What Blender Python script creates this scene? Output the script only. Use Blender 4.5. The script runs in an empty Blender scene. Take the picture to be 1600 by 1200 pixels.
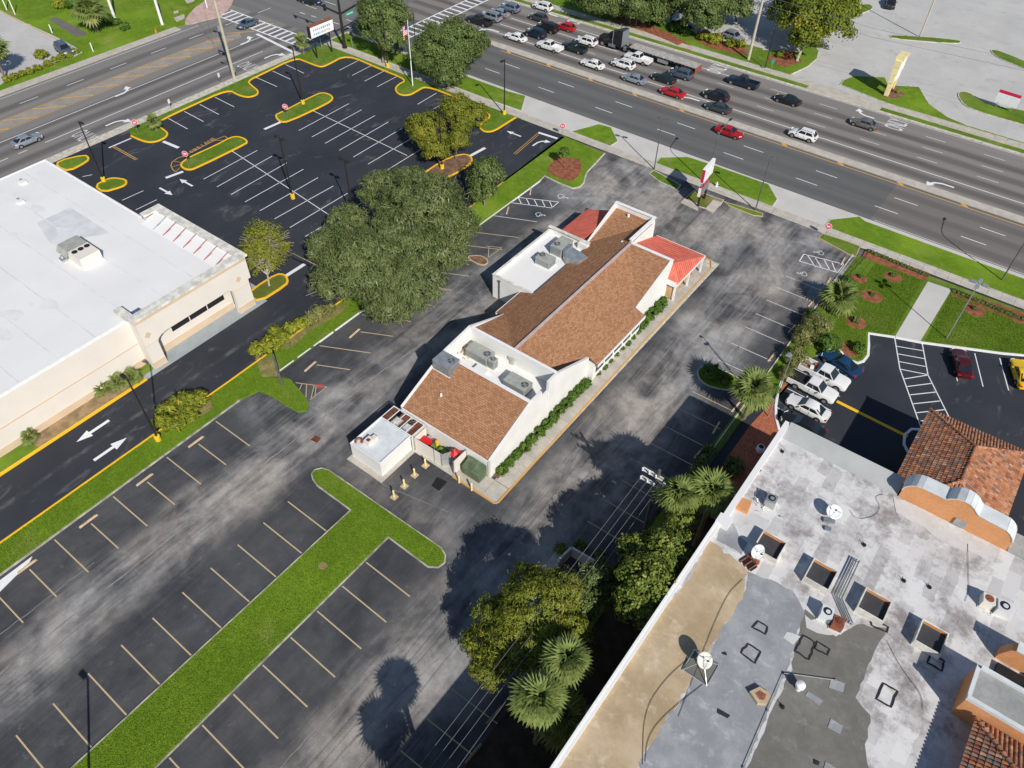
import bpy, bmesh, math, random
import numpy as np
from mathutils import Vector, Matrix
random.seed(7); RNG = np.random.default_rng(11)
SC = bpy.context.scene
COL = SC.collection
R = math.radians

# ---------------------------------------------------------------- camera, sky, sun, exposure
FPX, PIT, ROLL, ANG, CH = 1180.73, R(46.5785), R(1.23), R(36.1577), 62.0
_c, _s = math.cos(PIT), math.sin(PIT)
_R = Matrix(((1, 0, 0), (0, _s, -_c), (0, _c, _s)))
_Q = Matrix(((math.cos(ROLL), -math.sin(ROLL), 0), (math.sin(ROLL), math.cos(ROLL), 0), (0, 0, 1)))
_A = Matrix(((math.cos(ANG), -math.sin(ANG), 0), (math.sin(ANG), math.cos(ANG), 0), (0, 0, 1)))
CM = _A @ _R @ _Q
cam = bpy.data.objects.new('camera', bpy.data.cameras.new('camera'))
COL.objects.link(cam)
cam.data.sensor_width = 36.0
cam.data.lens = 36.0 * FPX / 1600.0
cam.data.clip_start = 0.5
cam.data.clip_end = 6000
cam.matrix_world = Matrix.Translation((0, 0, CH)) @ CM.to_4x4()
SC.camera = cam

SUN_EL = math.atan(1 / 1.32)
SUN_AZ = math.atan2(0.857, -0.515)
w = bpy.data.worlds.new("World"); SC.world = w; w.use_nodes = True
nt = w.node_tree
sky = nt.nodes.new('ShaderNodeTexSky'); sky.sky_type = 'NISHITA'; sky.sun_disc = False
sky.sun_elevation = SUN_EL; sky.sun_rotation = SUN_AZ
sky.air_density = 1.0; sky.dust_density = 0.3; sky.ozone_density = 2.0
nt.links.new(sky.outputs[0], nt.nodes['Background'].inputs['Color'])
nt.nodes['Background'].inputs['Strength'].default_value = 0.085
sl = bpy.data.lights.new('sun', 'SUN'); sl.energy = 4.8; sl.angle = R(0.5); sl.color = (1.0, 0.95, 0.87)
so = bpy.data.objects.new('sun', sl); COL.objects.link(so)
so.rotation_euler = Vector((-0.857 * 1.32, 0.515 * 1.32, -1)).to_track_quat('-Z', 'Y').to_euler()
so.location = (60, -40, 90)
SC.view_settings.view_transform = 'Standard'; SC.view_settings.look = 'None'
SC.view_settings.gamma = 1.0; SC.view_settings.use_curve_mapping = False
SC.view_settings.exposure = 0.0

# ---------------------------------------------------------------- helpers
def G(x, y, z=0.0):
    """pixel of the 1600x1200 photo -> world point at height z"""
    d = CM @ Vector(((x - 800) / FPX, -(y - 600) / FPX, -1.0))
    t = (z - CH) / d.z
    return (d.x * t, d.y * t)
def G3(x, y, z=0.0):
    a = G(x, y, z); return (a[0], a[1], z)
def GS(s, z=0.0, ox=0, oy=0, k=1.0):
    """'x,y x,y ...' -> list of world xy"""
    return [G(ox + float(a.split(',')[0]) / k, oy + float(a.split(',')[1]) / k, z) for a in s.split()]
def area(p):
    return sum(p[i - 1][0] * p[i][1] - p[i][0] * p[i - 1][1] for i in range(len(p))) / 2
def ccw(p):
    return list(p) if area(p) > 0 else list(p)[::-1]
def chaikin(p, n=2, closed=True):
    for _ in range(n):
        q = []
        m = len(p)
        rng = range(m) if closed else range(m - 1)
        if not closed: q.append(p[0])
        for i in rng:
            a, b = p[i], p[(i + 1) % m]
            q.append((a[0] * .75 + b[0] * .25, a[1] * .75 + b[1] * .25))
            q.append((a[0] * .25 + b[0] * .75, a[1] * .25 + b[1] * .75))
        if not closed: q.append(p[-1])
        p = q
    return p
def offset(p, d):
    """inset a ccw polygon by d"""
    out = []; n = len(p)
    for i in range(n):
        a, b, c = Vector(p[i - 1]), Vector(p[i]), Vector(p[(i + 1) % n])
        e1 = (b - a); e2 = (c - b)
        if e1.length < 1e-6 or e2.length < 1e-6: out.append(tuple(b)); continue
        e1.normalize(); e2.normalize()
        n1 = Vector((-e1.y, e1.x)); n2 = Vector((-e2.y, e2.x))
        m = n1 + n2
        if m.length < 1e-4: m = n1
        m.normalize(); k = max(0.35, m.dot(n1))
        out.append(tuple(b + m * (d / k)))
    return out

_ORG = {}
def org(o):
    v = Vector((0, 0, 0))
    while o is not None:
        v += o.location; o = o.parent
    return v

class MB:
    def __init__(s): s.v = []; s.f = []; s.m = []
    def add(s, vs, fs, m=0):
        o = len(s.v); s.v += [tuple(v) for v in vs]
        s.f += [tuple(i + o for i in f) for f in fs]; s.m += [m] * len(fs)
        return s
    def poly(s, pts, m=0): return s.add(pts, [tuple(range(len(pts)))], m)
    def box(s, x0, y0, z0, x1, y1, z1, m=0):
        if x0 > x1: x0, x1 = x1, x0
        if y0 > y1: y0, y1 = y1, y0
        if z0 > z1: z0, z1 = z1, z0
        return s.add([(x0, y0, z0), (x1, y0, z0), (x1, y1, z0), (x0, y1, z0), (x0, y0, z1), (x1, y0, z1), (x1, y1, z1), (x0, y1, z1)],
              [(0, 3, 2, 1), (4, 5, 6, 7), (0, 1, 5, 4), (1, 2, 6, 5), (2, 3, 7, 6), (3, 0, 4, 7)], m)
    def rbox(s, c, sz, rz=0.0, m=0, tap=1.0):
        """box centred in xy at c, standing on c.z, rotated by rz, top scaled by tap"""
        ca, sa = math.cos(rz), math.sin(rz); vs = []
        for z, k in ((0, 1.0), (sz[2], tap)):
            for sx, sy in ((-1, -1), (1, -1), (1, 1), (-1, 1)):
                x, y = sx * sz[0] / 2 * k, sy * sz[1] / 2 * k
                vs.append((c[0] + x * ca - y * sa, c[1] + x * sa + y * ca, c[2] + z))
        return s.add(vs, [(0, 3, 2, 1), (4, 5, 6, 7), (0, 1, 5, 4), (1, 2, 6, 5), (2, 3, 7, 6), (3, 0, 4, 7)], m)
    def prism(s, p, z0, z1, m=0, ms=None):
        p = ccw(p); n = len(p)
        z1f = z1 if callable(z1) else (lambda x, y: z1)
        vs = [(x, y, z0) for x, y in p] + [(x, y, z1f(x, y)) for x, y in p]
        s.add(vs, [tuple(range(n, 2 * n)), tuple(range(n - 1, -1, -1))], m)
        o = len(s.v) - 2 * n
        for i in range(n):
            j = (i + 1) % n
            s.f.append((o + i, o + j, o + n + j, o + n + i)); s.m.append(m if ms is None else ms)
        return s
    def ring(s, p, q, z0, z1, m=0):
        """wall between outer ccw polygon p and inner q (same count)"""
        n = len(p)
        vs = [(x, y, z) for z in (z0, z1) for pp in (p, q) for x, y in pp]
        fs = []
        for i in range(n):
            j = (i + 1) % n
            fs += [(2 * n + i, 2 * n + j, 3 * n + j, 3 * n + i), (i, j, 2 * n + j, 2 * n + i), (n + j, n + i, 3 * n + i, 3 * n + j)]
        return s.add(vs, fs, m)
    def tube(s, pts, r, n=8, m=0, cap=True):
        pts = [Vector(p) for p in pts]; k = len(pts)
        rs = r if isinstance(r, (list, tuple)) else [r] * k
        vs = []; up = Vector((0.13, 0.21, 1)).normalized()
        for i, p in enumerate(pts):
            d = (pts[min(i + 1, k - 1)] - pts[max(i - 1, 0)]).normalized()
            u = Vector((1, 0, 0)) if abs(d.z) > .98 else up
            a = d.cross(u).normalized(); b = d.cross(a)
            vs += [tuple(p + (a * math.cos(2 * math.pi * j / n) + b * math.sin(2 * math.pi * j / n)) * rs[i]) for j in range(n)]
        fs = [(i * n + j, i * n + (j + 1) % n, (i + 1) * n + (j + 1) % n, (i + 1) * n + j) for i in range(k - 1) for j in range(n)]
        if cap: fs += [tuple(range(n - 1, -1, -1)), tuple(range((k - 1) * n, k * n))]
        return s.add(vs, fs, m)
    def cyl(s, x, y, z0, z1, r, n=12, m=0, r2=None):
        return s.tube([(x, y, z0), (x, y, z1)], [r, r if r2 is None else r2], n, m)
    def xform(s, M):
        s.v = [tuple(M @ Vector(v)) for v in s.v]; return s
    def build(s, name, mats, parent=None, smooth=None):
        o = Vector((0, 0, 0)) if parent is None else org(parent)
        me = bpy.data.meshes.new(name)
        me.from_pydata([(v[0] - o.x, v[1] - o.y, v[2] - o.z) for v in s.v], [], s.f)
        if not isinstance(mats, (list, tuple)): mats = [mats]
        for m in mats: me.materials.append(m)
        if len(mats) > 1: me.polygons.foreach_set('material_index', s.m)
        bm = bmesh.new(); bm.from_mesh(me); bmesh.ops.recalc_face_normals(bm, faces=bm.faces); bm.to_mesh(me); bm.free()
        if smooth is not None:
            me.polygons.foreach_set('use_smooth', [True] * len(me.polygons))
            me.set_sharp_from_angle(angle=R(smooth))
        ob = bpy.data.objects.new(name, me); COL.objects.link(ob)
        if parent is not None: ob.parent = parent
        return ob

def thing(name, label, cat, loc=(0, 0, 0), rz=0.0, group=None):
    o = bpy.data.objects.new(name, None); COL.objects.link(o)
    o.empty_display_size = 0.3
    o.location = loc; o.rotation_euler = (0, 0, rz)
    o['label'] = label; o['category'] = cat
    if group: o['group'] = group
    return o
def tag(o, label, cat, group=None):
    o['label'] = label; o['category'] = cat
    if group: o['group'] = group
    return o
def struct(o): o['kind'] = 'structure'; return o
def stuff(o): o['kind'] = 'stuff'; return o
def dup(root, loc, rz=None, label=None, group=None, scale=None):
    r = root.copy(); COL.objects.link(r); r.location = loc
    if rz is not None: r.rotation_euler = (0, 0, rz)
    if scale: r.scale = (scale,) * 3
    if label: r['label'] = label
    if group: r['group'] = group
    for ch in list(root.children):
        c = ch.copy(); COL.objects.link(c); c.parent = r
        for g in ch.children:
            d = g.copy(); COL.objects.link(d); d.parent = c
    return r
def inst(me, name, parent, loc=(0, 0, 0), rot=(0, 0, 0), scale=None):
    o = bpy.data.objects.new(name, me); COL.objects.link(o); o.parent = parent
    o.location = loc; o.rotation_euler = rot
    if scale is not None: o.scale = scale if isinstance(scale, (tuple, list)) else (scale,) * 3
    return o

# ---------------------------------------------------------------- materials
class NT:
    def __init__(s, name):
        s.mat = bpy.data.materials.new(name); s.mat.use_nodes = True
        s.t = s.mat.node_tree; s.b = s.t.nodes['Principled BSDF']
    def n(s, typ, **kw):
        nd = s.t.nodes.new(typ)
        for k, v in kw.items(): setattr(nd, k, v)
        return nd
    def link(s, a, b): s.t.links.new(a, b)
    def pos(s):
        return s.n('ShaderNodeNewGeometry').outputs['Position']
    def sv(s, sock, v):
        if hasattr(v, 'is_output'): s.link(v, sock)
        else: sock.default_value = v
    def noise(s, scale, detail=4, rough=.55, vec=None, dist=0.0):
        nd = s.n('ShaderNodeTexNoise'); nd.inputs['Scale'].default_value = scale
        nd.inputs['Detail'].default_value = detail; nd.inputs['Roughness'].default_value = rough
        nd.inputs['Distortion'].default_value = dist
        s.link(vec if vec is not None else s.pos(), nd.inputs['Vector'])
        return nd.outputs['Fac']
    def ramp(s, fac, a, b, ca=0.0, cb=1.0):
        nd = s.n('ShaderNodeMapRange'); nd.interpolation_type = 'SMOOTHSTEP'
        s.sv(nd.inputs['Value'], fac)
        nd.inputs['From Min'].default_value = a; nd.inputs['From Max'].default_value = b
        nd.inputs['To Min'].default_value = ca; nd.inputs['To Max'].default_value = cb
        return nd.outputs[0]
    def math(s, op, a, b=None, c=None):
        nd = s.n('ShaderNodeMath', operation=op); s.sv(nd.inputs[0], a)
        if b is not None: s.sv(nd.inputs[1], b)
        if c is not None: s.sv(nd.inputs[2], c)
        return nd.outputs[0]
    def mix(s, fac, a, b):
        nd = s.n('ShaderNodeMix', data_type='RGBA'); s.sv(nd.inputs[0], fac)
        for sock, v in ((nd.inputs[6], a), (nd.inputs[7], b)):
            if hasattr(v, 'is_output'): s.link(v, sock)
            else: sock.default_value = (*v[:3], 1)
        return nd.outputs[2]
    def map(s, scale=(1, 1, 1), rot=(0, 0, 0), loc=(0, 0, 0), vec=None):
        nd = s.n('ShaderNodeMapping'); s.link(vec if vec is not None else s.pos(), nd.inputs[0])
        nd.inputs['Scale'].default_value = scale; nd.inputs['Rotation'].default_value = rot; nd.inputs['Location'].default_value = loc
        return nd.outputs[0]
    def xyz(s, vec=None):
        nd = s.n('ShaderNodeSeparateXYZ'); s.link(vec if vec is not None else s.pos(), nd.inputs[0])
        return nd.outputs
    def bump(s, h, strength=.3, dist=.05):
        nd = s.n('ShaderNodeBump'); nd.inputs['Strength'].default_value = strength; nd.inputs['Distance'].default_value = dist
        s.link(h, nd.inputs['Height']); s.link(nd.outputs[0], s.b.inputs['Normal'])
    def done(s, col, rough=.8, metal=0.0, spec=.3):
        if hasattr(col, 'is_output'): s.link(col, s.b.inputs['Base Color'])
        else: s.b.inputs['Base Color'].default_value = (*col[:3], 1)
        s.sv(s.b.inputs['Roughness'], rough); s.b.inputs['Metallic'].default_value = metal
        s.b.inputs['Specular IOR Level'].default_value = spec
        return s.mat
ORD = 'first second third fourth fifth sixth seventh eighth ninth tenth eleventh twelfth thirteenth fourteenth fifteenth sixteenth seventeenth eighteenth nineteenth twentieth'.split()
def sc(c, k): return tuple(min(1, x * k) for x in c)
def simple(name, col, rough=.7, var=.12, scale=1.2, metal=0.0, spec=.3, fine=None, bump=0.0):
    t = NT(name)
    f = t.ramp(t.noise(scale, 5), .3, .7)
    c = t.mix(f, sc(col, 1 - var), sc(col, 1 + var))
    if fine:
        g = t.ramp(t.noise(fine, 2), .35, .65)
        c = t.mix(g, t.mix(.28, c, sc(col, .6)), c)
        if bump: t.bump(t.noise(fine, 2), bump, .03)
    return t.done(c, rough, metal, spec)
def paintmat(name, col, wear=.25, base=(.04, .04, .045)):
    t = NT(name)
    f = t.ramp(t.noise(2.2, 6, .7), .55 + .25 * (1 - wear), .75 + .25 * (1 - wear), 0, .8)
    g = t.ramp(t.noise(.6, 3), .3, .7, .86, 1.0)
    c = t.mix(f, t.mix(g, sc(col, .8), col), base)
    return t.done(c, .7)
M = {}
M['white_paint'] = paintmat('white road paint', (.78, .78, .8), .12)
M['worn_white'] = paintmat('worn white paint', (.6, .6, .6), .55, (.09, .09, .09))
M['orange_paint'] = paintmat('worn yellow paint', (.62, .34, .09), .35)
M['tan_paint'] = paintmat('faded tan stripe paint', (.52, .41, .25), .45)
M['yellow_kerb'] = paintmat('yellow kerb paint', (.88, .50, .02), .12, (.35, .3, .22))
M['concrete'] = simple('concrete', (.50, .46, .40), .85, .12, .8, fine=6)
M['apron'] = simple('pale concrete apron', (.54, .52, .49), .85, .06, .25)
M['kerb'] = simple('kerb concrete', (.56, .52, .44), .85, .25, 1.5, fine=9)
M['kerb_old'] = simple('worn kerb concrete', (.40, .375, .32), .9, .45, .9, fine=5)
M['white_kerb'] = simple('white painted kerb', (.8, .8, .8), .6, .06, 1.5)
M['white_wall'] = simple('white stucco wall', (.76, .75, .72), .8, .05, .5)
M['white_roof'] = simple('white membrane roof', (.76, .75, .74), .6, .03, .18)
M['cream_wall'] = simple('cream stucco', (.72, .665, .60), .85, .03, .4)
M['tan_band'] = simple('tan painted band', (.62, .48, .34), .8, .05, .5)
M['parapet'] = simple('weathered white coping', (.68, .66, .60), .7, .25, 1.1, fine=7)
M['metal'] = simple('galvanised steel', (.45, .47, .48), .45, .15, 1.5, .6)
M['ac'] = simple('air conditioner paint', (.42, .43, .38), .5, .12, 1.6, .2)
M['ac_fin'] = simple('condenser fins', (.25, .28, .30), .5, .25, 9, .4)
M['dark'] = simple('dark opening', (.015, .015, .017), .7, .2, 4)
M['bronze'] = simple('dark bronze pole paint', (.028, .022, .02), .5, .2, 2)
M['greypole'] = simple('weathered grey pole', (.11, .11, .1), .6, .2, 2)
M['lens'] = simple('lamp lens', (.55, .55, .52), .3, .1, 3)
M['white_metal'] = simple('white painted metal', (.8, .8, .8), .45, .05, 2)
M['rust'] = simple('rusty red lattice', (.17, .055, .03), .8, .35, 2.0, fine=7)
M['rust_red'] = simple('rusted steel', (.26, .09, .05), .8, .35, 5)
M['red'] = simple('red plastic', (.6, .015, .02), .45, .1, 3)
M['yellow'] = simple('yellow plastic', (.75, .5, .03), .5, .1, 3)
M['green_cloth'] = simple('green tarpaulin', (.10, .19, .04), .7, .45, 2.2)
M['dumpster'] = simple('olive green steel', (.12, .16, .09), .6, .25, 1.4, fine=5)
M['mulch_red'] = simple('red mulch', (.27, .095, .05), .95, .35, 1.5, fine=7, bump=.6)
M['mulch'] = simple('brown mulch', (.2, .115, .07), .95, .35, 1.2, fine=6, bump=.6)
M['soil'] = simple('dark leaf litter', (.05, .04, .025), .95, .4, .8, fine=5)
M['dry'] = simple('dry grass and dirt', (.3, .21, .11), .95, .35, .9, fine=5)
M['bark'] = simple('grey brown bark', (.2, .16, .12), .9, .3, 3, fine=9)
M['pale_bark'] = simple('pale bark', (.36, .32, .27), .9, .2, 3)
M['wood'] = simple('weathered timber pole', (.3, .22, .14), .85, .2, 2)
M['conc_pole'] = simple('concrete pole', (.47, .42, .33), .8, .1, 1.2)
M['orange_stucco'] = simple('orange stucco', (.68, .32, .14), .85, .07, .6, fine=5)
M['coping'] = simple('pale blue grey coping', (.62, .65, .66), .5, .08, 1.2)
M['greyroof'] = simple('grey membrane', (.33, .33, .32), .8, .15, .4, fine=4)
M['stone'] = simple('tan stone veneer', (.5, .34, .18), .8, .25, 3)
M['tyre'] = simple('tyre rubber', (.02, .02, .02), .8, .1, 4)
M['rim'] = simple('alloy rim', (.5, .5, .5), .35, .1, 8, .7)
M['glass'] = NT('tinted car glass').done((.012, .018, .024), .06, 0, .6)
M['chrome'] = NT('chrome').done((.6, .6, .62), .2, .9, .5)
M['taillight'] = NT('tail light').done((.45, .01, .012), .25, 0, .5)
M['headlight'] = NT('head light').done((.75, .78, .8), .15, 0, .6)
M['black_plastic'] = simple('black plastic', (.02, .02, .021), .6, .1, 3)
M['sign_red'] = simple('sign red', (.6, .02, .07), .4, .05, 3)
M['sign_green'] = simple('sign green', (.01, .33, .22), .4, .05, 3)
M['sign_white'] = simple('sign white face', (.82, .82, .85), .4, .04, 2)
M['sign_ink'] = simple('faded sign lettering', (.35, .42, .45), .5, .1, 3)
M['cream_sign'] = simple('cream sign cladding', (.8, .68, .36), .5, .08, .6)
M['wire'] = simple('overhead wire', (.2, .2, .22), .5, .1, 3)
M['slab'] = M['concrete']
def carpaint(name, col, metal=.0):
    t = NT(name); t.b.inputs['Coat Weight'].default_value = .6; t.b.inputs['Coat Roughness'].default_value = .06
    g = t.ramp(t.noise(1.5, 3), .3, .7)
    return t.done(t.mix(g, sc(col, .93), col), .38, metal, .4)

def asphalt_old():
    """sealed stalls are near black, the drive lanes are scuffed grey and cloudy"""
    t = NT('old sealed asphalt')
    px, py, pz = t.xyz()
    wob = t.math('MULTIPLY', t.math('SUBTRACT', t.noise(.11, 3), .5), 6.0)
    def lane(axis, c, half, soft):
        d = t.math('ABSOLUTE', t.math('SUBTRACT', t.math('ADD', axis, wob), c))
        return t.ramp(d, half, half + soft, 1.0, 0.0)
    l1 = lane(px, -47.6, 1.6, 3.6)                       # aisle left of the restaurant
    l2 = lane(px, -20.5, 2.0, 4.5)                       # aisle on the right
    l3 = t.math('MULTIPLY', lane(py, 88.5, 4.5, 6.0), t.ramp(px, -57, -50, .2, 1))    # aisle before the street
    l4 = t.math('MULTIPLY', lane(py, 28.5, .8, 3.0), .45)
    north = t.ramp(py, 24, 60, .0, 1.0)
    lanes = t.math('MAXIMUM', t.math('MAXIMUM', l1, l2), t.math('MAXIMUM', l3, l4))
    cl = t.noise(.13, 6, .55, t.map((1.2, .7, 1)), .5)
    cloud = t.ramp(cl, .40, .60)
    strk = t.ramp(t.noise(1.0, 5, .6, t.map((2.6, .10, 1), (0, 0, .03))), .42, .68)
    puff = t.ramp(t.noise(.42, 5, .6, None, .4), .35, .68)
    fine = t.ramp(t.noise(1.3, 6, .65), .3, .75)
    arcs = t.ramp(t.noise(.12, 2, .45, t.map((2.0, .5, 1), (0, 0, .4)), 2.5), .44, .60)
    swirl = t.math('ADD', t.math('ADD', t.math('MULTIPLY', cloud, .58), t.math('MULTIPLY', puff, .34)), t.math('MULTIPLY', t.math('MAXIMUM', arcs, strk), .3))
    amt = t.math('MULTIPLY', t.math('MULTIPLY_ADD', lanes, .84, .14), t.math('MULTIPLY_ADD', swirl, .95, .08))
    amt = t.math('MULTIPLY', amt, t.math('MULTIPLY_ADD', fine, .3, .75))
    stall = t.mix(t.ramp(t.noise(.25, 5), .35, .7), (.031, .035, .044), (.052, .055, .063))
    stall = t.mix(t.math('MULTIPLY', t.ramp(t.noise(.8, 8, .78), .56, .74), .55), stall, (.19, .19, .2))
    stall = t.mix(t.ramp(t.noise(.55, 3, .5), .66, .74, 0, .6), stall, (.014, .015, .018))
    warm = t.mix(t.ramp(t.noise(.07, 3), .35, .65), (.37, .362, .355), (.41, .37, .33))
    c = t.mix(amt, stall, warm)
    spk = t.ramp(t.noise(14, 2), .3, .75, .82, 1.15)
    mm = t.n('ShaderNodeMix', data_type='RGBA', blend_type='MULTIPLY'); mm.inputs[0].default_value = 1
    t.link(c, mm.inputs[6]); t.link(spk, mm.inputs[7])
    t.bump(t.noise(9, 3), .25, .02)
    return t.done(mm.outputs[2], .82, 0, .25)
def asphalt_new():
    t = NT('fresh black asphalt')
    c = t.mix(t.ramp(t.noise(.12, 5), .3, .7), (.028, .032, .041), (.040, .044, .054))
    dust = t.math('MULTIPLY', t.ramp(t.noise(.22, 7, .7, t.map((1.6, .7, 1), (0, 0, .35)), 1.2), .56, .72), .42)
    c = t.mix(dust, c, (.21, .21, .21))
    px, py, pz = t.xyz()
    mid = t.math('ABSOLUTE', t.math('ADD', t.math('ADD', px, 63.4), t.math('MULTIPLY', t.noise(.2, 3), .5)))
    lane = t.math('MULTIPLY', t.ramp(mid, .0, .5, 1, 0), t.ramp(t.noise(.3, 5, .7), .45, .7, .05, .6))
    lane = t.math('MULTIPLY', lane, t.ramp(py, 36, 44, 1, 0))
    c = t.mix(lane, c, (.2, .2, .2))
    t.bump(t.noise(9, 3), .2, .02)
    return t.done(c, .8, 0, .25)
def road_mat(name, axis, c0, c1, centres, half=.9, dark=.45):
    """worn road: tyre-darkened bands along the lane centres"""
    t = NT(name)
    px, py, pz = t.xyz()
    ax = py if axis == 'y' else px
    streak = t.noise(.5, 5, .6, t.map((.04, 1.2, 1) if axis == 'y' else (1.2, .04, 1)))
    c = t.mix(t.ramp(streak, .3, .7), c0, c1)
    band = None
    for cc in centres:
        d = t.math('ABSOLUTE', t.math('SUBTRACT', t.math('ADD', ax, t.math('MULTIPLY', t.math('SUBTRACT', t.noise(.06, 2), .5), 1.2)), cc))
        b = t.ramp(d, half * .35, half * 1.5, 1, 0)
        band = b if band is None else t.math('MAXIMUM', band, b)
    if band is not None:
        f = t.math('MULTIPLY', band, t.ramp(streak, .2, .8, dark * .6, dark * 1.3))
        c = t.mix(f, c, sc(c0, .32))
    spk = t.ramp(t.noise(7, 3), .3, .75, .88, 1.1)
    mm = t.n('ShaderNodeMix', data_type='RGBA', blend_type='MULTIPLY'); mm.inputs[0].default_value = 1
    t.link(c, mm.inputs[6]); t.link(spk, mm.inputs[7])
    return t.done(mm.outputs[2], .85, 0, .2)
def grass_mat(name, a, b, dry=(.24, .2, .09), dryamt=.25):
    t = NT(name)
    c = t.mix(t.ramp(t.noise(.35, 5, .6), .3, .7), a, b)
    c = t.mix(t.ramp(t.noise(1.1, 5, .7), .3, .75), sc(a, .8), c)
    c = t.mix(t.math('MULTIPLY', t.ramp(t.noise(.09, 3), .45, .7), .5), c, sc(b, 1.25))
    c = t.mix(t.math('MULTIPLY', t.ramp(t.noise(.16, 4), .52, .78), dryamt), c, dry)
    c = t.mix(t.ramp(t.noise(9, 3, .7), .3, .7), t.mix(.4, c, sc(a, .5)), c)
    t.bump(t.noise(7, 4, .7), .6, .08)
    return t.done(c, .95, 0, .1)
def shingle_mat(name, axis):
    """architectural shingles; courses run along the eave"""
    t = NT(name)
    px, py, pz = t.xyz()
    cmb = t.n('ShaderNodeCombineXYZ')
    t.link(py if axis == 'x' else px, cmb.inputs[0]); t.link(px if axis == 'x' else py, cmb.inputs[1])
    br = t.n('ShaderNodeTexBrick'); t.link(cmb.outputs[0], br.inputs['Vector'])
    br.inputs['Scale'].default_value = 1.0; br.inputs['Brick Width'].default_value = .42; br.inputs['Row Height'].default_value = .21
    br.inputs['Mortar Size'].default_value = .022; br.inputs['Mortar Smooth'].default_value = .3; br.inputs['Bias'].default_value = -.1
    br.inputs['Color1'].default_value = (.315, .15, .08, 1); br.inputs['Color2'].default_value = (.47, .25, .135, 1); br.inputs['Mortar'].default_value = (.17, .085, .048, 1)
    c = t.mix(t.ramp(t.noise(3.4, 3), .4, .75, 0, .45), br.outputs['Color'], (.48, .27, .145))
    c = t.mix(t.ramp(t.noise(.22, 5), .45, .8, 0, .35), c, (.26, .145, .09))
    t.bump(br.outputs['Fac'], .25, -.02)
    return t.done(c, .95, 0, .1)
def mall_roof_mat():
    t = NT('stained aluminium roof coating')
    blot = t.ramp(t.noise(.27, 10, .8, None, .0), .44, .66)
    c = t.mix(blot, (.70, .69, .68), (.30, .27, .265))
    c = t.mix(t.math('MULTIPLY', t.ramp(t.noise(1.6, 9, .85), .55, .70), .7), c, (.17, .155, .145))
    c = t.mix(t.math('MULTIPLY', t.ramp(t.noise(.5, 4, .6, t.map((1, 1, 1), (0, 0, 0), (30, 9, 0))), .55, .72), .8), c, (.66, .65, .64))
    br = t.n('ShaderNodeTexBrick'); nz = t.n('ShaderNodeTexNoise'); nz.inputs['Scale'].default_value = 1.3; t.link(t.pos(), nz.inputs['Vector'])
    va = t.n('ShaderNodeVectorMath', operation='MULTIPLY_ADD'); t.link(nz.outputs['Color'], va.inputs[0]); va.inputs[1].default_value = (.35, .35, 0); t.link(t.pos(), va.inputs[2])
    t.link(t.map((1, 1, 1), (0, 0, 1.5708), vec=va.outputs[0]), br.inputs['Vector'])
    br.inputs['Scale'].default_value = 1.0; br.inputs['Brick Width'].default_value = 2.6; br.inputs['Row Height'].default_value = .98
    br.inputs['Mortar Size'].default_value = .03; br.inputs['Mortar Smooth'].default_value = 1; br.inputs['Bias'].default_value = .2
    br.inputs['Color1'].default_value = (.6, .58, .58, 1); br.inputs['Color2'].default_value = (1, 1, 1, 1); br.inputs['Mortar'].default_value = (1, 1, 1, 1)
    mm = t.n('ShaderNodeMix', data_type='RGBA', blend_type='MULTIPLY'); mm.inputs[0].default_value = .9
    t.link(c, mm.inputs[6]); t.link(br.outputs['Color'], mm.inputs[7])
    return t.done(mm.outputs[2], .55, 0, .4)
def stain_mat(name, a, b, s=.4, c2=None):
    t = NT(name)
    c = t.mix(t.ramp(t.noise(s, 9, .72, None, .15), .35, .7), a, b)
    if c2: c = t.mix(t.math('MULTIPLY', t.ramp(t.noise(s * 2.6, 8, .74, None, .3), .52, .72), .7), c, c2)
    return t.done(c, .75, 0, .3)
def leaf_mat(name, dark, light, alt=None, trans=.25):
    t = NT(name)
    at = t.n('ShaderNodeAttribute', attribute_name='tint')
    c = t.mix(at.outputs['Fac'], dark, light)
    if alt: c = t.mix(t.ramp(at.outputs['Fac'], .72, .95, 0, .85), c, alt)
    t.done(c, .6, 0, .25)
    tr = t.n('ShaderNodeBsdfTranslucent'); t.link(c, tr.inputs[0])
    ms = t.n('ShaderNodeMixShader'); ms.inputs[0].default_value = trans
    out = t.t.nodes['Material Output']
    t.link(t.b.outputs[0], ms.inputs[1]); t.link(tr.outputs[0], ms.inputs[2]); t.link(ms.outputs[0], out.inputs[0])
    return t.mat
M['asphalt_old'] = asphalt_old(); M['asphalt_new'] = asphalt_new()
M['road_near'] = road_mat('newer road asphalt', 'y', (.125, .124, .124), (.15, .147, .145), (107, 111, 115), .8, .22)
M['road_far'] = road_mat('older worn road', 'y', (.21, .192, .18), (.25, .232, .215), (121.6, 125.3, 129.2, 132.9), 1.0, .62)
M['road_b'] = road_mat('side road asphalt', 'x', (.2, .19, .18), (.235, .222, .21), (-122.6, -126.8, -130.2, -140.6), 1.0, .55)
M['road_x'] = road_mat('junction asphalt', 'y', (.155, .151, .148), (.19, .184, .178), (), .8, .2)
M['lot_grey'] = stain_mat('bleached parking lot', (.46, .45, .435), (.53, .52, .5), .12, (.35, .34, .33))
M['patch'] = stain_mat('asphalt patch', (.14, .13, .12), (.18, .165, .15), .5)
M['grass'] = grass_mat('mown grass', (.14, .245, .018), (.22, .335, .026), (.42, .38, .13), .6)
M['grass_b'] = grass_mat('verge grass', (.115, .205, .02), (.185, .285, .03), (.38, .34, .13), .5)
M['grass_dry'] = grass_mat('patchy grass', (.13, .17, .03), (.21, .215, .05), (.38, .28, .16), .9)
M['shingle_x'] = shingle_mat('brown shingles across', 'x'); M['shingle_y'] = shingle_mat('brown shingles along', 'y')
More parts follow.
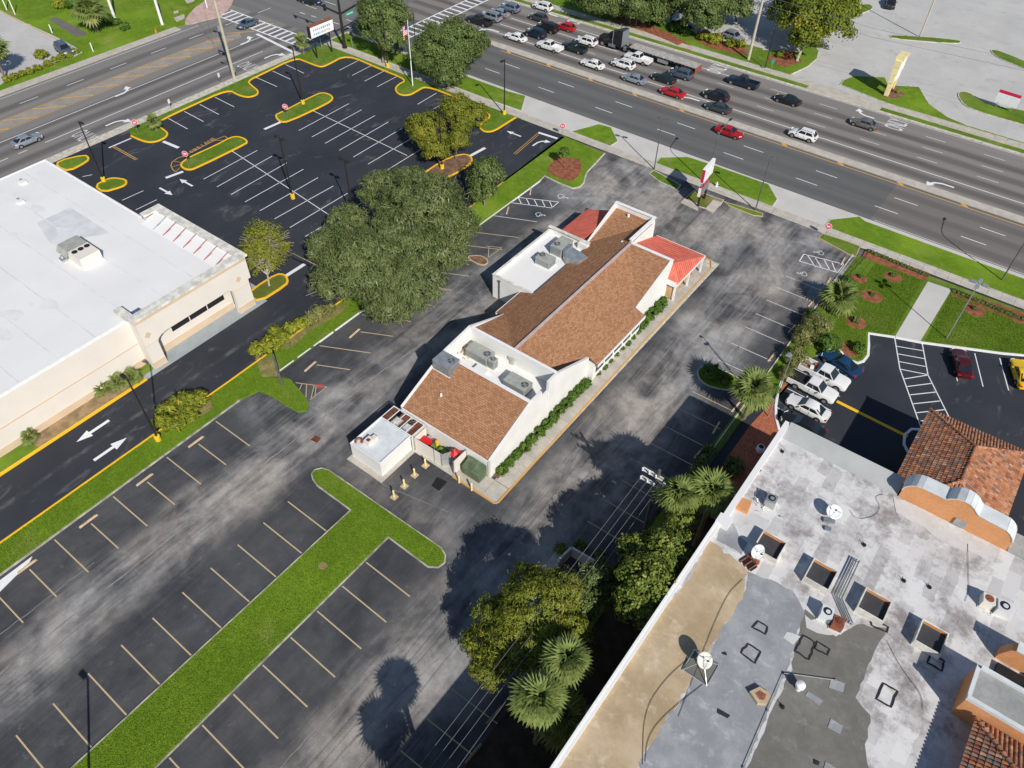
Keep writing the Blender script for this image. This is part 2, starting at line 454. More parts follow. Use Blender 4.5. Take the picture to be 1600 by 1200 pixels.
M['mall_roof'] = mall_roof_mat()
M['tan_roof'] = stain_mat('tan weathered membrane', (.38, .28, .165), (.54, .42, .28), .3, (.66, .57, .43))
M['grey_roof'] = stain_mat('grey modified roof', (.25, .26, .275), (.37, .38, .39), .35, (.52, .53, .54))
M['olive_roof'] = stain_mat('olive grey rolled roof', (.145, .14, .125), (.21, .2, .18), .45, (.28, .27, .25))
M['white_patch'] = stain_mat('white roof coating', (.62, .62, .61), (.52, .51, .5), .6, (.4, .39, .38))
M['tar'] = simple('black roofing tar', (.03, .028, .028), .8, .3, 4)
M['red_metal'] = simple('coral red metal roof', (.66, .17, .115), .6, .14, .9)
M['slate_walk'] = simple('blue grey walkway', (.33, .37, .385), .8, .06, 1)
t_ = NT('herringbone brick paving')
b_ = t_.n('ShaderNodeTexBrick'); t_.link(t_.map((1, 1, 1), (0, 0, .78)), b_.inputs['Vector'])
b_.inputs['Scale'].default_value = 1; b_.inputs['Brick Width'].default_value = .3; b_.inputs['Row Height'].default_value = .15; b_.inputs['Mortar Size'].default_value = .012
b_.inputs['Color1'].default_value = (.36, .1, .05, 1); b_.inputs['Color2'].default_value = (.5, .17, .085, 1); b_.inputs['Mortar'].default_value = (.16, .07, .05, 1)
M['brick'] = t_.done(b_.outputs['Color'], .85)
M['pink_pave'] = simple('pink paving', (.55, .38, .34), .85, .15, .7, fine=4)
M['tile'] = None
# ================================================================ THE SETTING
def sheet(name, pts, z, mat, parent=None):
    mb = MB(); mb.poly([(x, y, z) for x, y in ccw(pts)])
    o = mb.build(name, mat, parent)
    if parent is None: struct(o)
    return o
def rect(x0, y0, x1, y1): return [(x0, y0), (x1, y0), (x1, y1), (x0, y1)]
sheet('ground', rect(-2500, -1500, 2500, 3500), -0.06, simple('surrounding ground', (.2, .2, .16), .95, .3, .02))
sky_air = None
lot_old = sheet('parking_lot', rect(-57.2, -90, -11.6, 97.55), 0.0, M['asphalt_old'])
lot_new = sheet('parking_lot', rect(-119.2, -90, -57.2, 97.55), 0.002, M['asphalt_new'])
lot_mall = sheet('parking_lot', rect(-11.6, 45, 70, 97.55), -0.002, M['asphalt_new'])
lot_far = sheet('parking_lot', rect(-118, 138.6, 400, 420), -0.01, M['lot_grey'])
road_a = sheet('road', rect(-120.0, 104.4, 420, 117.9), 0.0, M['road_near'])
sheet('road', rect(-120.0, 119.4, 420, 138.7), 0.002, M['road_far'])
road_b = sheet('road', rect(-145.9, -160, -120.0, 99.5), 0.0, M['road_b'])
sheet('road', rect(-420, 99.5, -120.0, 400), 0.002, M['road_x'])
sheet('road', rect(-117, 117.9, -100, 119.4), 0.001, M['road_far'])
mat_old = M['patch']
# older pavement east of the joint in the near carriageway, and the patch behind the median
sheet('road_patch', rect(-13.5, 104.9, 420, 117.0), 0.004, road_mat('older near carriageway', 'y', (.165, .15, .14), (.2, .185, .17), (107, 111, 115), .9, .35), road_a)

def outline(poly, z, w, mat, name, parent, closed=True):
    """flat painted line that follows a polyline"""
    P = [Vector(p) for p in poly]; n = len(P); L = []; Rr = []
    for i in range(n):
        a = P[i - 1] if (closed or i > 0) else P[i]; c = P[(i + 1) % n] if (closed or i < n - 1) else P[i]
        d = (c - a).normalized(); nn = Vector((-d.y, d.x)) * w / 2
        L.append(P[i] + nn); Rr.append(P[i] - nn)
    mb = MB(); vs = [(p.x, p.y, z) for p in L] + [(p.x, p.y, z) for p in Rr]
    fs = [(i, (i + 1) % n, n + (i + 1) % n, n + i) for i in range(n if closed else n - 1)]
    mb.add(vs, fs)
    return mb.build(name, mat, parent)
def line(a, b, wd, mat, parent, name='painted_line', z=0.008):
    a = Vector(a); b = Vector(b); d = (b - a).normalized(); nn = Vector((-d.y, d.x)) * wd / 2
    mb = MB(); mb.poly([(*(a - nn), z), (*(b - nn), z), (*(b + nn), z), (*(a + nn), z)])
    return mb.build(name, mat, parent)
def flat(poly, mat, parent, name, z=0.008):
    mb = MB(); mb.poly([(x, y, z) for x, y in ccw(poly)]); return mb.build(name, mat, parent)

def island(poly, grass='grass', kerb='kerb', kw=.16, h=.12, rnd=0, name='lawn', kname='kerb', gz=None):
    p = ccw(poly)
    if rnd: p = chaikin(p, rnd)
    q = offset(p, kw)
    k = MB(); k.ring(p, q, -.05, h); k = struct(k.build(kname, M[kerb]))
    g = MB(); g.prism(q, -.05, (h - .03) if gz is None else gz); o = struct(g.build(name, M[grass]))
    return o
def pad(poly, mat, z1=.03, name='pavement', z0=-.05, parent=None):
    mb = MB(); mb.prism(poly, z0, z1); o = mb.build(name, M[mat], parent)
    if parent is None: struct(o)
    return o
def kerb_line(pts, mat='kerb', w=.16, h=.12, name='kerb', gaps=False):
    P = [Vector(p) for p in pts]; n = len(P); L = []; Q = []
    for i in range(n):
        d = (P[min(i + 1, n - 1)] - P[max(i - 1, 0)]).normalized(); nn = Vector((-d.y, d.x)) * w / 2
        L.append(P[i] + nn); Q.append(P[i] - nn)
    mb = MB()
    for i in range(n - 1):
        mb.prism([tuple(L[i]), tuple(L[i + 1]), tuple(Q[i + 1]), tuple(Q[i])], -.05, h)
    return struct(mb.build(name, M[mat]))

# --- kerbs / verge along the main street, near side
pad(rect(-119.3, 99.4, 60, 104.45), 'apron', .012, 'driveway_apron')
sw = pad(rect(-119.3, 97.55, 61, 99.4), 'kerb', .03, 'sidewalk')
def slabs(parent, x0, x1, y0, y1, step, axis, z0, z1, mat='concrete', gap=.035, jitter=.012):
    n = max(1, int(round(((x1 - x0) if axis == 'x' else (y1 - y0)) / step)))
    for i in range(n):
        a, b = i / n, (i + 1) / n
        mb = MB(); dz = RNG.uniform(-jitter, jitter)
        if axis == 'x': mb.box(x0 + (x1 - x0) * a + gap / 2, y0, z0, x0 + (x1 - x0) * b - gap / 2, y1, z1 + dz)
        else: mb.box(x0, y0 + (y1 - y0) * a + gap / 2, z0, x1, y0 + (y1 - y0) * b - gap / 2, z1 + dz)
        mb.build('slab', M[mat], parent)
slabs(sw, -119.2, 14.0, 97.62, 99.33, 1.65, 'x', .02, .075)
gutter = pad(rect(-119.3, 104.45, 61, 104.95), 'apron', .016, 'gutter')
far_kerb = pad(rect(-117.5, 138.35, 420, 139.0), 'kerb', .1, 'kerb')
V = [  # grass verges between the street kerb and the sidewalk
    [(-119.0, 99.5), (-119.0, 104.2)] + [(-78.2, 104.3), GS('822,150')[0], GS('815,174')[0], (-79.5, 99.5)],
    GS('890,206 935,194 955,199 966,221 952,230'),
    GS('1021,258 1032,246 1074,245 1121,260 1201,288 1215,312 1204,328'),
    GS('1284,358 1297,343 1342,338') + [(-14.0, 104.2), (60, 104.3), (60, 99.5)],
]
for i, p in enumerate(V):
    island(p, 'grass', 'apron', .12, .09)

# --- new lot: yellow kerb round the street side
inner = GS('205,213 218,219 231,223 245,222 258,216 263,210 258,205 248,198 246,191 300,165.5 357,140 371,149 388,153 402,149 404,143 395,136 386,127.5 410,116 462,90.5 478,97 496,104 503,105 512,102 542,85.5 590,107 637,125.5 622,133 617,141 624,149 640,149.5 653,142 665,135 700,147.5 735,164 771,180.5 752,193 749,201 758,207 772,205.5 790,194 806,184')
inner = chaikin(inner, 2, False)
outer = [(-72.0, 97.5), (-118.5, 97.5), (-118.5, 54.6)]
pad(rect(-120.35, -100, -118.52, 97.4), 'kerb', .06, 'sidewalk')
kerb_line(inner, 'yellow_kerb', .26, .15)
g = MB(); g.prism(ccw(list(inner) + [(-70.6, 97.5)] + outer[1:]), -.05, .10); struct(g.build('lawn', M['grass_b']))
for s, gm in (('431,186 430,180 437,177 495,147 507,145 518,149 522,155 512,163 452,191 438,192', 'grass_b'),
          ('281.5,259 285,253 300,244 338,227 360,215 372,213.5 382,216.5 388,221.5 386,225 346,245 306,264 298,266.5 289,266 283,262', 'grass_b')):
    island(chaikin(GS(s), 1), gm, 'yellow_kerb', .27, .15)
island(chaikin(GS('90,252 133,242 141,247 138,253 108,269 88,262'), 1), 'grass_b', 'yellow_kerb', .27, .15)
island(chaikin(GS('147,291 167,280 180,278 198,281 200,287 192,293 160,302'), 1), 'grass_b', 'yellow_kerb', .27, .15)
island(chaikin(GS('385,462 400,448 432,428 446,429 452,438 449,446 405,474'), 1), 'grass_dry', 'yellow_kerb', .27, .15)
island(chaikin(GS('655,275 690,252 712,243 729,241 739,247 738,256 712,273 680,286'), 1), 'mulch', 'yellow_kerb', .27, .15)
# divider between the two lots
div = [(-59.9, -90), (-59.9, 28), (-60.3, 60), (-60.9, 80), (-61.3, 97.4)]
g = MB(); g.prism(ccw(div + GS('878,214 884,214.5 945,240 917,270 911,287 895,295 872,286 851,275.5') + [(-56.7, 83.6), (-56.6, 70), (-56.7, 46), (-56.6, 31.5)] + GS('453,593 462,603 478,622 483,633 480,642 466,645 448,635 425,620 405,612') + [(-56.8, 27), (-56.8, -90)]), -.05, .10)
divider = struct(g.build('lawn', M['grass']))
kerb_line(div[:3], 'yellow_kerb', .2, .14)
kerb_line(div[2:4], 'orange_paint', .18, .14)
for a, b in ((-90, 27), (32.5, 34.8), (35.4, 37.4), (37.9, 41), (41.3, 47.5), (48, 56), (60, 83.6)):
    kerb_line([(-56.72, a), (-56.72, b)], 'white_kerb' if a > 30 else 'kerb_old', .14, .14)
kerb_line([(-56.75, 83.6)] + GS('851,275.5 872,286 895,295 905,293 912,287 914,278 917,270 945,240'), 'kerb', .17, .14)
pad(GS('854,269 861,256 870,246 889,247 906,250 909,262 905,275 893,284 872,279'), 'mulch_red', .115, 'mulch_bed')
for s in ('505,478 545,478 530,492 505,506 482,520 455,545 441,547 450,530 480,510', '560,455 620,430 700,375 715,365 700,395 640,445 585,478', '283,628 328,622 333,640 300,660 284,668', '398,556 424,560 440,572 436,588 410,590'):
    pad(GS(s), 'dry', .106, 'mulch_bed')
# tee shaped grass island in the old lot
tee = [(-36.85, -90), (-36.85, 24.2)] + GS('495,760 488,750 486,741 492,734 503,731.5 515,735 600,794 690,856 697,868 696,880 685,888 668,887') + [(-31.75, 24.2), (-31.75, -90)]
island(tee, 'grass', 'kerb_old', .11, .13)
pad(chaikin(GS('497,880 506,878 513,884 508,891 498,890'), 1), 'dry', .112, 'bare_patch')
island(chaikin(GS('1088,583 1093,573 1110,571 1145,585 1166,601 1150,613 1112,607 1094,597'), 1), 'grass', 'kerb', .14, .12)
island(GS('1064,316 1084,297.5 1131,313 1126,321 1108,328'), 'grass_dry', 'kerb', .12, .1)
pad(GS('1063,317 1069,311 1091,319 1090,330'), 'concrete', .115, 'pavement')
pad(GS('1102,327 1114,313 1128,317 1113,334'), 'concrete', .115, 'pavement')
island(GS('1130,315 1180,330 1192,334 1192,339 1176,337 1138,322'), 'grass_b', 'tan_paint', .12, .1)
island(GS('1021,266 1064,290 1058,297 1030,284 1014,272'), 'grass_b', 'kerb', .12, .1)
# old lot, north-east corner and property line strip
island(GS('1278,372 1285,365 1345,384 1338,401 1331,401'), 'grass_b', 'tan_paint', .12, .1)
strip = [(-11.9, 95.6), (-9.9, 95.6), (-10.2, 66), (-11.6, 58), (-11.6, 20), (-12.9, 20), (-12.6, 60)]
g = MB(); g.prism(ccw(strip), -.05, .07); struct(g.build('lawn', M['grass_b']))
kerb_line([(-12.55, 95.2), (-12.4, 75), (-12.3, 50)], 'kerb', .14, .12)
pad([(-10.6, 45), (-10.6, 58), (-9.6, 69), (-10.2, 74)] + GS('1250,575 1222,597 1212,630 1210,650 1216,668 1228,690') + [(-6.0, 50), (-6.0, 45)], 'brick', .05, 'brick_paving')
pad([(-13.2, -90), (-13.2, 45), (-6.6, 45), (-6.6, -90)], 'soil', .03, 'planting_bed')
pad([(-11.6, 45.0), (-11.6, 47.4), (-6.6, 46.2), (-6.6, 45.0)], 'slate_walk', .055, 'pavement')
# mall lot lawn with its white kerb
lawnE = [(-10.1, 95.6), (-8.0, 96.9), (62, 97.2), (62, 88.9)] + GS('1600,556 1566,553 1440,536 1357,521.5 1357,540 1356,556 1349,565 1340,568 1326,563 1305,542 1288,551 1276,557 1262,560 1250,565') + [(-10.3, 72)]
g = MB(); g.prism(ccw(lawnE), -.05, .11); struct(g.build('lawn', M['grass_b']))
kerb_line([(62, 88.9)] + GS('1600,556 1566,553 1440,536 1399,528') , 'white_kerb', .28, .14); kerb_line(GS('1398,527.5 1357,521.5 1357,540 1356,556 1349,565 1340,568 1326,563 1305,542 1288,551 1276,557'), 'white_kerb', .28, .14)
kerb_line(GS('1249,566 1232,580 1221,597 1215,615 1212,635 1212,652 1217,672'), 'white_kerb', .28, .14)
pad(GS('1449,441 1486,453.5 1437.5,534 1398,526.5'), 'apron', .135, 'pavement')
RINGS = []
for x, y, rx, ry in ((1342, 436, 10, 6), (1395, 434, 11, 7), (1362, 464, 13, 8), (1522, 486, 12, 7), (1337, 505, 12, 8), (1326, 548, 12, 12), (1590, 500, 8, 6)):
    c = G(x, y); k = 2 * rx / 26; RINGS.append((c[0], c[1], 1.4 * k))
    pad([(c[0] + 1.35 * k * math.cos(a) * (1 + .08 * math.sin(3 * a + x)), c[1] + 1.25 * k * math.sin(a)) for a in [i * math.pi / 8 for i in range(16)]], 'mulch_red', .13, 'mulch_bed')
pad(GS('1352,392 1450,427 1449,440 1436,437 1346,402'), 'mulch_red', .128, 'mulch_bed')
pad(GS('1487,453 1590,486 1600,490 1600,505 1560,494 1485,463'), 'mulch_red', .128, 'mulch_bed')
# --- median of the main street
pad(rect(-89.5, 117.75, 420, 119.55), 'concrete', .12, 'median')
pad([(-96, 118.2), (-95, 117.9), (-89.5, 117.75), (-89.5, 119.55), (-95, 119.4), (-96, 119.1)], 'concrete', .12, 'median')
# --- far side: kerb, verge, sidewalk, planting
g = MB(); g.prism(rect(-117.5, 139.0, 420, 140.35), -.05, .1); struct(g.build('lawn', M['grass_b']))
swf = pad(rect(-117.5, 140.35, 420, 142.3), 'kerb', .09, 'sidewalk')
slabs(swf, -104, 12, 140.4, 142.25, 1.9, 'x', .08, .12)
pad(rect(-36.9, 138.7, -23.6, 142.3), 'concrete', .125, 'driveway_apron')
def far(s): return GS(s)
island([(-117, 142.35)] + [(-40.2, 142.35)] + far('1236,117 1262,105 1277,92 1280,80 1270,70 1262,66') + [(-44, 153.5), (-50, 149.8)] + far('1195,77 1170,70 1140,66 1098,58 1084,50 1060,40') + [(-75, 150), (-117, 150)], 'grass_b', 'kerb', .16, .12)
pad(far('905,2 938,17 960,30 985,42 1020,55 1045,65 1080,82 1080,72 1045,52 1010,38 975,26 940,8 925,-4'), 'mulch_red', .125, 'mulch_bed')
pad(far('1085,62 1110,76 1160,86 1172,81 1150,70 1110,62'), 'mulch_red', .125, 'mulch_bed')
pad(far('1199,88 1203,98 1226,105 1252,98 1250,93 1222,89'), 'mulch_red', .125, 'mulch_bed')
island(far('1312,133 1318,125 1332,119 1383,121 1388,133 1436,136 1452,163 1480,183 1510,196 1540,205 1600,223') + [(0, 142.4), (-23.4, 142.4)], 'grass', 'kerb', .16, .12)
pad(far('1380,140 1400,138 1414,146 1410,152 1392,155 1379,151'), 'mulch', .125, 'mulch_bed')
island(chaikin(far('1495,149 1499,143 1512,144 1530,155 1552,166 1600,172 1660,190 1660,215 1600,196 1565,186 1530,176 1505,165'), 1), 'grass_b', 'kerb', .16, .12)
island(chaikin(far('1388,56 1396,55 1450,58 1498,63 1503,66 1496,69 1450,66 1395,61'), 1), 'grass_b', 'kerb', .16, .12)
island(chaikin(far('1546,80 1552,77 1575,85 1640,112 1640,124 1590,104 1560,92'), 1), 'grass_b', 'kerb', .16, .12)
island(chaikin(far('1325,25 1340,8 1358,6 1366,13 1352,20 1338,24'), 1), 'grass_b', 'kerb', .16, .12)
# --- west side of the side street
lawnW = [(-147.6, -20), (-147.6, 84)] + GS('294,37 325,18') + [(-158, 102), (-420, 140), (-420, -20)]
g = MB(); g.prism(ccw(lawnW), -.05, .06); struct(g.build('lawn', M['grass']))
pad(rect(-147.6, -100, -145.6, 84.6), 'concrete', .08, 'sidewalk')
pad(chaikin(GS('286,38 300,38 318,33 340,28 352,20 364,6 366,-10 330,-10 320,2 300,16'), 1), 'pink_pave', .1, 'pavement')
lotw = sheet('parking_lot', GS('-2,135 20,120 50,108 80,100 115,90 128,83 118,74 84,56 48,40 0,17 -120,-50 -160,120'), .068, M['lot_grey'])
kerb_line(GS('0,17 35,37 48,40'), 'tan_paint', .22, .2); kerb_line(GS('45,41 84,60 128,83'), 'tan_paint', .22, .2)
flat(GS('75,30 88,27 138,52 130,57 118,58'), M['patch'], lotw, 'asphalt_patch', .072)

# ================================================================ PAINTED MARKINGS
Wp, Tn, Yo = M['white_paint'], M['tan_paint'], M['orange_paint']
# old lot, left row (curb at X=-56.7), long stalls every 3.1 m
STOPS = []                                                     # wheel stops: x, y, half-turn
for k in range(-26, 9):
    y = 5.1 + 3.07 * k
    if y > 26: continue
    if k % 2: STOPS.append((-55.65, y, 0)); line((-55.25, y), (-50.8, y), .12, Tn, lot_old, 'parking_stripe')
    else: line((-56.35, y), (-50.8, y), .12, Tn, lot_old, 'parking_stripe')
for i, y in enumerate((35.0, 38.4, 42.1, 45.4, 49.2, 53.0, 56.6, 60.2, 63.8, 67.4)):
    if i % 2 == 0 and i < 4: STOPS.append((-54.55, y + .35, .1)); line((-55.0 + .8, y + 1.0), (-50.6, y + 2.8), .12, Tn, lot_old, 'parking_stripe')
    else: line((-56.3, y), (-50.7, y + 2.8), .12, Tn, lot_old, 'parking_stripe')
for k in range(0, 34):                                         # rows either side of the tee island
    line((-42.4, 21.25 - 3.06 * k), (-37.0, 21.2 - 3.06 * k), .12, Tn, lot_old, 'parking_stripe')
    line((-31.6, 21.1 - 3.03 * k), (-26.1, 21.0 - 3.03 * k), .12, Tn, lot_old, 'parking_stripe')
for y in [14 - 3.03 * k for k in range(20)] + [17, 20, 23, 26, 29, 32, 37.3, 40.4, 43.5, 46.5, 49.5, 52.5, 55.7, 58.9, 62.1, 65.3, 68.9, 72.6, 75.7, 79, 82.2]:
    line((-17.9, y), (-12.9, y + .1), .1, M['worn_white'] if y > 62 else Tn, lot_old, 'parking_stripe')
# accessible bays with hatched aisles
def pline(s, w_, mat, parent, name='parking_stripe', z=0.008, **kw):
    p = GS(s, **kw)
    for a, b in zip(p, p[1:]): line(a, b, w_, mat, parent, name, z)
pline('810,308.5 873,315.5 862,325 797,316.5', .12, M['white_paint'], lot_old)
for a, b in (('810,309', '815,319'), ('822,309.5', '827.5,320.5'), ('834,311', '840,322'), ('847,313', '852,324'), ('858.5,314', '863,324.5')):
    pline(a + ' ' + b, .12, Wp, lot_old)
pline('771,337 839,346.5', .12, M['worn_white'], lot_old)
flat(GS('832.5,329 846,331 845,339 832,337'), simple('blue accessible square', (.02, .05, .08), .8), lot_old, 'parking_emblem', .0075)
def glyph_wheelchair(c, s, rz, parent, z=.012):
    """wheelchair pictogram painted on the ground"""
    ca, sa = math.cos(rz), math.sin(rz)
    T = lambda x, y: (c[0] + (x * ca - y * sa) * s, c[1] + (x * sa + y * ca) * s)
    mb = MB()
    def q(a, b, wd):
        a = Vector(T(*a)); b = Vector(T(*b)); d = (b - a).normalized(); n = Vector((-d.y, d.x)) * wd * s / 2
        mb.poly([(*(a - n), z), (*(b - n), z), (*(b + n), z), (*(a + n), z)])
    mb.poly([(*T(.0 + .11 * math.cos(t), .82 + .11 * math.sin(t)), z) for t in [i * .785 for i in range(8)]])
    q((0, .7), (.03, .3), .13); q((.03, .5), (.28, .48), .1); q((.03, .3), (.36, .3), .12); q((.36, .3), (.45, .0), .12)
    arc = [(.32 * math.cos(t), .12 + .32 * math.sin(t)) for t in [2.2 + i * .42 for i in range(10)]]
    for a, b in zip(arc, arc[1:]): q(a, b, .09)
    return mb.build('accessible_emblem', M['worn_white'], parent)
glyph_wheelchair(G(840, 334.5), 1.3, -1.2, lot_old); glyph_wheelchair(G(875, 306), 1.5, -1.4, lot_old)
pline('1256,397 1249,408 1309,426 1319,413 1256,397', .13, Wp, lot_old)
for a, b in (('1261,398', '1274,417'), ('1274,403', '1285,420'), ('1288,406.5', '1297,423'), ('1300,410', '1306,425')): pline(a + ' ' + b, .12, Wp, lot_old)
pline('1228,431 1288,456', .12, M['worn_white'], lot_old)
glyph_wheelchair(G(1258, 429), 1.2, 1.9, lot_old); glyph_wheelchair(G(1284, 396), 1.2, 1.9, lot_old)
# hatched corners
pline('462,598 511,604.5 484,625', .1, M['tan_paint'], lot_old)
for a, b in (('472,600', '466,613'), ('479,601', '478,621'), ('491,602', '486,622'), ('494,603', '492,619')): pline(a + ' ' + b, .09, Tn, lot_old)
flat(GS('492,601 505,601 507,606 495,606'), simple('faded red paint', (.45, .09, .08), .8), lot_old, 'painted_patch', .0085)
pline('760,384.5 784,387 761,404', .09, Tn, lot_old); pline('764,385 763,403', .09, Tn, lot_old)
pline('703,405 733,414', .1, Tn, lot_old)
for a, b, c_ in (('790,290', '', ''),): pass
# kerb nose at the oak end
island(chaikin(GS('727,401 749,399 760,404 764,411 756,416 742,412'), 1), 'mulch', 'tan_paint', .14, .12)
# new lot: white stalls
for a, b in (('487,172', '636,243'), ('355,231', '516,337')): pline(a + ' ' + b, .12, Wp, lot_new)
for s in ('467,204 545,162', '487.5,214 565,171.5', '508,224 586,180.5', '530,235 607,190.5', '552,245.5 629,200', '575,256.5 650,212',
          '598,270 676,222', '318,280 402,235', '339,292 425,244', '361,304 448,254.5', '383,315.5 474,264.5', '406,329.5 497,277.5', '429,342 521,290.5', '453,355.5 543,302', '477,369.5 565,317', '500,384 560,350',
          '530,110 560,94.5', '550,118 581,102', '569.5,127 600,111', '589.5,135.5 620,119.5', '652.5,163 682,145.5', '674.5,172 704,155',
          '191,313 224,298', '212,328 245,312', '129,276 144,273'):
    pline(s, .12, Wp, lot_new)
for s in ('263,185 293,201.5', '288,174 318,190', '312,163 342,179', '336,152 366,167', '400.5,121 433,135.5', '426,111 454,124', '446.5,101 475,114.5'):
    pline(s, .12, Wp, lot_new)
for s in ('255,221 279,231', '259,278 286,268', '413,202 438,191', '734,244 758,231', '447,431 477,412'): pline(s, .55, Wp, lot_new, 'stop_line')
pline('841,207 871,216.5', .5, Wp, lot_new, 'stop_line')
pline('205,216 170,231', .3, Wp, lot_new, 'stop_line')
pline('175,229 212,250', .12, Yo, lot_new); pline('178,228 215,249', .12, Yo, lot_new)
pline('803,240 839,209', .1, Yo, lot_new); pline('806,241 842,210', .1, Yo, lot_new)
# hatch and FIRE LANE lettering beside the oval island
pline('357,217 351,212.5 338,218 290,242.5', .13, Yo, lot_new)
pline('290,242.5 278,247 269,253 267,259 270,265 275,269', .13, Yo, lot_new)
for a, b in (('272,252', '283,254'), ('268,261', '281,257'), ('274,269', '281,262'), ('284,245', '291,245'), ('336,219.5', '350,219')): pline(a + ' ' + b, .1, Yo, lot_new)
def text_mesh(name, body, size, mat, parent, Mx, depth=0.0):
    cu = bpy.data.curves.new(name, 'FONT'); cu.body = body; cu.size = size; cu.align_x = 'CENTER'; cu.align_y = 'CENTER'; cu.extrude = depth; cu.resolution_u = 2
    to = bpy.data.objects.new(name, cu); COL.objects.link(to)
    dg = bpy.context.evaluated_depsgraph_get(); me = bpy.data.meshes.new_from_object(to.evaluated_get(dg))
    bpy.data.objects.remove(to)
    me.materials.clear(); me.materials.append(mat); me.transform(Mx)
    if parent is not None: me.transform(Matrix.Translation(-org(parent)))
    o = bpy.data.objects.new(name, me); COL.objects.link(o); o.parent = parent
    return o
c = G(317, 227); text_mesh('lettering', 'FIRE LANE', 1.15, Yo, lot_new, Matrix.Translation((c[0], c[1], .009)) @ Matrix.Rotation(R(97), 4, 'Z'))
# arrows
ARW = [(-1.6, -.16), (.35, -.16), (.35, -.5), (1.7, 0), (.35, .5), (.35, .16), (-1.6, .16)]
TRN = [(-1.5, -.14), (-.2, -.14), (.45, .12), (.75, .5), (.45, .62), (1.25, 1.35), (1.45, .25), (1.08, .38), (.68, -.1), (-.1, -.42), (-1.5, -.42)]
def arrow(pts, c, rz, s=1.0, flip=False, mat=None, parent=None, z=.01):
    ca, sa = math.cos(rz), math.sin(rz)
    q = [(c[0] + (x * ca - (-y if flip else y) * sa) * s, c[1] + (x * sa + (-y if flip else y) * ca) * s) for x, y in pts]
    n = len(q)
    if pts is TRN: faces = [(0, 1, 9, 10), (1, 2, 8, 9), (2, 3, 7, 8), (4, 5, 6), (3, 4, 6, 7)]
    else: faces = [(0, 1, 5, 6), (2, 3, 4), ]
    mb = MB(); mb.add([(x, y, z) for x, y in q], faces); return mb.build('lane_arrow', mat or Wp, parent)
arrow(ARW, G(146, 673), -math.pi / 2, 1.15, parent=lot_new); arrow(ARW, G(172, 702), math.pi / 2, 1.15, parent=lot_new)
arrow(ARW, G(259, 299), 0, .95, parent=lot_new); arrow(ARW, G(291, 285.5), math.pi, .95, parent=lot_new)
arrow(ARW, G(803, 209), math.pi, .9, parent=lot_new); arrow(TRN, G(843, 223), math.pi * .5, 1.0, True, parent=lot_new)
# streets
for y in (109.0, 113.0):
    for k in range(-7, 14):
        x = -75.2 + 12.2 * k + (1.6 if y > 110 else 0)
        if -84 < x or True:
            line((x, y), (x + 3.4, y), .14, Wp, road_a, 'lane_dash')
line((-90, 117.05), (420, 117.05), .18, Yo, road_a, 'edge_line')
for k in range(22):
    x = -88.3 + 9.4 * k
    line((x - .5, 119.0 - 1.3), (x + .5, 117.15), .5, M['orange_paint'], road_a, 'median_marking', .0085)
line((-13, 105.25), (420, 105.25), .12, M['worn_white'], road_a, 'edge_line')
for y, a, b in ((123.4, -98, 30), (127.2, -98, -80), (131.0, -98, -72), (134.9, -96, -46)):
    line((a, y), (b, y), .16, M['white_paint'], road_a, 'lane_line', .009)
for y, a in ((127.2, -78), (131.0, -69), (134.9, -42)):
    for k in range(18): line((a + 9.2 * k, y), (a + 9.2 * k + 3.2, y), .15, M['worn_white'], road_a, 'lane_dash', .009)
line((-110, 138.1), (420, 138.1), .14, M['worn_white'], road_a, 'edge_line', .009)
for x, y in ((1469, 288), (1076, 154), (766, 47)): arrow(TRN, G(x, y), math.pi, 1.3, False, parent=road_a, z=.011)
for x, y in ((1351, 179), (862, 22)): arrow(TRN, G(x, y), math.pi, 1.2, True, parent=road_a, z=.011)
for x, y in ((1402, 195), (1122, 108), (903, 32)):
    c = G(x, y); text_mesh('lettering', 'ONLY', 2.4, M['white_paint'], road_a, Matrix.Translation((c[0], c[1], .011)) @ Matrix.Rotation(R(90), 4, 'Z') @ Matrix.Scale(1.9, 4, (0, 1, 0)) @ Matrix.Scale(.62, 4, (1, 0, 0)))
# side street
for x0, x1, ya, yb, m in ((-144.7, -144.7, -100, 88, 'worn_white'), (-125.1, -125.1, 44, 88, 'white_paint'), (-130.6, -130.6, -100, 92, 'white_paint')):
    line((x0, ya), (x1, yb), .15, M[m], road_b, 'lane_line', .009)
for k in range(9): line((-125.1, 41 - 3.1 * k), (-125.1, 39.6 - 3.1 * k), .15, Wp, road_b, 'lane_dash', .009)
for k in range(-8, 6): line((-140.6, 57 + 8.6 * k), (-140.6, 60.3 + 8.6 * k), .14, Wp, road_b, 'lane_dash', .009)
line((-133.7, -100), (-133.7, 90), .17, Yo, road_b, 'edge_line', .009); line((-137.2, -100), (-137.2, 86), .17, Yo, road_b, 'edge_line', .009)
flat([(-133.9, -100), (-137.0, -100), (-137.0, 86), (-135.5, 91), (-134, 90)], simple('bleached median asphalt', (.3, .275, .24), .85, .12, .5), road_b, 'painted_median', .005)
for k in range(22): line((-137.1, 28.5 + 5.05 * (k - 8)), (-133.8, 32.6 + 5.05 * (k - 8)), .3, Yo, road_b, 'median_marking', .0095)
arrow(TRN, G(193, 144), math.pi / 2, 1.25, parent=road_b, z=.011); arrow(TRN, G(386, 64), math.pi / 2, 1.25, parent=road_b, z=.011)
arrow(TRN, G(183, 191), math.pi / 2, 1.25, True, parent=road_b, z=.011); arrow(TRN, G(427, 87), math.pi / 2, 1.25, True, parent=road_b, z=.011)
for x, y in ((130, 213), (386, 104)):
    c = G(x, y); text_mesh('lettering', 'ONLY', 2.2, M['worn_white'], road_b, Matrix.Translation((c[0], c[1], .011)) @ Matrix.Scale(.62, 4, (1, 0, 0)) @ Matrix.Scale(1.9, 4, (0, 1, 0)))
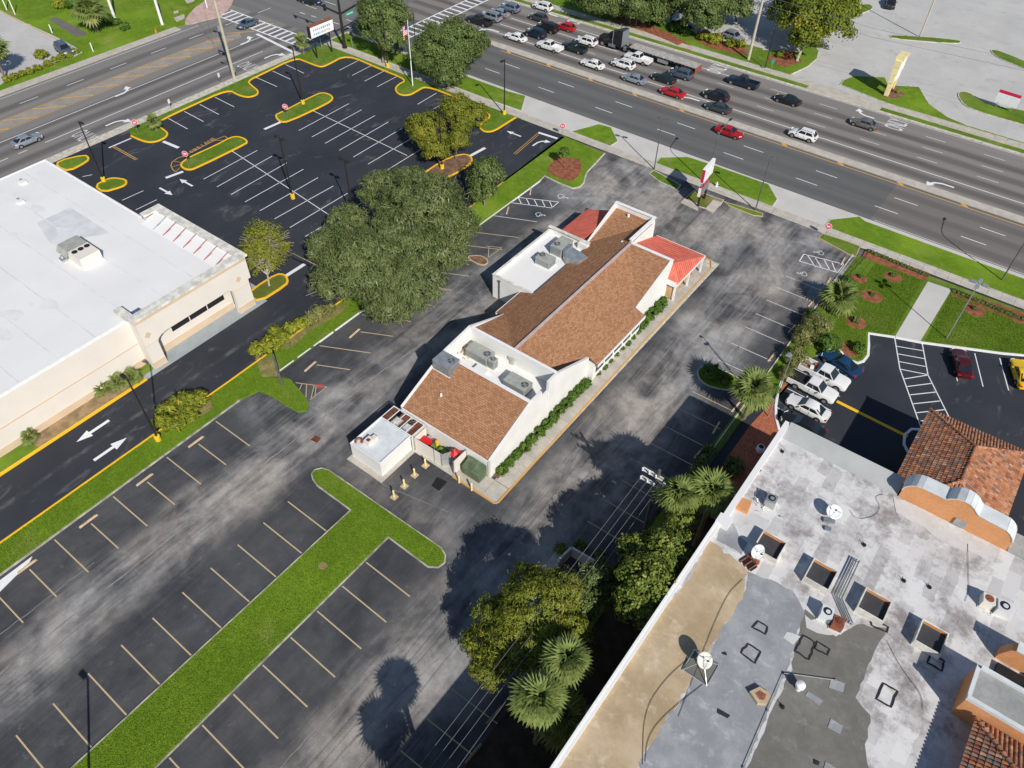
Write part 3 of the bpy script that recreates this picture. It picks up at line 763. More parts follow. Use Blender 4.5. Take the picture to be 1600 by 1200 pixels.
pline('401,53 459,82', .6, Wp, road_b, 'stop_line', .01)
# crosswalks
for a, b in (('350,11 492,66', ''), ('357,3 396,20 497,60', '')): pass
def crosswalk(a0, a1, b0, b1, n, parent, wbar=.5):
    a0, a1, b0, b1 = map(Vector, (a0, a1, b0, b1))
    line(a0, a1, .3, Wp, parent, 'crosswalk_edge', .011); line(b0, b1, .3, Wp, parent, 'crosswalk_edge', .011)
    for i in range(n):
        t = (i + .5) / n; line(a0.lerp(a1, t), b0.lerp(b1, t), wbar, Wp, parent, 'crosswalk_bar', .0125)
crosswalk((-146.2, 93.6), (-121.2, 93.9), (-146.2, 97.3), (-121.2, 97.6), 15, road_b)
crosswalk((-111.2, 104.8), (-111.6, 138.5), (-107.6, 104.8), (-108.0, 138.5), 19, road_a)
for k in range(9): line((-134.0 + 3.1 * k, 105.5 + .25 * k), (-132.6 + 3.1 * k, 105.6 + .25 * k), .2, Wp, road_b, 'lane_dash', .011)
# mall lot
for s in ('1245,593 1321,628', '1231,606 1316,650') : pass
for y in (71.7, 68.6, 65.95, 62.5):
    line((-9.6, y), (-4.4, y - .2), .1, Wp, lot_mall, 'parking_stripe')
line(G(1307.5, 627), G(1418, 682), .42, M['yellow_kerb'], lot_mall, 'painted_line')
for s in ('1484.5,545 1496,595.5', '1523,552 1536,604', '1562,559.5 1576,610'): pline(s, .11, Wp, lot_mall)
pline('1398,528 1406,576 1436,660 1440,670', .12, Wp, lot_mall); pline('1441,537 1450,586 1483,652 1490,668', .12, Wp, lot_mall)
for s in ('1401,541 1442,548', '1403,553 1444.5,560.5', '1405,565 1447.5,573', '1407.5,577 1450,585.5', '1413,592 1450,586', '1417.5,604 1456,599', '1422,617 1463,612.5', '1427,631 1468.5,626.5', '1432,645 1476,640', '1437,658 1484,653'):
    pline(s, .12, Wp, lot_mall)
kerb_line(GS('1443,672 1424,671 1413,680 1412,695 1419,708 1432,722'), 'white_kerb', .25, .14)
# far lot bays
for k in range(5):
    a = G(1530 + 9 * k * 2, 92 + 3 * k * 2); line(a, (a[0] + 5.2, a[1] - 2.6), .1, M['worn_white'], lot_far, 'parking_stripe', -.004)
for k in range(9): line((-8.0 + 2.2 * k, 176 + 3.1 * k), (-3 + 2.2 * k, 173.5 + 3.1 * k), .1, M['worn_white'], lot_far, 'parking_stripe', -.004)
# seams and cracks in the old lot
def crack(pts, w_, mat='kerb', parent=None):
    p = []
    for a, b in zip(pts, pts[1:]):
        n = max(2, int((Vector(b) - Vector(a)).length / .8))
        for i in range(n): t = i / n; p.append((a[0] + (b[0] - a[0]) * t + random.gauss(0, .035), a[1] + (b[1] - a[1]) * t + random.gauss(0, .035)))
    p.append(pts[-1])
    return outline(p, .006, w_ * .8, M[mat], 'pavement_seam', parent or lot_old, closed=False)
M['seam'] = stain_mat('pale pavement seam', (.30, .30, .29), (.16, .16, .16), .7, (.36, .35, .34))
crack([(-48.3, -40), (-48.0, 10), (-47.6, 40), (-46.4, 52)], .16, 'seam'); crack([(-51.6, -40), (-51.3, 6)], .08, 'seam')
crack([(-24.6, -40), (-24.3, 8), (-24.0, 18)], .08, 'seam'); crack([(-21.7, -40), (-21.3, 10), (-20.2, 20)], .14, 'seam')
crack([(-44.2, 44), (-43.4, 60)], .1, 'seam'); crack([(-23.6, 40), (-23.2, 78)], .07, 'seam'); crack([(-19.0, 40), (-18.9, 84)], .06, 'seam')
crack([(-53, 90.5), (-36, 91.8), (-14, 92.6)], .07, 'seam'); crack(GS('862,532 950,568'), .12, 'worn_white'); crack([(-50.5, 20), (-46.5, 20.3)], .05, 'seam')
crack(GS('560,735 605,760 700,800'), .06, 'seam'); crack(GS('400,790 420,760 470,700'), .06, 'seam')
for s, m in (('493,680 502,685 495,692 485,687', 'rust'), ('683,745 699,753 686,767 674,759', 'dark')):
    mb = MB(); p = GS(s); mb.prism(p, .0, .014); o = mb.build('drain_grate', M['dark' if m == 'dark' else 'rust'])
    tag(o, 'rusty brown drain grate in the asphalt left of the white cold store' if m == 'rust' else 'black drain grate in the asphalt below the fenced yard', 'drain grate')
# ================================================================ THE RESTAURANT
RX, XE, XW = -34.4, -28.45, -40.4                       # ridge, east wing wall, west wing wall
SL = .37; ZR = 5.55
rest = thing('restaurant', 'white walled restaurant with brown shingle roofs and coral red porch roofs', 'building', (RX, 55, 0))
ww = MB()
Y0, Y1, Y2, Y3, Y4, Y5, Y6 = 35.7, 42.4, 47.0, 53.3, 63.7, 71.6, 77.7
ww.prism([(XW + .3, Y0), (XE - .3, Y0), (XE - .3, Y1 + .3), (XW + .3, Y1 + .3)], 0, 2.6)            # rear block
ww.prism([(XW + .3, Y1), (XE - .3, Y1), (XE - .3, Y2), (XW + .3, Y2)], 0, 3.75)                    # equipment pit floor level
ww.prism([(XW + .3, Y2), (XE - .3, Y2), (XE - .3, Y5), (XW + .3, Y5)], 0, 2.5)
ww.prism([(XW + .3, Y5), (RX - .02, Y5), (RX - .02, Y6), (XW + .3, Y6)], 0, 3.0)
ww.prism([(XE - .3, Y3), (-27.75, Y3), (-27.75, Y4), (XE - .3, Y4)], 0, 2.55)                       # dining bay
ww.prism([(-41.2, Y3), (XW + .3, Y3), (XW + .3, 58.2), (-41.2, 58.2)], 0, 2.55)
ww.build('wall', M['white_wall'], rest)
def wing(x0, x1, prof, name='wing_wall'):
    """upright wall in a Y-Z profile, between x0 and x1"""
    mb = MB(); n = len(prof)
    vs = [(x0, y, z) for y, z in prof] + [(x1, y, z) for y, z in prof]
    fs = [tuple(range(n)), tuple(range(2 * n - 1, n - 1, -1))] + [(i, (i + 1) % n, n + (i + 1) % n, n + i) for i in range(n)]
    mb.add(vs, fs); return mb.build(name, M['white_wall'], rest)
wing(XE - .28, XE, [(Y0 - .1, 0), (45.35, 0), (45.35, 4.55), (44.2, 4.55), (44.2, 5.5), (Y1 + .2, 5.5), (Y0 - .1, 2.78)])
wing(XE - .28, XE + .002, [(45.352, 0), (Y3, 0), (Y3, 3.3), (Y2 + .05, 5.94), (45.352, 5.94)])
wing(XE - .28, XE, [(Y4, 0), (Y5 + .25, 0), (Y5 + .25, 5.62), (Y5 - .1, 5.62), (Y4, 3.3)])
wing(XW, XW + .28, [(Y0 - .1, 0), (Y3, 0), (Y3, 3.3), (Y2 + .05, 5.94), (Y1 + .1, 5.5), (Y0 - .1, 2.78)])
wing(XW, XW + .28, [(Y5 - .8, 0), (Y6 + .25, 0), (Y6 + .25, 6.0), (Y6 - .3, 6.0), (Y5 - .8, 3.35)])
wing(RX - .28, RX, [(Y5 + .25, 0), (Y6 + .25, 0), (Y6 + .25, 5.2), (Y6 - .1, 5.95), (Y5 + .25, 5.95)])
def boxes(name, mat, parent, *bs):
    for b_ in bs:
        mb = MB(); mb.box(*b_); mb.build(name, mat, parent)
pw_box = lambda *b_: boxes('parapet_wall', M['white_wall'], rest, b_)
pw_box(XW + .28, Y2 - .12, 3.7, XE - .28, Y2 + .12, 5.94)             # wall between pit and main roof
pw_box(XW + .28, Y1 - .12, 3.7, XE - .28, Y1 + .18, 5.35)             # low wall between pit and rear roof
pw_box(RX + .002, Y5 - .05, 0, XE - .28, Y5 + .25, 5.62)              # front false wall
fp = MB(); fp.box(XW + .28, Y6 - .05, 0, RX - .28, Y6 + .25, 6.0); fp.build('parapet_wall', M['white_wall'], rest)
pc_box = lambda *b_: boxes('coping', M['white_metal'], rest, b_); pc_box(XW - .05, Y6 - .16, 6.0, RX + .05, Y6 + .32, 6.06); pc_box(RX - .34, Y5 + .1, 5.95, RX + .06, Y6 - .17, 6.0)
pc_box(RX + .07, Y5 - .12, 5.62, XE + .06, Y5 + .3, 5.68); pc_box(XW + .3, Y2 - .18, 5.94, XE - .3, Y2 + .17, 5.98)
pc_box(XW + .3, Y1 - .18, 5.35, XE - .3, Y1 + .24, 5.4)

# shingle roofs
def plane(name, pts, mat, th=.12):
    mb = MB(); n = len(pts)
    vs = list(pts) + [(x, y, z - th) for x, y, z in pts]
    mb.add(vs, [tuple(range(n)), tuple(range(2 * n - 1, n - 1, -1))] + [(i, n + i, n + (i + 1) % n, (i + 1) % n) for i in range(n)])
    return mb.build(name, mat, rest)
gz = lambda x: ZR - SL * abs(x - RX)
eE, eW = -27.25, -41.5
xe = XE - .29; xw = XW + .29
zsh = lambda y: ZR - SL * (y - Y2 - .13)
plane('shingle_roof', [(RX, Y2 + .13, ZR), (xe, Y2 + .13, gz(xe)), (xe, Y3, gz(xe)), (eE, Y3, gz(eE)), (eE, Y4, gz(eE)), (xe, Y4, gz(xe)), (xe, Y5 - .06, gz(xe)), (RX, Y5 - .06, ZR)], M['shingle_x'])
plane('shingle_roof', [(RX, Y5 - .06, ZR + .002), (xe, Y4 + .2, gz(xe) + .002), (xe, Y5 - .06, 5.5)], M['shingle_y'])
plane('shingle_roof', [(RX, Y2 + .13, ZR), (RX, Y6 - .6, ZR), (xw, Y5 - .6, gz(xw)), (xw, 70.2, gz(xw)), (-39.5, 70.2, gz(-39.5)), (-39.5, 58.2, gz(-39.5)), (eW, 58.2, gz(eW)), (eW, Y3, gz(eW)), (xw, Y3, gz(xw))], M['shingle_x'])
plane('shingle_roof', [(RX, Y2 + .13, ZR + .002), (xw, Y3, gz(xw) + .002), (xw, Y2 + .125, ZR + .002), (RX, Y2 + .125, ZR + .002)], M['shingle_y'])
plane('shingle_roof', [(RX - .29, Y6 - .9, ZR - .08), (xw, Y5 - .6, gz(xw)), (xw, Y6 - .06, 5.3), (RX - .29, Y6 - .06, 5.3)], M['shingle_y'])
plane('shingle_roof', [(xw, Y0 - .15, 2.66), (xe, Y0 - .15, 2.66), (xe, Y1 - .13, 5.3), (xw, Y1 - .13, 5.3)], M['shingle_y'])
rc = MB(); rc.prism([(RX - .1, Y2 + .2), (RX + .16, Y2 + .2), (RX + .16, Y5 - .1), (RX - .1, Y5 - .1)], ZR - .05, ZR + .14)
rc.build('ridge_flashing', simple('pink grey ridge flashing', (.48, .4, .4), .6), rest)
fa_box = lambda *b_: boxes('fascia', M['white_metal'], rest, b_); fa_box(eE + .0, Y3 - .02, 2.52, eE + .06, Y4 + .02, gz(eE) + .03); fa_box(eW - .06, Y3 - .02, 2.52, eW, 58.2, gz(eW) + .03)
fa_box(xw, Y0 - .24, 2.5, xe, Y0 - .155, 2.72)

wd_box = lambda *b_: boxes('window', M['glass'], rest, b_)
for k in range(5): wd_box(-27.74, Y3 + .6 + k * 2.0, .95, -27.70, Y3 + 2.2 + k * 2.0, 2.25)

# flat white roof on the west side with its parapet
fl = MB()
fx0, fx1, fy0, fy1 = -45.77, -39.55, 58.1, 70.4
fl.box(fx0 + .2, fy0 + .2, 0, fx1, fy1 - .2, 3.12); fl.build('flat_roof_block', M['white_roof'], rest)
fw_box = lambda *b_: boxes('parapet_wall', M['white_wall'], rest, b_)
fw_box(fx0, fy0, 0, fx0 + .2, fy1, 3.5); fw_box(fx0 + .2, fy0, 0, fx1, fy0 + .2, 3.5)
fw_box(fx0 + .2, fy1 - .2, 0, fx1, fy1, 4.0); fw_box(-40.8, fy1 - .9, 3.1, fx1 + .1, fy1 - .2, 3.95)

cp_box = lambda *b_: boxes('coping', M['parapet'], rest, b_); cp_box(fx0 - .06, fy0 - .06, 3.5, fx0 + .26, fy1, 3.56); cp_box(fx0 + .27, fy0 - .06, 3.5, fx1 - .2, fy0 + .26, 3.56); cp_box(fx0 - .04, fy1 - .42, 4.0, fx1 + .12, fy1 + .06, 4.08)

dp = MB(); dp.box(fx0 + 1.0, fy0 - .12, .2, fx0 + 1.14, fy0 - .01, 2.9); dp.box(fx0 + .92, fy0 - .16, 2.9, fx0 + 1.22, fy0 - .01, 3.1)
dp.build('downpipe', M['greypole'], rest)
d2 = MB(); d2.tube([(XE + .07, 45.3, 4.3), (XE + .07, 45.3, .3)], .06); d2.build('downpipe', M['white_metal'], rest)
# coral porches: standing seam hip roofs
def porch(sx, xo, xi, xw_, yw, yo, ye):
    """roof round the outside corner: outer eave xo, wall xw_, front eave yo, wall yw, ends at ye; inner end at xi"""
    ze, zi = 2.55, 3.75
    pts_f = [(xi, yo, ze), (xo, yo, ze), (xw_, yw, zi + 1.35), (xi, yw, zi + 1.35)]
    pts_s = [(xo, yo, ze), (xo, ye, ze), (xw_, ye, ze + .42), (xw_, yw, zi + 1.35)]
    return pts_f, pts_s
def seam_roof(pts, nx, name, axis):
    plane(name, pts, M['red_metal'], .08)
# east porch
ze = 2.62
plane('porch_roof', [(RX + .01, 79.0, ze), (-27.15, 79.0, ze), (XE + .05, Y5 + .26, 5.2), (RX + .01, Y5 + .26, 5.2)], M['red_metal'], .08)
plane('porch_roof', [(-27.15, 79.0, ze), (-27.15, 71.2, ze), (XE + .01, 71.2, 3.1), (XE + .01, Y5 + .27, 5.15)], M['red_metal'], .08)
def ribs(a0, a1, b0, b1, n, h=.06, wd=.05):
    """raised seams from line a (eave) to line b (head)"""
    a0, a1, b0, b1 = map(Vector, (a0, a1, b0, b1))
    for i in range(n):
        t = (i + .5) / n; a = a0.lerp(a1, t); b = b0.lerp(b1, t)
        if (b - a).length < .15: continue
        d = (a1 - a0).normalized() * wd / 2
        mb = MB(); u = Vector((0, 0, h))
        vs = [a - d, a + d, b + d, b - d, a - d + u, a + d + u, b + d + u, b - d + u]
        mb.add(vs, [(4, 5, 6, 7), (0, 1, 5, 4), (1, 2, 6, 5), (2, 3, 7, 6), (3, 0, 4, 7)])
        mb.build('roof_seam', M['red_metal'], rest)
hip = lambda t: (-27.15 + (XE + .05 + 27.15) * t, 79.0 + (Y5 + .26 - 79.0) * t, ze + (5.2 - ze) * t)
ribs((RX, 79.0, ze), (XE, 79.0, ze), (RX, Y5 + .3, 5.2), (XE, Y5 + .3, 5.2), 17)
for i in range(18):
    y = 71.3 + i * .43
    t = min(1, (79.0 - y) / (79.0 - Y5 - .26)); hx = hip(t)
    mb = MB(); x1, z1 = hx[0], hx[2] if y > Y5 + .3 else 3.12
    mb.add([(-27.15, y, ze), (-27.15, y + .05, ze), (x1, y + .05, z1), (x1, y, z1), (-27.15, y, ze + .06), (-27.15, y + .05, ze + .06), (x1, y + .05, z1 + .06), (x1, y, z1 + .06)], [(4, 5, 6, 7), (0, 1, 5, 4), (1, 2, 6, 5), (2, 3, 7, 6), (3, 0, 4, 7)])
    mb.build('roof_seam', M['red_metal'], rest)
pf_box = lambda *b_: boxes('fascia', M['white_metal'], rest, b_); pf_box(RX + .02, 79.0, 2.4, -27.09, 79.06, 2.66); pf_box(-27.15, 71.1, 2.4, -27.09, 79.0, 2.66); pf_box(XE + .02, 71.06, 2.4, -27.09, 71.12, 3.16)

st = MB(); st.box(XE + .01, 71.4, 0, -27.7, 71.9, 2.4); st.box(RX + .4, 72.2, 0, -28.0, 77.6, 2.45); st.build('stone_pier', M['stone'], rest)
for y in (71.3, 75.0, 78.7):
    mb = MB(); mb.box(-27.42, y, .05, -27.2, y + .2, 2.4); mb.build('porch_post', M['white_metal'], rest)
for k in range(4):
    mb = MB(); mb.box(-27.98, 72.6 + k * 1.25, .6, -27.93, 73.7 + k * 1.25, 2.2); mb.build('window', M['glass'], rest)
# west porch: one slope
plane('porch_roof', [(-45.05, 70.45, ze), (-45.05, 78.4, ze), (XW - .01, 78.4, 4.3), (XW - .01, 70.45, 4.3)], M['red_metal'], .08)
for i in range(18):
    y = 70.6 + i * .45
    mb = MB(); mb.add([(-45.05, y, ze), (-45.05, y + .05, ze), (XW - .02, y + .05, 4.3), (XW - .02, y, 4.3), (-45.05, y, ze + .06), (-45.05, y + .05, ze + .06), (XW - .02, y + .05, 4.36), (XW - .02, y, 4.36)], [(4, 5, 6, 7), (0, 1, 5, 4), (1, 2, 6, 5), (2, 3, 7, 6), (3, 0, 4, 7)])
    mb.build('roof_seam', M['red_metal'], rest)
ps = MB(); ps.box(-44.6, 71, 0, XW - .02, 77.6, 2.5); ps.build('porch_wall', M['white_wall'], rest)
# roof vents
v = MB(); v.tube([G3(690, 627, 3.0)[:2] + (2.9,), G3(690, 627, 3.0)[:2] + (4.15,)], .13, 12); v.build('flue_pipe', M['white_metal'], rest)
for x, y, z in ((785.5, 657.5, 3.6), (972, 379, 4.9), (982, 337, 5.4), (700, 650, 3.1)):
    c = G(x, y, z); mb = MB(); mb.cyl(c[0], c[1], z - .4, z + .2, .16, 10); mb.build('roof_vent', M['dark' if x < 790 else 'white_metal'], rest)
c = G(738, 596, 4.3); mb = MB(); mb.cyl(c[0], c[1], 3.6, 4.5, .3, 14); mb.cyl(c[0], c[1], 4.5, 4.8, .42, 14, 0, .3); mb.build('roof_ventilator', M['metal'], rest)
c = G(802, 559, 4.4); mb = MB(); mb.cyl(c[0], c[1], 3.75, 4.5, .5, 16, 0, .5); mb.cyl(c[0], c[1], 4.5, 4.75, .62, 16); mb.build('exhaust_fan', M['ac'], rest)
# --- plant on the roof: every unit is a thing
def ac_unit(name, label, c, z, sx, sy, h, fan=(.3, 0), rz=0.0, group=None, mat='ac', fans=None, fr=.38):
    t = thing(name, label, 'air conditioner', (c[0], c[1], z), rz, group)
    t.rotation_euler = (0, 0, 0)
    mb = MB(); mb.box(c[0] - sx / 2, c[1] - sy / 2, z + .1, c[0] + sx / 2, c[1] + sy / 2, z + h); mb.box(c[0] - sx / 2 - .03, c[1] - sy / 2 - .03, z + h, c[0] + sx / 2 + .03, c[1] + sy / 2 + .03, z + h + .05)
    mb.build('cabinet', M[mat], t)
    mb = MB(); mb.box(c[0] - sx / 2 - .05, c[1] - sy / 2 - .05, z, c[0] + sx / 2 + .05, c[1] + sy / 2 + .05, z + .1); mb.build('curb', M['white_roof'], t)
    fm = MB()
    nn = max(3, int(sx / .16))
    for i in range(nn): fm.box(c[0] - sx / 2 + .08 + (sx - .16) * i / nn, c[1] - sy / 2 - .015, z + .2, c[0] - sx / 2 + .08 + (sx - .16) * (i + .6) / nn, c[1] - sy / 2 - .002, z + h - .12)
    nn = max(3, int(sy / .16))
    for i in range(nn): fm.box(c[0] + sx / 2 + .002, c[1] - sy / 2 + .08 + (sy - .16) * i / nn, z + .2, c[0] + sx / 2 + .015, c[1] - sy / 2 + .08 + (sy - .16) * (i + .6) / nn, z + h - .12)
    fm.build('louvre', M['ac_fin'], t)
    for fx, fy in (fans or [fan]):
        f = MB(); f.cyl(c[0] + fx * sx, c[1] + fy * sy, z + h + .05, z + h + .12, fr, 18); fo = f.build('fan_opening', M['dark'], t)
        g_ = MB()
        for rr in (.35, .68, 1.0):
            pts = [(c[0] + fx * sx + fr * rr * math.cos(a), c[1] + fy * sy + fr * rr * math.sin(a), z + h + .135) for a in [i * math.pi / 8 for i in range(17)]]
            g_.tube(pts, .018, 4)
        for a in (0, .785, 1.57, 2.356): g_.tube([(c[0] + fx * sx - fr * math.cos(a), c[1] + fy * sy - fr * math.sin(a), z + h + .13), (c[0] + fx * sx + fr * math.cos(a), c[1] + fy * sy + fr * math.sin(a), z + h + .13)], .015, 4)
        g_.build('fan_guard', M['ac_fin'], t)
    return t
ac_unit('rooftop_unit', 'boxy grey air handler beside the dead leaves in the restaurant roof pit', (-37.6, 45.5), 3.76, 2.9, 1.5, 1.15, (.33, .0))
ac_unit('rooftop_unit', 'grey air handler at the street side end of the restaurant roof pit', (-31.6, 44.3), 3.76, 2.7, 1.5, 1.15, (.33, .0))
ac_unit('condenser', 'tall narrow grey condenser next to the air handler in the roof pit', (-35.6, 45.2), 3.76, .75, .75, 1.25, (0, 0), fr=.28)
ac_unit('rooftop_unit', 'pale grey cabinet overhanging the rear shingle roof on the parking lot side', (-38.9, 41.4), 4.55, 2.3, 1.75, 1.35, (.25, .12), mat='metal')
mb = MB(); mb.box(-36.9, 43.0, 3.76, -35.4, 44.2, 4.35); tag(mb.build('roof_hatch', M['white_roof']), 'low white box in the restaurant roof pit in front of the condenser', 'roof hatch')
ac_unit('rooftop_unit', 'larger grey unit joined to a duct on the white flat roof', (-42.0, 67.6), 3.13, 1.7, 2.6, 1.35, (-.2, -.22))
ac_unit('rooftop_unit', 'smaller grey unit standing alone on the white flat roof', (-42.1, 64.2), 3.13, 2.1, 1.5, 1.05, (-.3, .1))
dk = thing('duct', 'sheet metal duct running from the grey unit into the shingle slope', 'duct', (-39.8, 67.0, 3.13))
mb = MB(); mb.prism([(-41.0, 66.4), (-39.9, 65.6), (-38.2, 65.4), (-37.9, 67.3), (-39.6, 67.6), (-41.0, 67.9)], 3.15, 4.45); mb.build('duct_body', M['metal'], dk)
mb = MB(); mb.box(-41.05, 66.3, 4.45, -40.6, 68.0, 4.6); mb.build('collar', M['ac_fin'], dk)
lf = MB()
for i in range(160):
    x, y = random.gauss(-39.3, .45), random.gauss(45.6, .55); s = random.uniform(.05, .13); a = random.uniform(0, 6.3); z = 3.77 + random.uniform(0, .22)
    lf.add([(x + s * math.cos(a), y + s * math.sin(a), z), (x - s * math.sin(a), y + s * math.cos(a), z + .05), (x - s * math.cos(a), y - s * math.sin(a), z), (x + s * math.sin(a), y - s * math.cos(a), z + .03)], [(0, 1, 2, 3)])
o = stuff(lf.build('dead_leaves', simple('dead leaves', (.3, .18, .08), .9, .4, 9))); tag(o, 'drift of dead brown leaves in the corner of the restaurant roof pit', 'leaves')
# --- cold store, lattice shed and fenced yard at the back
cs = thing('cold_store', 'white box cold store with pale flat roof on a concrete slab behind the restaurant', 'outbuilding', (-39.2, 31.3, 0))
mb = MB(); mb.box(-41.6, 28.45, 0, -36.7, 33.6, .1); mb.build('slab', M['concrete'], cs)
mb = MB(); mb.box(-41.3, 29.05, .1, -37.15, 33.45, 2.12); mb.build('wall', M['white_wall'], cs)
mb = MB()
mb.box(-41.32, 29.03, 2.12, -41.2, 33.47, 2.3); mb.box(-41.2, 29.03, 2.12, -37.13, 29.12, 2.3); mb.box(-37.22, 29.12, 2.12, -37.13, 33.47, 2.3)
mb.build('coping', M['white_metal'], cs)
mb = MB(); mb.box(-41.2, 29.12, 2.12, -37.22, 33.47, 2.17); mb.build('roof_sheet', M['coping'], cs)
f = thing('compressor', 'rusty fan and white housing on the cold store roof', 'compressor', (-40.3, 30.3, 2.17))
mb = MB(); mb.box(-40.2, 29.9, 2.17, -39.5, 30.7, 2.75); mb.box(-40.0, 30.75, 2.17, -39.5, 31.2, 2.6); mb.build('housing', M['cream_wall'], f)
mb = MB(); mb.box(-40.0, 30.05, 2.76, -39.65, 30.4, 2.79); mb.build('opening', M['rust'], f)
mb = MB(); mb.tube([(-40.75 + .35 * math.cos(a), 29.75 + .35 * math.sin(a), 2.35) for a in [i * .5 for i in range(10)]], .12, 8); mb.build('fan_shroud', M['rust_red'], f)
ls = thing('lattice_shed', 'rust red slatted enclosure roof with white frame between cold store and restaurant', 'shed', (-39.2, 34.7, 0))
mb = MB()
mb.box(-41.3, 33.5, 0, -41.2, 35.5, 2.0); mb.box(-37.1, 33.5, 0, -37.0, 35.5, 2.0); mb.build('wall', M['cream_wall'], ls)
mb = MB(); mb.box(-41.15, 33.55, .02, -37.15, 35.45, .08); mb.build('floor', M['rust'], ls)
bars = MB()
mb = MB(); mb.box(-41.32, 33.48, 2.2, -36.98, 33.56, 2.28); mb.box(-41.32, 35.4, 2.2, -36.98, 35.48, 2.28); mb.build('frame', M['white_metal'], ls)
for k in range(6):
    x = -41.28 + k * .852; mb = MB(); mb.box(x - .03, 33.56, 2.2, x + .03, 35.4, 2.28); mb.build('frame_bar', M['white_metal'], ls)
for k in range(5):
    for a in range(9):
        if k in (1, 3) and a < 5: continue
        x = -41.22 + k * .852; mb = MB(); mb.box(x + .02 + a * .088, 33.6, 2.12, x + .085 + a * .088, 35.38, 2.15); mb.build('slat', M['rust'], ls)
for i, x in enumerate((-39.6, -38.2)):
    tt = thing('condenser', 'pale rounded compressor cabinet under the lattice, %s one' % ('left' if i == 0 else 'right'), 'air conditioner', (x, 34.0, .1))
    mb = MB(); mb.rbox((x, 34.1, .1), (1.0, 1.1, 2.15), 0, 0, .9); mb.build('cabinet', M['ac'] if i == 0 else M['metal'], tt)
    mb = MB(); mb.box(x - .3, 33.8, 2.255, x + .3, 34.5, 2.3); mb.build('lid', M['parapet'], tt)
fy = thing('yard_fence', 'pale panel fence with open gate round the cluttered yard behind the restaurant', 'fence', (-34.2, 33.7, 0))
for i, (a, b) in enumerate((((-36.75, 33.65), (-34.2, 33.7)), ((-34.15, 33.7), (-33.3, 33.72)), ((-31.65, 33.75), (-31.6, 35.6)), ((-36.8, 33.7), (-36.8, 35.4)))):
    a = Vector(a); b = Vector(b); d = (b - a).normalized(); n = Vector((-d.y, d.x)) * .03
    mb = MB(); mb.prism([tuple(a - n), tuple(b - n), tuple(b + n), tuple(a + n)], .05, 2.05); mb.build('gate' if i == 1 else 'panel', M['cream_wall'], fy)
mb = MB(); mb.add([(-33.25, 33.72, .05), (-32.75, 34.6, .05), (-32.75, 34.6, 2.0), (-33.25, 33.72, 2.0), (-33.22, 33.7, .05), (-32.72, 34.58, .05), (-32.72, 34.58, 2.0), (-33.22, 33.7, 2.0)], [(0, 1, 2, 3), (7, 6, 5, 4), (3, 2, 6, 7)]); mb.build('gate', M['metal'], fy)
for x, y in ((-36.8, 33.65), (-34.2, 33.7), (-33.28, 33.72), (-31.65, 33.7), (-31.6, 35.6)):
    mb = MB(); mb.box(x - .05, y - .05, 0, x + .05, y + .05, 2.15); mb.build('post', M['metal'], fy)
yd = pad(rect(-36.9, 33.4, -26.0, 35.65), 'concrete', .04, 'pavement')
slabs(yd, -31.6, -26.0, 33.42, 35.6, 1.8, 'x', .03, .06)
sp = pad(rect(-27.95, 33.4, -26.0, 82.0), 'kerb', .04, 'sidewalk')
slabs(sp, -27.75, -26.15, 35.65, 80.5, 1.55, 'y', .03, .11)
kerb_line([(-31.6, 33.4), (-26.3, 33.4), (-26.02, 33.7), (-26.5, 80.5), (-27.2, 81.9), (-28.4, 82.1)], 'orange_paint', .18, .125)
pad(rect(-28.42, 36.0, -27.78, 70.9), 'mulch', .1, 'mulch_bed')
pad(rect(-34.3, 77.95, -27.6, 81.8), 'concrete', .1, 'pavement'); pad(rect(-45.2, 70.5, -40.5, 79.0), 'concrete', .08, 'pavement')
# yard clutter
def tagged(mb, name, mat, label, cat, group=None): return tag(mb.build(name, mat), label, cat, group)
b = thing('wheelie_bin', 'red cart with lid standing by the left fence of the yard', 'bin', (-36.2, 34.5, 0))
mb = MB(); mb.rbox((-36.1, 34.5, .1), (.9, .8, 1.1), .1, 0, 1.12); mb.build('tub', M['red'], b); mb = MB(); mb.rbox((-36.1, 34.5, 1.2), (1.08, .98, .08), .1); mb.build('lid', M['red'], b)
b = thing('patio_umbrella', 'red parasol canopy standing in the yard near the dumpster', 'parasol', (-32.6, 35.0, 0))
mb = MB(); mb.tube([(-32.6, 35.0, 0), (-32.6, 35.0, 2.0)], .03, 6); mb.build('pole', M['white_metal'], b)
mb = MB(); mb.add([(-32.6 + .62 * math.cos(a), 35.0 + .62 * math.sin(a), 1.5) for a in [i * math.pi / 3 for i in range(6)]] + [(-32.6, 35.0, 1.95)], [(i, (i + 1) % 6, 6) for i in range(6)] + [(5, 4, 3, 2, 1, 0)]); mb.build('canopy', M['red'], b)
mb = MB()
N = 9
vs = [(-35.5 + 2.2 * i / N, 34.35 + .95 * j / 4, .75 + .35 * math.sin(i * 1.1) * math.cos(j * 1.3) + random.uniform(-.1, .1)) for j in range(5) for i in range(N + 1)]
mb.add(vs, [(j * (N + 1) + i, j * (N + 1) + i + 1, (j + 1) * (N + 1) + i + 1, (j + 1) * (N + 1) + i) for j in range(4) for i in range(N)])
mb.prism(rect(-35.4, 34.4, -33.4, 35.2), .05, .7)
tagged(mb, 'tarpaulin', M['green_cloth'], 'crumpled green tarpaulin heaped over boxes in the yard', 'tarpaulin')
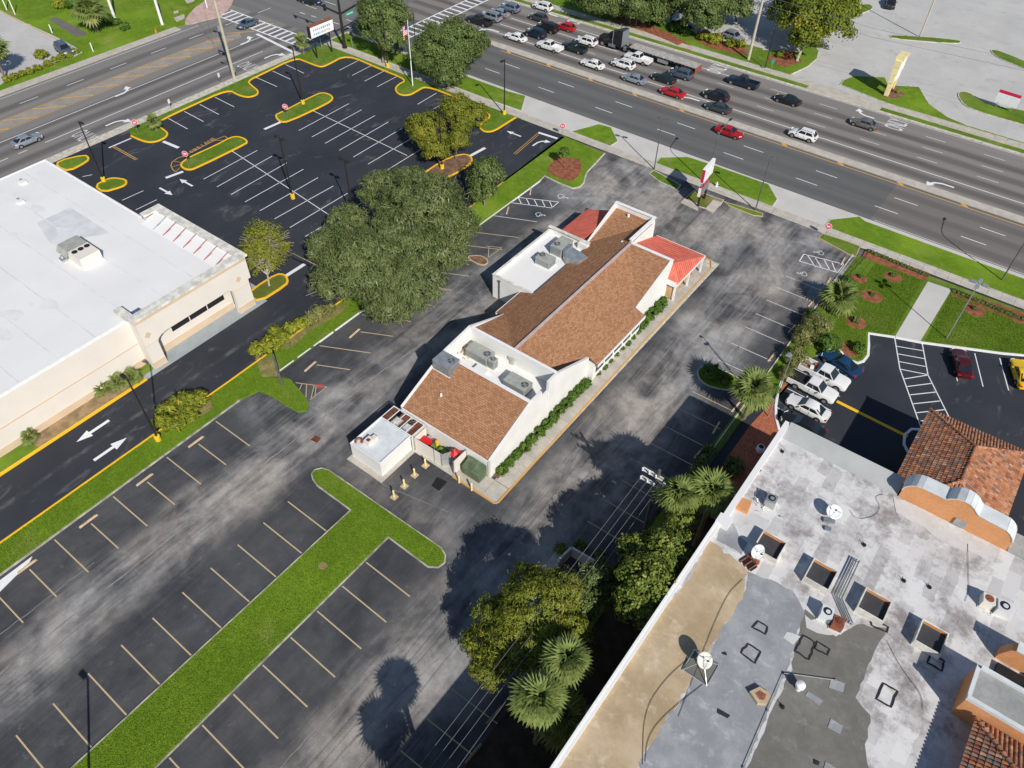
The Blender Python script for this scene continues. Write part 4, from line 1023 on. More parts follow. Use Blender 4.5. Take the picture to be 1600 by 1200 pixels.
for x, y, s, h, m, l in ((-34.35, 34.15, .4, .95, 'yellow', 'yellow bucket by the open gate of the yard'), (-35.1, 35.15, .38, 1.25, 'yellow', 'yellow mop bucket against the restaurant wall in the yard'), (-36.2, 35.2, .5, 1.1, 'metal', 'grey shelf rack in the back corner of the yard')):
    mb = MB(); mb.cyl(x, y, .05, h, s * .42, 10, 0, s * .5); mb.tube([(x - s * .5, y, h), (x, y, h + .18), (x + s * .5, y, h)], .02, 5); tagged(mb, 'bucket' if m == 'yellow' else 'rack', M[m], l, 'bucket' if m == 'yellow' else 'rack')
dm = thing('dumpster', 'olive green steel dumpster beside the back corner of the restaurant', 'dumpster', (-30.0, 35.0, .06))
mb = MB(); mb.prism([(-31.1, 34.3), (-28.9, 34.3), (-28.9, 35.55), (-31.1, 35.55)], .15, lambda x, y: 1.25 + (y - 34.3) * .3); mb.build('bin', M['dumpster'], dm)
for x in (-31.05, -29.97):
    mb = MB(); mb.add([(x, 34.25, 1.27), (x + 1.04, 34.25, 1.27), (x + 1.04, 35.55, 1.67), (x, 35.55, 1.67), (x, 34.25, 1.32), (x + 1.04, 34.25, 1.32), (x + 1.04, 35.55, 1.72), (x, 35.55, 1.72)], [(4, 5, 6, 7), (0, 1, 5, 4), (1, 2, 6, 5), (2, 3, 7, 6), (3, 0, 4, 7)]); mb.build('lid', M['dumpster'], dm)
for x in (-31.2, -28.85):
    mb = MB(); mb.box(x - .06, 34.5, .8, x + .1, 35.2, .95); mb.build('lifting_pocket', M['dumpster'], dm)
bol0 = None
for i, (x, y, lab) in enumerate(((616, 777, 'yellow bollard furthest from the restaurant in the row of four'), (632, 760, 'second yellow bollard out from the fence in the row of four'), (648, 743, 'third yellow bollard out, next to the fence end one'), (665, 728, 'yellow bollard nearest the pale fence in the row of four'), (717.5, 754, 'cream bollard at the corner of the yard slab by the gate'), (737, 766, 'cream bollard on the slab in front of the dumpster'))):
    c = G(x, y)
    t = thing('bollard', lab, 'bollard', (c[0], c[1], 0), 0, 'bollards behind the restaurant')
    mb = MB(); mb.cyl(c[0], c[1], 0, 1.1, .1, 12); mb.cyl(c[0], c[1], 1.1, 1.16, .1, 12, 0, .04); mb.build('post', M['cream_sign'], t)
    if i < 4: mb = MB(); mb.rbox((c[0], c[1], 0), (.62, .62, .09)); mb.build('base', M['tan_paint'], t)
# ================================================================ THE WHITE ROOFED STORE (left)
PI2 = math.pi * 2; _st = simple('faint water stain', (.71, .705, .70), .6, .05, .8)
store = thing('store', 'large cream store with wide white flat roof and corner arcade', 'building', (-88, 15, 0))
SX = -69.6
mb = MB(); mb.box(-107.4, -70, 0, SX, 36.8, 6.35); mb.build('wall', M['cream_wall'], store)
mb = MB(); mb.box(-107.25, -69.9, 6.35, -69.75, 36.65, 6.62); mb.build('roof', M['white_roof'], store)
mb = MB()
mb.box(-107.4, -70, 6.35, -107.25, 36.8, 6.7); mb.box(SX - .15, -70, 6.35, SX, 24.2, 6.75); mb.box(-107.25, 36.65, 6.35, -85.2, 36.8, 6.7)
mb.build('coping', M['white_metal'], store)
mb = MB(); mb.box(-107.2, 36.82, 5.9, -85.2, 37.1, 6.35); mb.build('canopy_edge', simple('dusty pink fascia', (.45, .3, .3), .7), store)
mb = MB(); mb.box(SX, -70, .0, SX + .06, 24.2, .95); mb.build('base_band', M['tan_band'], store)
mb = MB(); mb.box(SX, -70, 3.1, SX + .05, 24.2, 3.24); mb.build('stripe', M['tan_band'], store)
# corner arcade: front screen with a wide shallow arched opening, built as a pierced wall
FX, FT = -68.05, .55
arch = [(25.85, 0), (25.85, 3.3), (26.05, 3.6), (26.5, 3.86), (27.3, 4.0), (35.4, 4.0), (35.9, 3.95), (36.2, 3.7), (36.35, 3.3), (36.4, 0)]
poly = [(24.3, 0)] + arch + [(38.7, 0), (38.7, 7.15), (24.3, 7.15)]
mb = MB(); n = len(poly)
def tri_fill(loop, x):
    bm = bmesh.new(); vs = [bm.verts.new((x, y, z)) for y, z in loop]
    es = [bm.edges.new((vs[i], vs[(i + 1) % len(vs)])) for i in range(len(vs))]
    bmesh.ops.triangle_fill(bm, edges=es, use_beauty=True)
    out = [[v.index for v in f.verts] for f in bm.faces]; bm.verts.index_update()
    out = [[v.index for v in f.verts] for f in bm.faces]; bm.free(); return out
fc = tri_fill(poly, FX)
vs = [(FX, y, z) for y, z in poly] + [(FX - FT, y, z) for y, z in poly]
mb.add(vs, fc + [[i + n for i in f][::-1] for f in fc] + [(i, (i + 1) % n, n + (i + 1) % n, n + i) for i in range(n)])
mb.build('arcade_front', M['cream_wall'], store)
poly2 = [(-69.6, 24.3), (FX - FT, 24.3)]
mb = MB(); mb.box(SX, 24.3, 0, FX - FT, 24.8, 7.15); mb.box(-84.8, 39.1 - .4, 4.0, FX - .01, 39.1, 7.15); mb.box(-84.8, 36.8, 4.0, -84.4, 38.7, 7.15)
mb.box(-69.4, 38.1, 0, FX - FT - .01, 38.69, 4.0); mb.build('arcade_wall', M['cream_wall'], store)
mb = MB(); mb.box(SX + .01, 24.81, 5.0, FX - FT, 38.69, 5.2); mb.box(-84.39, 36.81, 5.0, SX, 38.69, 5.2); mb.build('arcade_ceiling', M['cream_wall'], store)
for k, (x, y) in enumerate(((-72.5, 38.5), (-78, 38.5), (-84, 38.5))):
    mb = MB(); mb.box(x - .45, y - .3, 0, x + .45, y + .5, 4.0); mb.build('pier', M['cream_wall'], store)
mb = MB(); mb.box(SX, 24.8, .0, SX + .08, 36.6, .95); mb.box(FX, 24.28, 0, FX + .06, 25.87, .95); mb.box(FX, 36.38, 0, FX + .06, 38.72, .95); mb.build('base_band', M['tan_band'], store)
mb = MB(); mb.box(FX + .002, 24.3, 3.45, FX + .03, 25.84, 3.52); mb.box(FX + .002, 36.42, 3.45, FX + .03, 38.7, 3.52); mb.build('stripe', M['tan_band'], store)
for y in (25.05, 37.43):
    mb = MB(); mb.add([(FX + .03, y - .42, 4.75), (FX + .03, y, 4.3), (FX + .03, y + .42, 4.75), (FX + .03, y, 5.2), (FX, y - .42, 4.75), (FX, y, 4.3), (FX, y + .42, 4.75), (FX, y, 5.2)], [(0, 1, 2, 3), (4, 5, 1, 0), (5, 6, 2, 1), (6, 7, 3, 2), (7, 4, 0, 3)]); mb.build('diamond', M['tan_band'], store)
for k in range(3):
    mb = MB(); mb.box(SX + .01, 28.4 + k * 2.5, 1.0 + 1.0, SX + .05, 30.75 + k * 2.5, 3.6); mb.build('window', M['dark'], store)
mb = MB(); mb.box(FX - .02, 24.15, 6.8, FX + .16, 38.95, 7.0); mb.box(FX - .02, 24.2, 7.0, FX + .08, 38.9, 7.15); mb.build('cornice', M['tan_band'], store)
mb = MB(); mb.box(-69.0, 24.0, 7.15, FX + .22, 38.2, 7.4); mb.box(-84.95, 38.2, 7.15, FX + .22, 39.35, 7.4); mb.box(-84.95, 36.6, 7.15, -84.0, 38.2, 7.4)
mb.box(-71.4, 24.0, 6.9, -69.0, 24.9, 7.3)
mb.build('coping', M['parapet'], store)
mb = MB(); mb.add([(-84, 38.2, 7.2), (-69, 38.2, 7.2), (-69, 35.9, 6.625), (-84, 35.9, 6.625)], [(0, 1, 2, 3)]); mb.build('roof_flashing', M['white_roof'], store)
mb = MB(); mb.box(-70.45, 24.91, 6.63, -69.85, 26.3, 6.66); mb.build('parapet_shadow_patch', simple('blue painted shadow', (.07, .13, .24), .6), store)  # blue sheet paints the end parapet's shadow onto the roof
for k in range(7):
    x = -81.7 + k * 1.98
    mb = MB(); mb.tube([(x, 38.25, 7.5), (x + .05, 36.0, 6.72)], .05, 6); mb.tube([(x + .05, 36.0, 6.68), (x + .05, 37.3, 7.0)], .04, 5)
    mb.build('parapet_brace', simple('red primer steel', (.33, .12, .12), .6) if k else M['metal'], store); 
pad(rect(-70.1, 22.6, -67.45, 40.0), 'slate_walk', .06, 'pavement'); pad(rect(-84.8, 38.0, -70.1, 41.0), 'slate_walk', .06, 'pavement'); pad(rect(-120, -60, -107.4, 36), 'concrete', .03, 'pavement')
pad(rect(-69.55, -70, -67.7, 22.6), 'dry', .1, 'planting_bed'); kerb_line([(-67.55, -70), (-67.5, 22.7)], 'yellow_kerb', .32, .15)
pad(GS('222,590 240,577 232,568 214,580'), 'grass_b', .112, 'lawn')
pad(rect(-69.5, 5, -67.75, 10), 'grass_b', .112, 'lawn')
ru = thing('rooftop_unit', 'beige rooftop unit with three fan openings and sloping hood on the white store roof', 'air conditioner', (-83.5, 27.5, 6.62))
mb = MB(); mb.prism([(-85.9, 26.4), (-81.2, 26.4), (-81.2, 28.9), (-85.9, 28.9)], 6.75, 8.0); mb.build('cabinet', M['cream_wall'], ru)
mb = MB(); mb.box(-86.0, 26.3, 6.62, -81.1, 29.0, 6.75); mb.build('curb', M['white_roof'], ru)
mb = MB(); mb.add([(-85.9, 26.4, 8.02), (-83.6, 26.4, 8.02), (-83.6, 28.9, 8.02), (-85.9, 28.9, 8.02), (-85.9, 26.0, 7.3), (-83.6, 26.0, 7.3), (-85.9, 26.4, 8.0), (-83.6, 26.4, 8.0)], [(0, 1, 2, 3), (4, 5, 7, 6)]); mb.build('hood', M['ac'], ru)
for k in range(3):
    mb = MB(); mb.cyl(-83.0 + .0, 26.9 + k * .78, 8.0, 8.06, .33, 16); mb.build('fan_opening', M['dark'], ru)
mb = MB(); mb.poly([(*q, 6.626) for q in ccw(GS('58,348 110,324 172,364 128,372 95,386 78,380', 6.62))]); mb.build('roof_patch', simple('greyed membrane', (.64, .64, .66), .6, .1, .5), store)
_sm = simple('membrane lap seam', (.69, .69, .71), .6, .1, .6)
for k in range(17):
    mb = MB(); mb.box(-107.2, -34 + k * 4.2, 6.622, -69.8, -33.86 + k * 4.2, 6.63); mb.build('roof_seam', _sm, store)
for i in range(26):
    c = (RNG.uniform(-106, -71), RNG.uniform(-5, 35)); r_ = RNG.uniform(.3, 1.3); mb = MB()
    mb.poly([(c[0] + r_ * (1 + .3 * math.sin(3 * a + i)) * math.cos(a), c[1] + r_ * .7 * math.sin(a), 6.6325 + .0002 * i) for a in [k_ * PI2 / 18 for k_ in range(18)]]); mb.build('ponding_stain', _st, store)
for x, y, l in ((118, 404, 'small grey conduit cluster beside the beige rooftop unit on the store roof'), (34, 284, 'small pipe vent near the far corner of the white store roof'), (30, 314, 'low white hatch near the left edge of the store roof')):
    c = G(x - 20 if x > 100 else x, y, 6.7); t = thing('roof_vent', l, 'vent', (c[0], c[1], 6.62)); mb = MB(); mb.cyl(c[0], c[1], 6.62, 7.1, .18, 8); mb.build('pipe', M['metal'], t)
    mb = MB(); mb.rbox((c[0] + .3, c[1], 6.62), (.9, .7, .3)); mb.build('base', M['white_roof' if x < 100 else 'metal'], t)

# ================================================================ THE MALL (lower right)
mall = thing('shopping_centre', 'two storey flat roofed shopping centre with stained patched roof and orange mission parapets', 'building', (12, 20, 0))
MX, MY, MZ = -6.65, 51.35, 9.6
mb = MB(); mb.box(MX, -60, 0, 40, MY, 9.3); mb.build('wall', M['orange_stucco'], mall)
mb = MB(); mb.box(MX + .35, -60, 9.3, 40, MY - 1.7, MZ); mb.build('roof', M['mall_roof'], mall)
mb = MB(); mb.box(MX, -60, 9.3, MX + .34, 38.0, 9.95); mb.box(MX + .1, 38.0, 9.3, MX + .6, MY, 10.05); mb.box(MX - .1, 37.6, 9.3, MX + 1.0, 38.6, 10.15); mb.build('parapet', M['white_roof'], mall)
mb = MB(); mb.box(MX - .08, -60, 9.955, MX + .08, 37.6, 10.02); mb.build('coping', M['white_metal'], mall)
mb = MB(); mb.add([(MX + .6, MY, 10.2), (4.25, MY, 10.2), (4.25, MY - 1.75, 9.68), (MX + .6, MY - 1.75, 9.68), (MX + .6, MY, 9.3), (4.25, MY, 9.3), (4.25, MY - 1.75, 9.3), (MX + .6, MY - 1.75, 9.3)], [(0, 1, 2, 3), (0, 4, 5, 1), (2, 6, 7, 3), (1, 5, 6, 2), (3, 7, 4, 0)]); mb.build('parapet_cap', simple('grey metal parapet cap', (.42, .43, .42), .55, .06, .5), mall)
mb = MB(); mb.add([(13.0, MY, 10.2), (40, MY, 10.2), (40, MY - 1.75, 9.68), (13.0, MY - 1.75, 9.68), (13.0, MY, 9.3), (40, MY, 9.3), (40, MY - 1.75, 9.3), (13.0, MY - 1.75, 9.3)], [(0, 1, 2, 3), (0, 4, 5, 1), (2, 6, 7, 3), (1, 5, 6, 2), (3, 7, 4, 0)]); mb.build('parapet_cap', M['greyroof'], mall)
def rough(pts, amp=.18, step=.5):
    out = []
    for i in range(len(pts)):
        a, b = Vector(pts[i]), Vector(pts[(i + 1) % len(pts)]); n = max(1, int((b - a).length / step))
        for k in range(n):
            p = a.lerp(b, k / n); out.append((p.x + random.gauss(0, amp * .5), p.y + random.gauss(0, amp * .5)))
    return out
_lz = [MZ + .004]
def patch(s, mat, amp=.12, name='roof_patch'):
    p = rough(GS(s, MZ), amp) if isinstance(s, str) else rough(s, amp)
    bm = bmesh.new(); vs = [bm.verts.new((x, y, _lz[0])) for x, y in p]; es = [bm.edges.new((vs[i], vs[(i + 1) % len(vs)])) for i in range(len(vs))]
    bmesh.ops.triangle_fill(bm, edges=es, use_beauty=True); bm.verts.index_update()
    mb = MB(); mb.add([tuple(v.co) for v in bm.verts], [tuple(v.index for v in f.verts) for f in bm.faces]); bm.free()
    _lz[0] += .004
    return mb.build(name, M[mat] if isinstance(mat, str) else mat, mall)
patch('1080,900 1106,842 1140,868 1168,893 1160,935 1120,998 1095,1040 1060,1100 1010,1170 985,1230 845,1230 862,1195 985,1015', 'tan_roof', .2)
patch('1172,895 1205,905 1240,925 1262,960 1246,985 1232,1047 1200,1115 1150,1230 990,1230 1012,1170 1062,1100 1097,1040 1122,998 1160,937', 'grey_roof', .15)
patch('1258,952 1290,985 1306,995 1340,975 1386,985 1360,1030 1350,1060 1338,1092 1360,1118 1352,1165 1358,1230 1155,1230 1204,1115 1236,1047 1248,985', 'olive_roof', .15)
patch('1126,815 1147,812 1172,835 1160,868 1134,850 1120,845', 'grey_roof', .1)
patch('1146,796 1156,792 1170,800 1200,812 1180,850 1165,845 1146,820 1136,812', 'white_patch', .2)
patch('1255,962 1300,972 1318,992 1306,996 1280,990 1260,978', 'white_patch', .2)
patch('1228,985 1250,995 1240,1008 1224,996', 'white_patch', .1)
patch('1225,665 1262,690 1255,712 1232,705 1215,690', 'white_patch', .2); patch('1390,770 1560,862 1552,880 1480,850 1400,800', 'white_patch', .25)
for s in ('1298,1060 1320,1068 1317,1082 1295,1074', '1262,1080 1286,1096 1280,1103 1258,1086', '1298,1123 1317,1135 1313,1148 1292,1137', '1290,1190 1305,1200 1300,1212 1285,1206'):
    patch(s, 'grey_roof', .03)
tarl = [('1183,971 1199,980 1196,991 1175,981', 1), ('1169,1006 1188,1018 1179,1037 1158,1021', 1), ('1255,993 1274,1005 1264,1031 1242,1018', 1), ('1276,1003 1297,1015 1292,1024 1272,1013', 1), ('1362,968 1387,980 1385,988 1362,978', 1), ('1453,1022 1475,1032 1471,1048 1449,1036', 1), ('1379,1068 1402,1080 1392,1105 1370,1093', 1), ('1121,1107 1140,1118 1137,1123 1120,1114', 0), ('1127,1020 1135,1019 1136,1024 1128,1024', 0), ('1272,1188 1280,1190 1278,1197 1271,1195', 0)]
for s, hollow in tarl:
    p = rough(GS(s, MZ), .06, .25)
    if hollow: outline(p, MZ + .05, .14, M['tar'], 'tar_seam', mall)
    else: patch(s, 'tar', .06)
for s in ('1060,1120 1130,935 1160,905', '1004,1195 1006,1110 1040,1060 1075,1030', '1008,1190 1012,1150 1040,1115 1100,1068'):
    q = chaikin(GS(s, MZ + .05), 3, False); mb = MB(); mb.tube([(x, y, MZ + .06) for x, y in q], .016, 5); mb.build('roof_cable', M['black_plastic'], mall)
for s in ('1328,797 1333,806 1345,812 1370,805 1376,790 1366,776 1380,772', '1512,850 1513,900 1515,920 1508,940', '1385,1000 1400,1030 1420,1060 1440,1085 1442,1110', '1360,600 1361,600'):
    q = chaikin(GS(s, MZ + .05), 3, False); mb = MB(); mb.tube([(x, y, MZ + .06) for x, y in q], .014, 5); mb.build('roof_cable', M['black_plastic'], mall)
# open topped light wells
for k, (x0, x1) in enumerate(((-3.25, -1.25), (.95, 2.9), (5.05, 7.05), (9.25, 11.15))):
    y0, y1, zt = 37.0, 39.05, 10.35
    mb = MB(); wt = .09
    mb.box(x0, y0, 9.4, x0 + wt, y1, zt); mb.box(x1 - wt, y0, 9.4, x1, y1, zt); mb.box(x0 + wt, y0, 9.4, x1 - wt, y0 + wt, zt); mb.box(x0 + wt, y1 - wt, 9.4, x1 - wt, y1, zt)
    t = thing('light_well', ('leftmost open light well, beside the dish on the sled', 'second open light well, left of the three pipes', 'third open light well, right of the three pipes', 'rightmost open light well on the roof')[k] + ' with orange inner wall', 'light well', (x0, y0, MZ), 0, 'light wells in a row')
    mb.build('curb', M['parapet'], t)
    mb = MB(); mb.box(x0 + wt, y0 + wt, MZ + .38, x1 - wt, y1 - wt, MZ + .42); mb.build('floor', simple('dark louvre floor', (.062, .06, .064), .3), t)
    mb = MB(); mb.add([(x0 + wt + .005, y1 - wt - .004, MZ + .42), (x1 - wt - .005, y1 - wt - .004, MZ + .42), (x1 - wt - .005, y1 - wt - .004, zt - .02), (x0 + wt + .005, y1 - wt - .004, zt - .02)], [(0, 1, 2, 3)]); mb.build('inner_wall', M['orange_stucco'], t)
t = thing('roof_hatch', 'tan plywood hatch turned askew beside the white roof ridge', 'hatch', (*G(1188, 1087, MZ), MZ))
p = GS('1171,1080.6 1187,1073 1205,1085 1197.5,1100 1184,1099', 9.9)
mb = MB(); mb.prism(p, MZ, MZ + .35); mb.build('box', M['tan_roof'], t); mb = MB(); mb.prism(offset(ccw(p), .25), MZ + .35, MZ + .37); mb.build('lid', M['rust_red'], t)
# dishes
def dish(name, label, c, z, r, tilt, az, stand, mat='sign_white'):
    t = thing(name, label, 'satellite dish', (c[0], c[1], z))
    d = Vector((math.cos(az) * math.sin(tilt), math.sin(az) * math.sin(tilt), math.cos(tilt)))
    q = d.to_track_quat('Z', 'Y').to_matrix(); ctr = Vector((c[0], c[1], z + stand))
    mb = MB(); vs = []; fs = []; nr, na = 5, 22
    for i in range(nr + 1):
        for j in range(na):
            rr = r * i / nr; a = 2 * math.pi * j / na
            vs.append(ctr + q @ Vector((rr * math.cos(a), rr * math.sin(a), .22 * r * (i / nr) ** 2)))
    for i in range(nr):
        for j in range(na): fs.append((i * na + j, i * na + (j + 1) % na, (i + 1) * na + (j + 1) % na, (i + 1) * na + j))
    mb.add(vs, fs); o = mb.build('reflector', M[mat], t, 60)
    md = o.modifiers.new('thick', 'SOLIDIFY'); md.thickness = .03
    mb = MB(); mb.tube([(c[0], c[1], z), tuple(ctr)], .05, 8)
    f = ctr + d * r * .95
    for a in (0, 2.1, 4.2):
        e = ctr + q @ Vector((r * math.cos(a), r * math.sin(a), .22 * r)); mb.tube([tuple(e), tuple(f)], .02, 5)
    mb.build('mast', M['metal'], t)
    mb = MB(); mb.tube([tuple(f - d * .1), tuple(f + d * .12)], .06, 8); mb.build('feed_horn', M['black_plastic'], t)
    return t
c = G(1303, 800, MZ + .8); t = dish('satellite_dish', 'white dish facing the sky in the middle of the pale roof', c, MZ, .62, .35, -1.2, .8)
mb = MB(); mb.rbox((c[0], c[1] - .5, MZ), (.9, .35, .22), .4); mb.rbox((c[0] + .2, c[1] - 1.3, MZ), (.5, .3, .2), .4); mb.build('ballast', M['ac_fin'], t)
c = G(1183, 861, MZ + .8); t = dish('satellite_dish', 'pale dish on a weighted wooden sled beside the first light well', c, MZ, .6, 1.0, -.6, .8, 'coping')
mb = MB()
for i in range(3): mb.rbox((c[0] - .5 + i * .42, c[1] - .7 + i * -.12, MZ), (.1, 1.1, .16), -.35)
for i in range(4): mb.rbox((c[0] - .35 + i * .25, c[1] - .25 - i * .08, MZ + .16), (.2, .36, .14), -.35)
mb.build('sled', M['rust_red'], t); mb = MB(); mb.rbox((c[0] - .1, c[1] - .9, MZ + .02), (1.2, .7, .08), -.35); mb.build('ballast', M['dark'], t)
c = G(1100, 1032, MZ + 1.2); t = dish('satellite_dish', 'large beige dish on a square frame at the edge of the tan roof', c, MZ, .58, .55, -.5, 1.25, 'parapet')
mb = MB()
for dx, dy in ((-1, -1), (1, -1), (1, 1), (-1, 1)): mb.tube([(c[0] + dx * .95, c[1] + dy * .95, MZ + .08), (c[0], c[1], MZ + 1.1)], .035, 5)
for a, b in (((-1, -1), (1, -1)), ((1, -1), (1, 1)), ((1, 1), (-1, 1)), ((-1, 1), (-1, -1))): mb.tube([(c[0] + a[0] * .95, c[1] + a[1] * .95, MZ + .08), (c[0] + b[0] * .95, c[1] + b[1] * .95, MZ + .08)], .05, 5)
mb.build('frame', M['metal'], t); mb = MB(); mb.rbox((c[0], c[1], MZ + .01), (1.7, 1.7, .05)); mb.build('mat', M['olive_roof'], t)
c = G(1250, 1072, MZ + .5); t = thing('turbine_vent', 'small white round vent by the grey and olive roof seam', 'vent', (c[0], c[1], MZ))
mb = MB(); mb.tube([(c[0], c[1], MZ), (c[0], c[1], MZ + .35), (c[0], c[1], MZ + .5), (c[0], c[1], MZ + .75), (c[0], c[1], MZ + .9)], [.2, .2, .33, .33, .08], 14); mb.build('turbine', M['white_metal'], t, 40)
def condenser(label, x, y, s=.8, h=.85, mat='metal', rz=0.0, fanmat='ac_fin', z=MZ):
    c = G(x, y, z + h); t = thing('condenser', label, 'air conditioner', (c[0], c[1], z))
    mb = MB(); mb.rbox((c[0], c[1], z + .08), (s, s, h), rz); mb.build('cabinet', M[mat], t)
    mb = MB(); mb.cyl(c[0], c[1], z + h + .08, z + h + .12, s * .36, 16); mb.build('fan_opening', M['dark'] if fanmat == 'ac_fin' else M[fanmat], t)
    mb = MB(); mb.cyl(c[0] + .03, c[1] - .03, z + h + .121, z + h + .14, s * .2, 12); mb.build('fan_hub', M[mat if fanmat == 'ac_fin' else fanmat], t)
    mb = MB(); mb.rbox((c[0], c[1], z), (s * 1.2, s * 1.2, .08), rz); mb.build('base', M['parapet'], t)
    return t
condenser('grey green condenser in shade stains near the left roof edge', 1206, 779, .85, .85, 'metal', .1)
condenser('pale condenser with round fan beside the three bent pipes', 1293, 956, .85, .85, 'coping', .15)
condenser('rusty condenser with brown fan beside the pale one', 1311, 971, .8, .8, 'rust_red', .15, 'rust')
condenser('cream condenser with rusty fan on the right side of the roof', 1546, 936, .85, .8, 'cream_wall', .2, 'rust_red')
condenser('pale round topped condenser at the far right of the roof', 1570, 947, .95, .85, 'coping', .2)
mb = MB()
for i in range(26):
    c = G(1190 + random.gauss(0, 12), 782 + random.gauss(0, 9), MZ); a = random.uniform(0, 3.1); l = random.uniform(.15, .5)
    mb.tube([(c[0], c[1], MZ + .05), (c[0] + l * math.cos(a), c[1] + l * math.sin(a), MZ + random.uniform(.05, .3))], .03, 5)
tagged(mb, 'pipe_tangle', M['metal'], 'tangle of pipe stubs and brackets beside the grey green condenser', 'pipes')
for i in range(3):
    a, b, c = G(1337 + i * 4 - 2, 872 + i * 2, 9.9), G(1309 + i * 4 - 2, 931 + i * 2, 9.9), G(1326 + i * 4 - 2, 969 + i * 2, 9.9)
    mb = MB(); mb.tube([(*a, MZ), (*a, MZ + .32), (*b, MZ + .32), (*c, MZ + .32), (*c, MZ)], .055, 7)
    t = tagged(mb, 'pipe_run', M['ac_fin'], ('left', 'middle', 'right')[i] + ' one of three bent pipes between the light wells', 'pipe', 'bent pipes on the roof')
for x, y, rz, l in ((1222, 706, .6, 'thin aerial rod lying at the left parapet near the far corner'), (1186, 735, .5, 'rusty bracket arm fixed to the left parapet'), (1172, 752, .5, 'second rusty bracket arm on the left parapet, above the orange block'), (1350, 852, .2, 'small dark broken vent on the pale roof'), (1222, 1105, .4, 'thin vent pipe on the olive roof'), (1412, 908, .4, 'small pipe vent right of the third light well'), (1452, 918, .4, 'pair of small pipe vents on the pale roof')):
    c = G(x, y, MZ); t = thing('roof_fitting', l, 'roof fitting', (c[0], c[1], MZ))
    mb = MB(); mb.tube([(c[0] - .25, c[1] + .15, MZ + .22), (c[0] + .15, c[1] - .12, MZ + .1)], .025, 6); mb.tube([(c[0], c[1], MZ), (c[0], c[1], MZ + .25)], .05, 7); mb.build('rod', M['rust_red'] if 'rusty' in l else M['black_plastic'], t)
    mb = MB(); mb.cyl(c[0], c[1], MZ, MZ + .1, .16, 9); mb.build('boot', M['tar'], t)
for s in ('1225,1052 1306,1063', '1225,1052 1200,1110 1162,1200'):
    q = GS(s, MZ + .1); mb = MB(); mb.tube([(x, y, MZ + .14) for x, y in q], .025, 6)
    for x, y in q: mb.rbox((x, y, MZ), (.14, .14, .14), .3)
    mb.build('conduit', M['metal'], mall)
mb = MB(); p = GS('1148,771 1175,783 1169,800 1147,790', 10.0); mb.prism(p, MZ, 9.95); mb.build('scupper_block', M['orange_stucco'], mall)
# mission parapet seen from behind
sil = [(4.36, 9.3), (4.36, 10.6), (4.45, 11.05), (4.75, 11.45), (5.1, 11.7), (5.5, 11.8), (7.45, 11.84), (7.6, 12.1), (7.98, 12.4), (8.5, 12.56), (8.95, 12.5), (9.35, 12.3), (9.65, 12.0), (9.9, 11.8), (12.0, 11.7), (12.35, 11.5), (12.65, 11.2), (12.85, 10.8), (12.95, 9.3)]
def slab_xz(sil, y0, y1, mat, name, parent):
    n = len(sil); mb = MB()
    vs = [(x, y0, z) for x, z in sil] + [(x, y1, z) for x, z in sil]
    mb.add(vs, [tuple(range(n)), tuple(range(2 * n - 1, n - 1, -1))] + [(i, (i + 1) % n, n + (i + 1) % n, n + i) for i in range(n)])
    return mb.build(name, mat, parent)
slab_xz(sil, 49.6, 50.6, M['orange_stucco'], 'mission_parapet', mall)
mb = MB(); cv = sil[1:-1]
for (xa, za), (xb, zb) in zip(cv, cv[1:]):
    d = Vector((xb - xa, zb - za)).normalized(); nx, nz = -d.y * .07, d.x * .07
    mb.add([(xa, 49.55, za), (xb, 49.55, zb), (xb, 51.0, zb), (xa, 51.0, za), (xa + nx, 49.55, za + nz), (xb + nx, 49.55, zb + nz), (xb + nx, 51.0, zb + nz), (xa + nx, 51.0, za + nz)], [(4, 5, 6, 7), (0, 1, 5, 4), (2, 3, 7, 6), (1, 2, 6, 5), (3, 0, 4, 7)])
mb.build('coping', M['coping'], mall)
mb = MB(); mb.box(8.75, 49.48, 9.75, 9.65, 49.595, 10.5); mb.build('access_panel', M['metal'], mall)
# raised stair tower and second parapet at lower right
mb = MB(); mb.box(12.95, 33.75, 9.3, 30, 36.6, 12.0); mb.build('tower_wall', M['orange_stucco'], mall)
mb = MB(); mb.box(13.15, 33.98, 12.0, 30, 36.4, 12.06); mb.build('tower_roof', M['greyroof'], mall)
mb = MB(); mb.box(12.9, 33.7, 12.0, 30, 33.98, 12.3); mb.box(13.15, 36.4, 12.0, 30, 36.65, 12.3); mb.box(12.9, 33.98, 12.0, 13.15, 36.65, 12.12); mb.build('tower_coping', M['coping'], mall)
slab_xz([(14.4, 9.3), (14.4, 10.2), (14.75, 11.3), (15.1, 11.6), (24, 11.6), (24, 9.3)], 39.7, 40.4, M['orange_stucco'], 'mission_parapet', mall)
mb = MB(); mb.box(14.95, 39.6, 11.6, 24, 40.5, 11.7); mb.build('coping', M['coping'], mall)
mb = MB(); mb.box(14.6, 37.4, 9.61, 17, 39.3, 9.9); mb.build('roof_well', M['dark'], mall); mb = MB(); mb.box(17.0, 36.66, 9.6, 17.4, 39.6, 10.4); mb.build('parapet', M['white_roof'], mall)
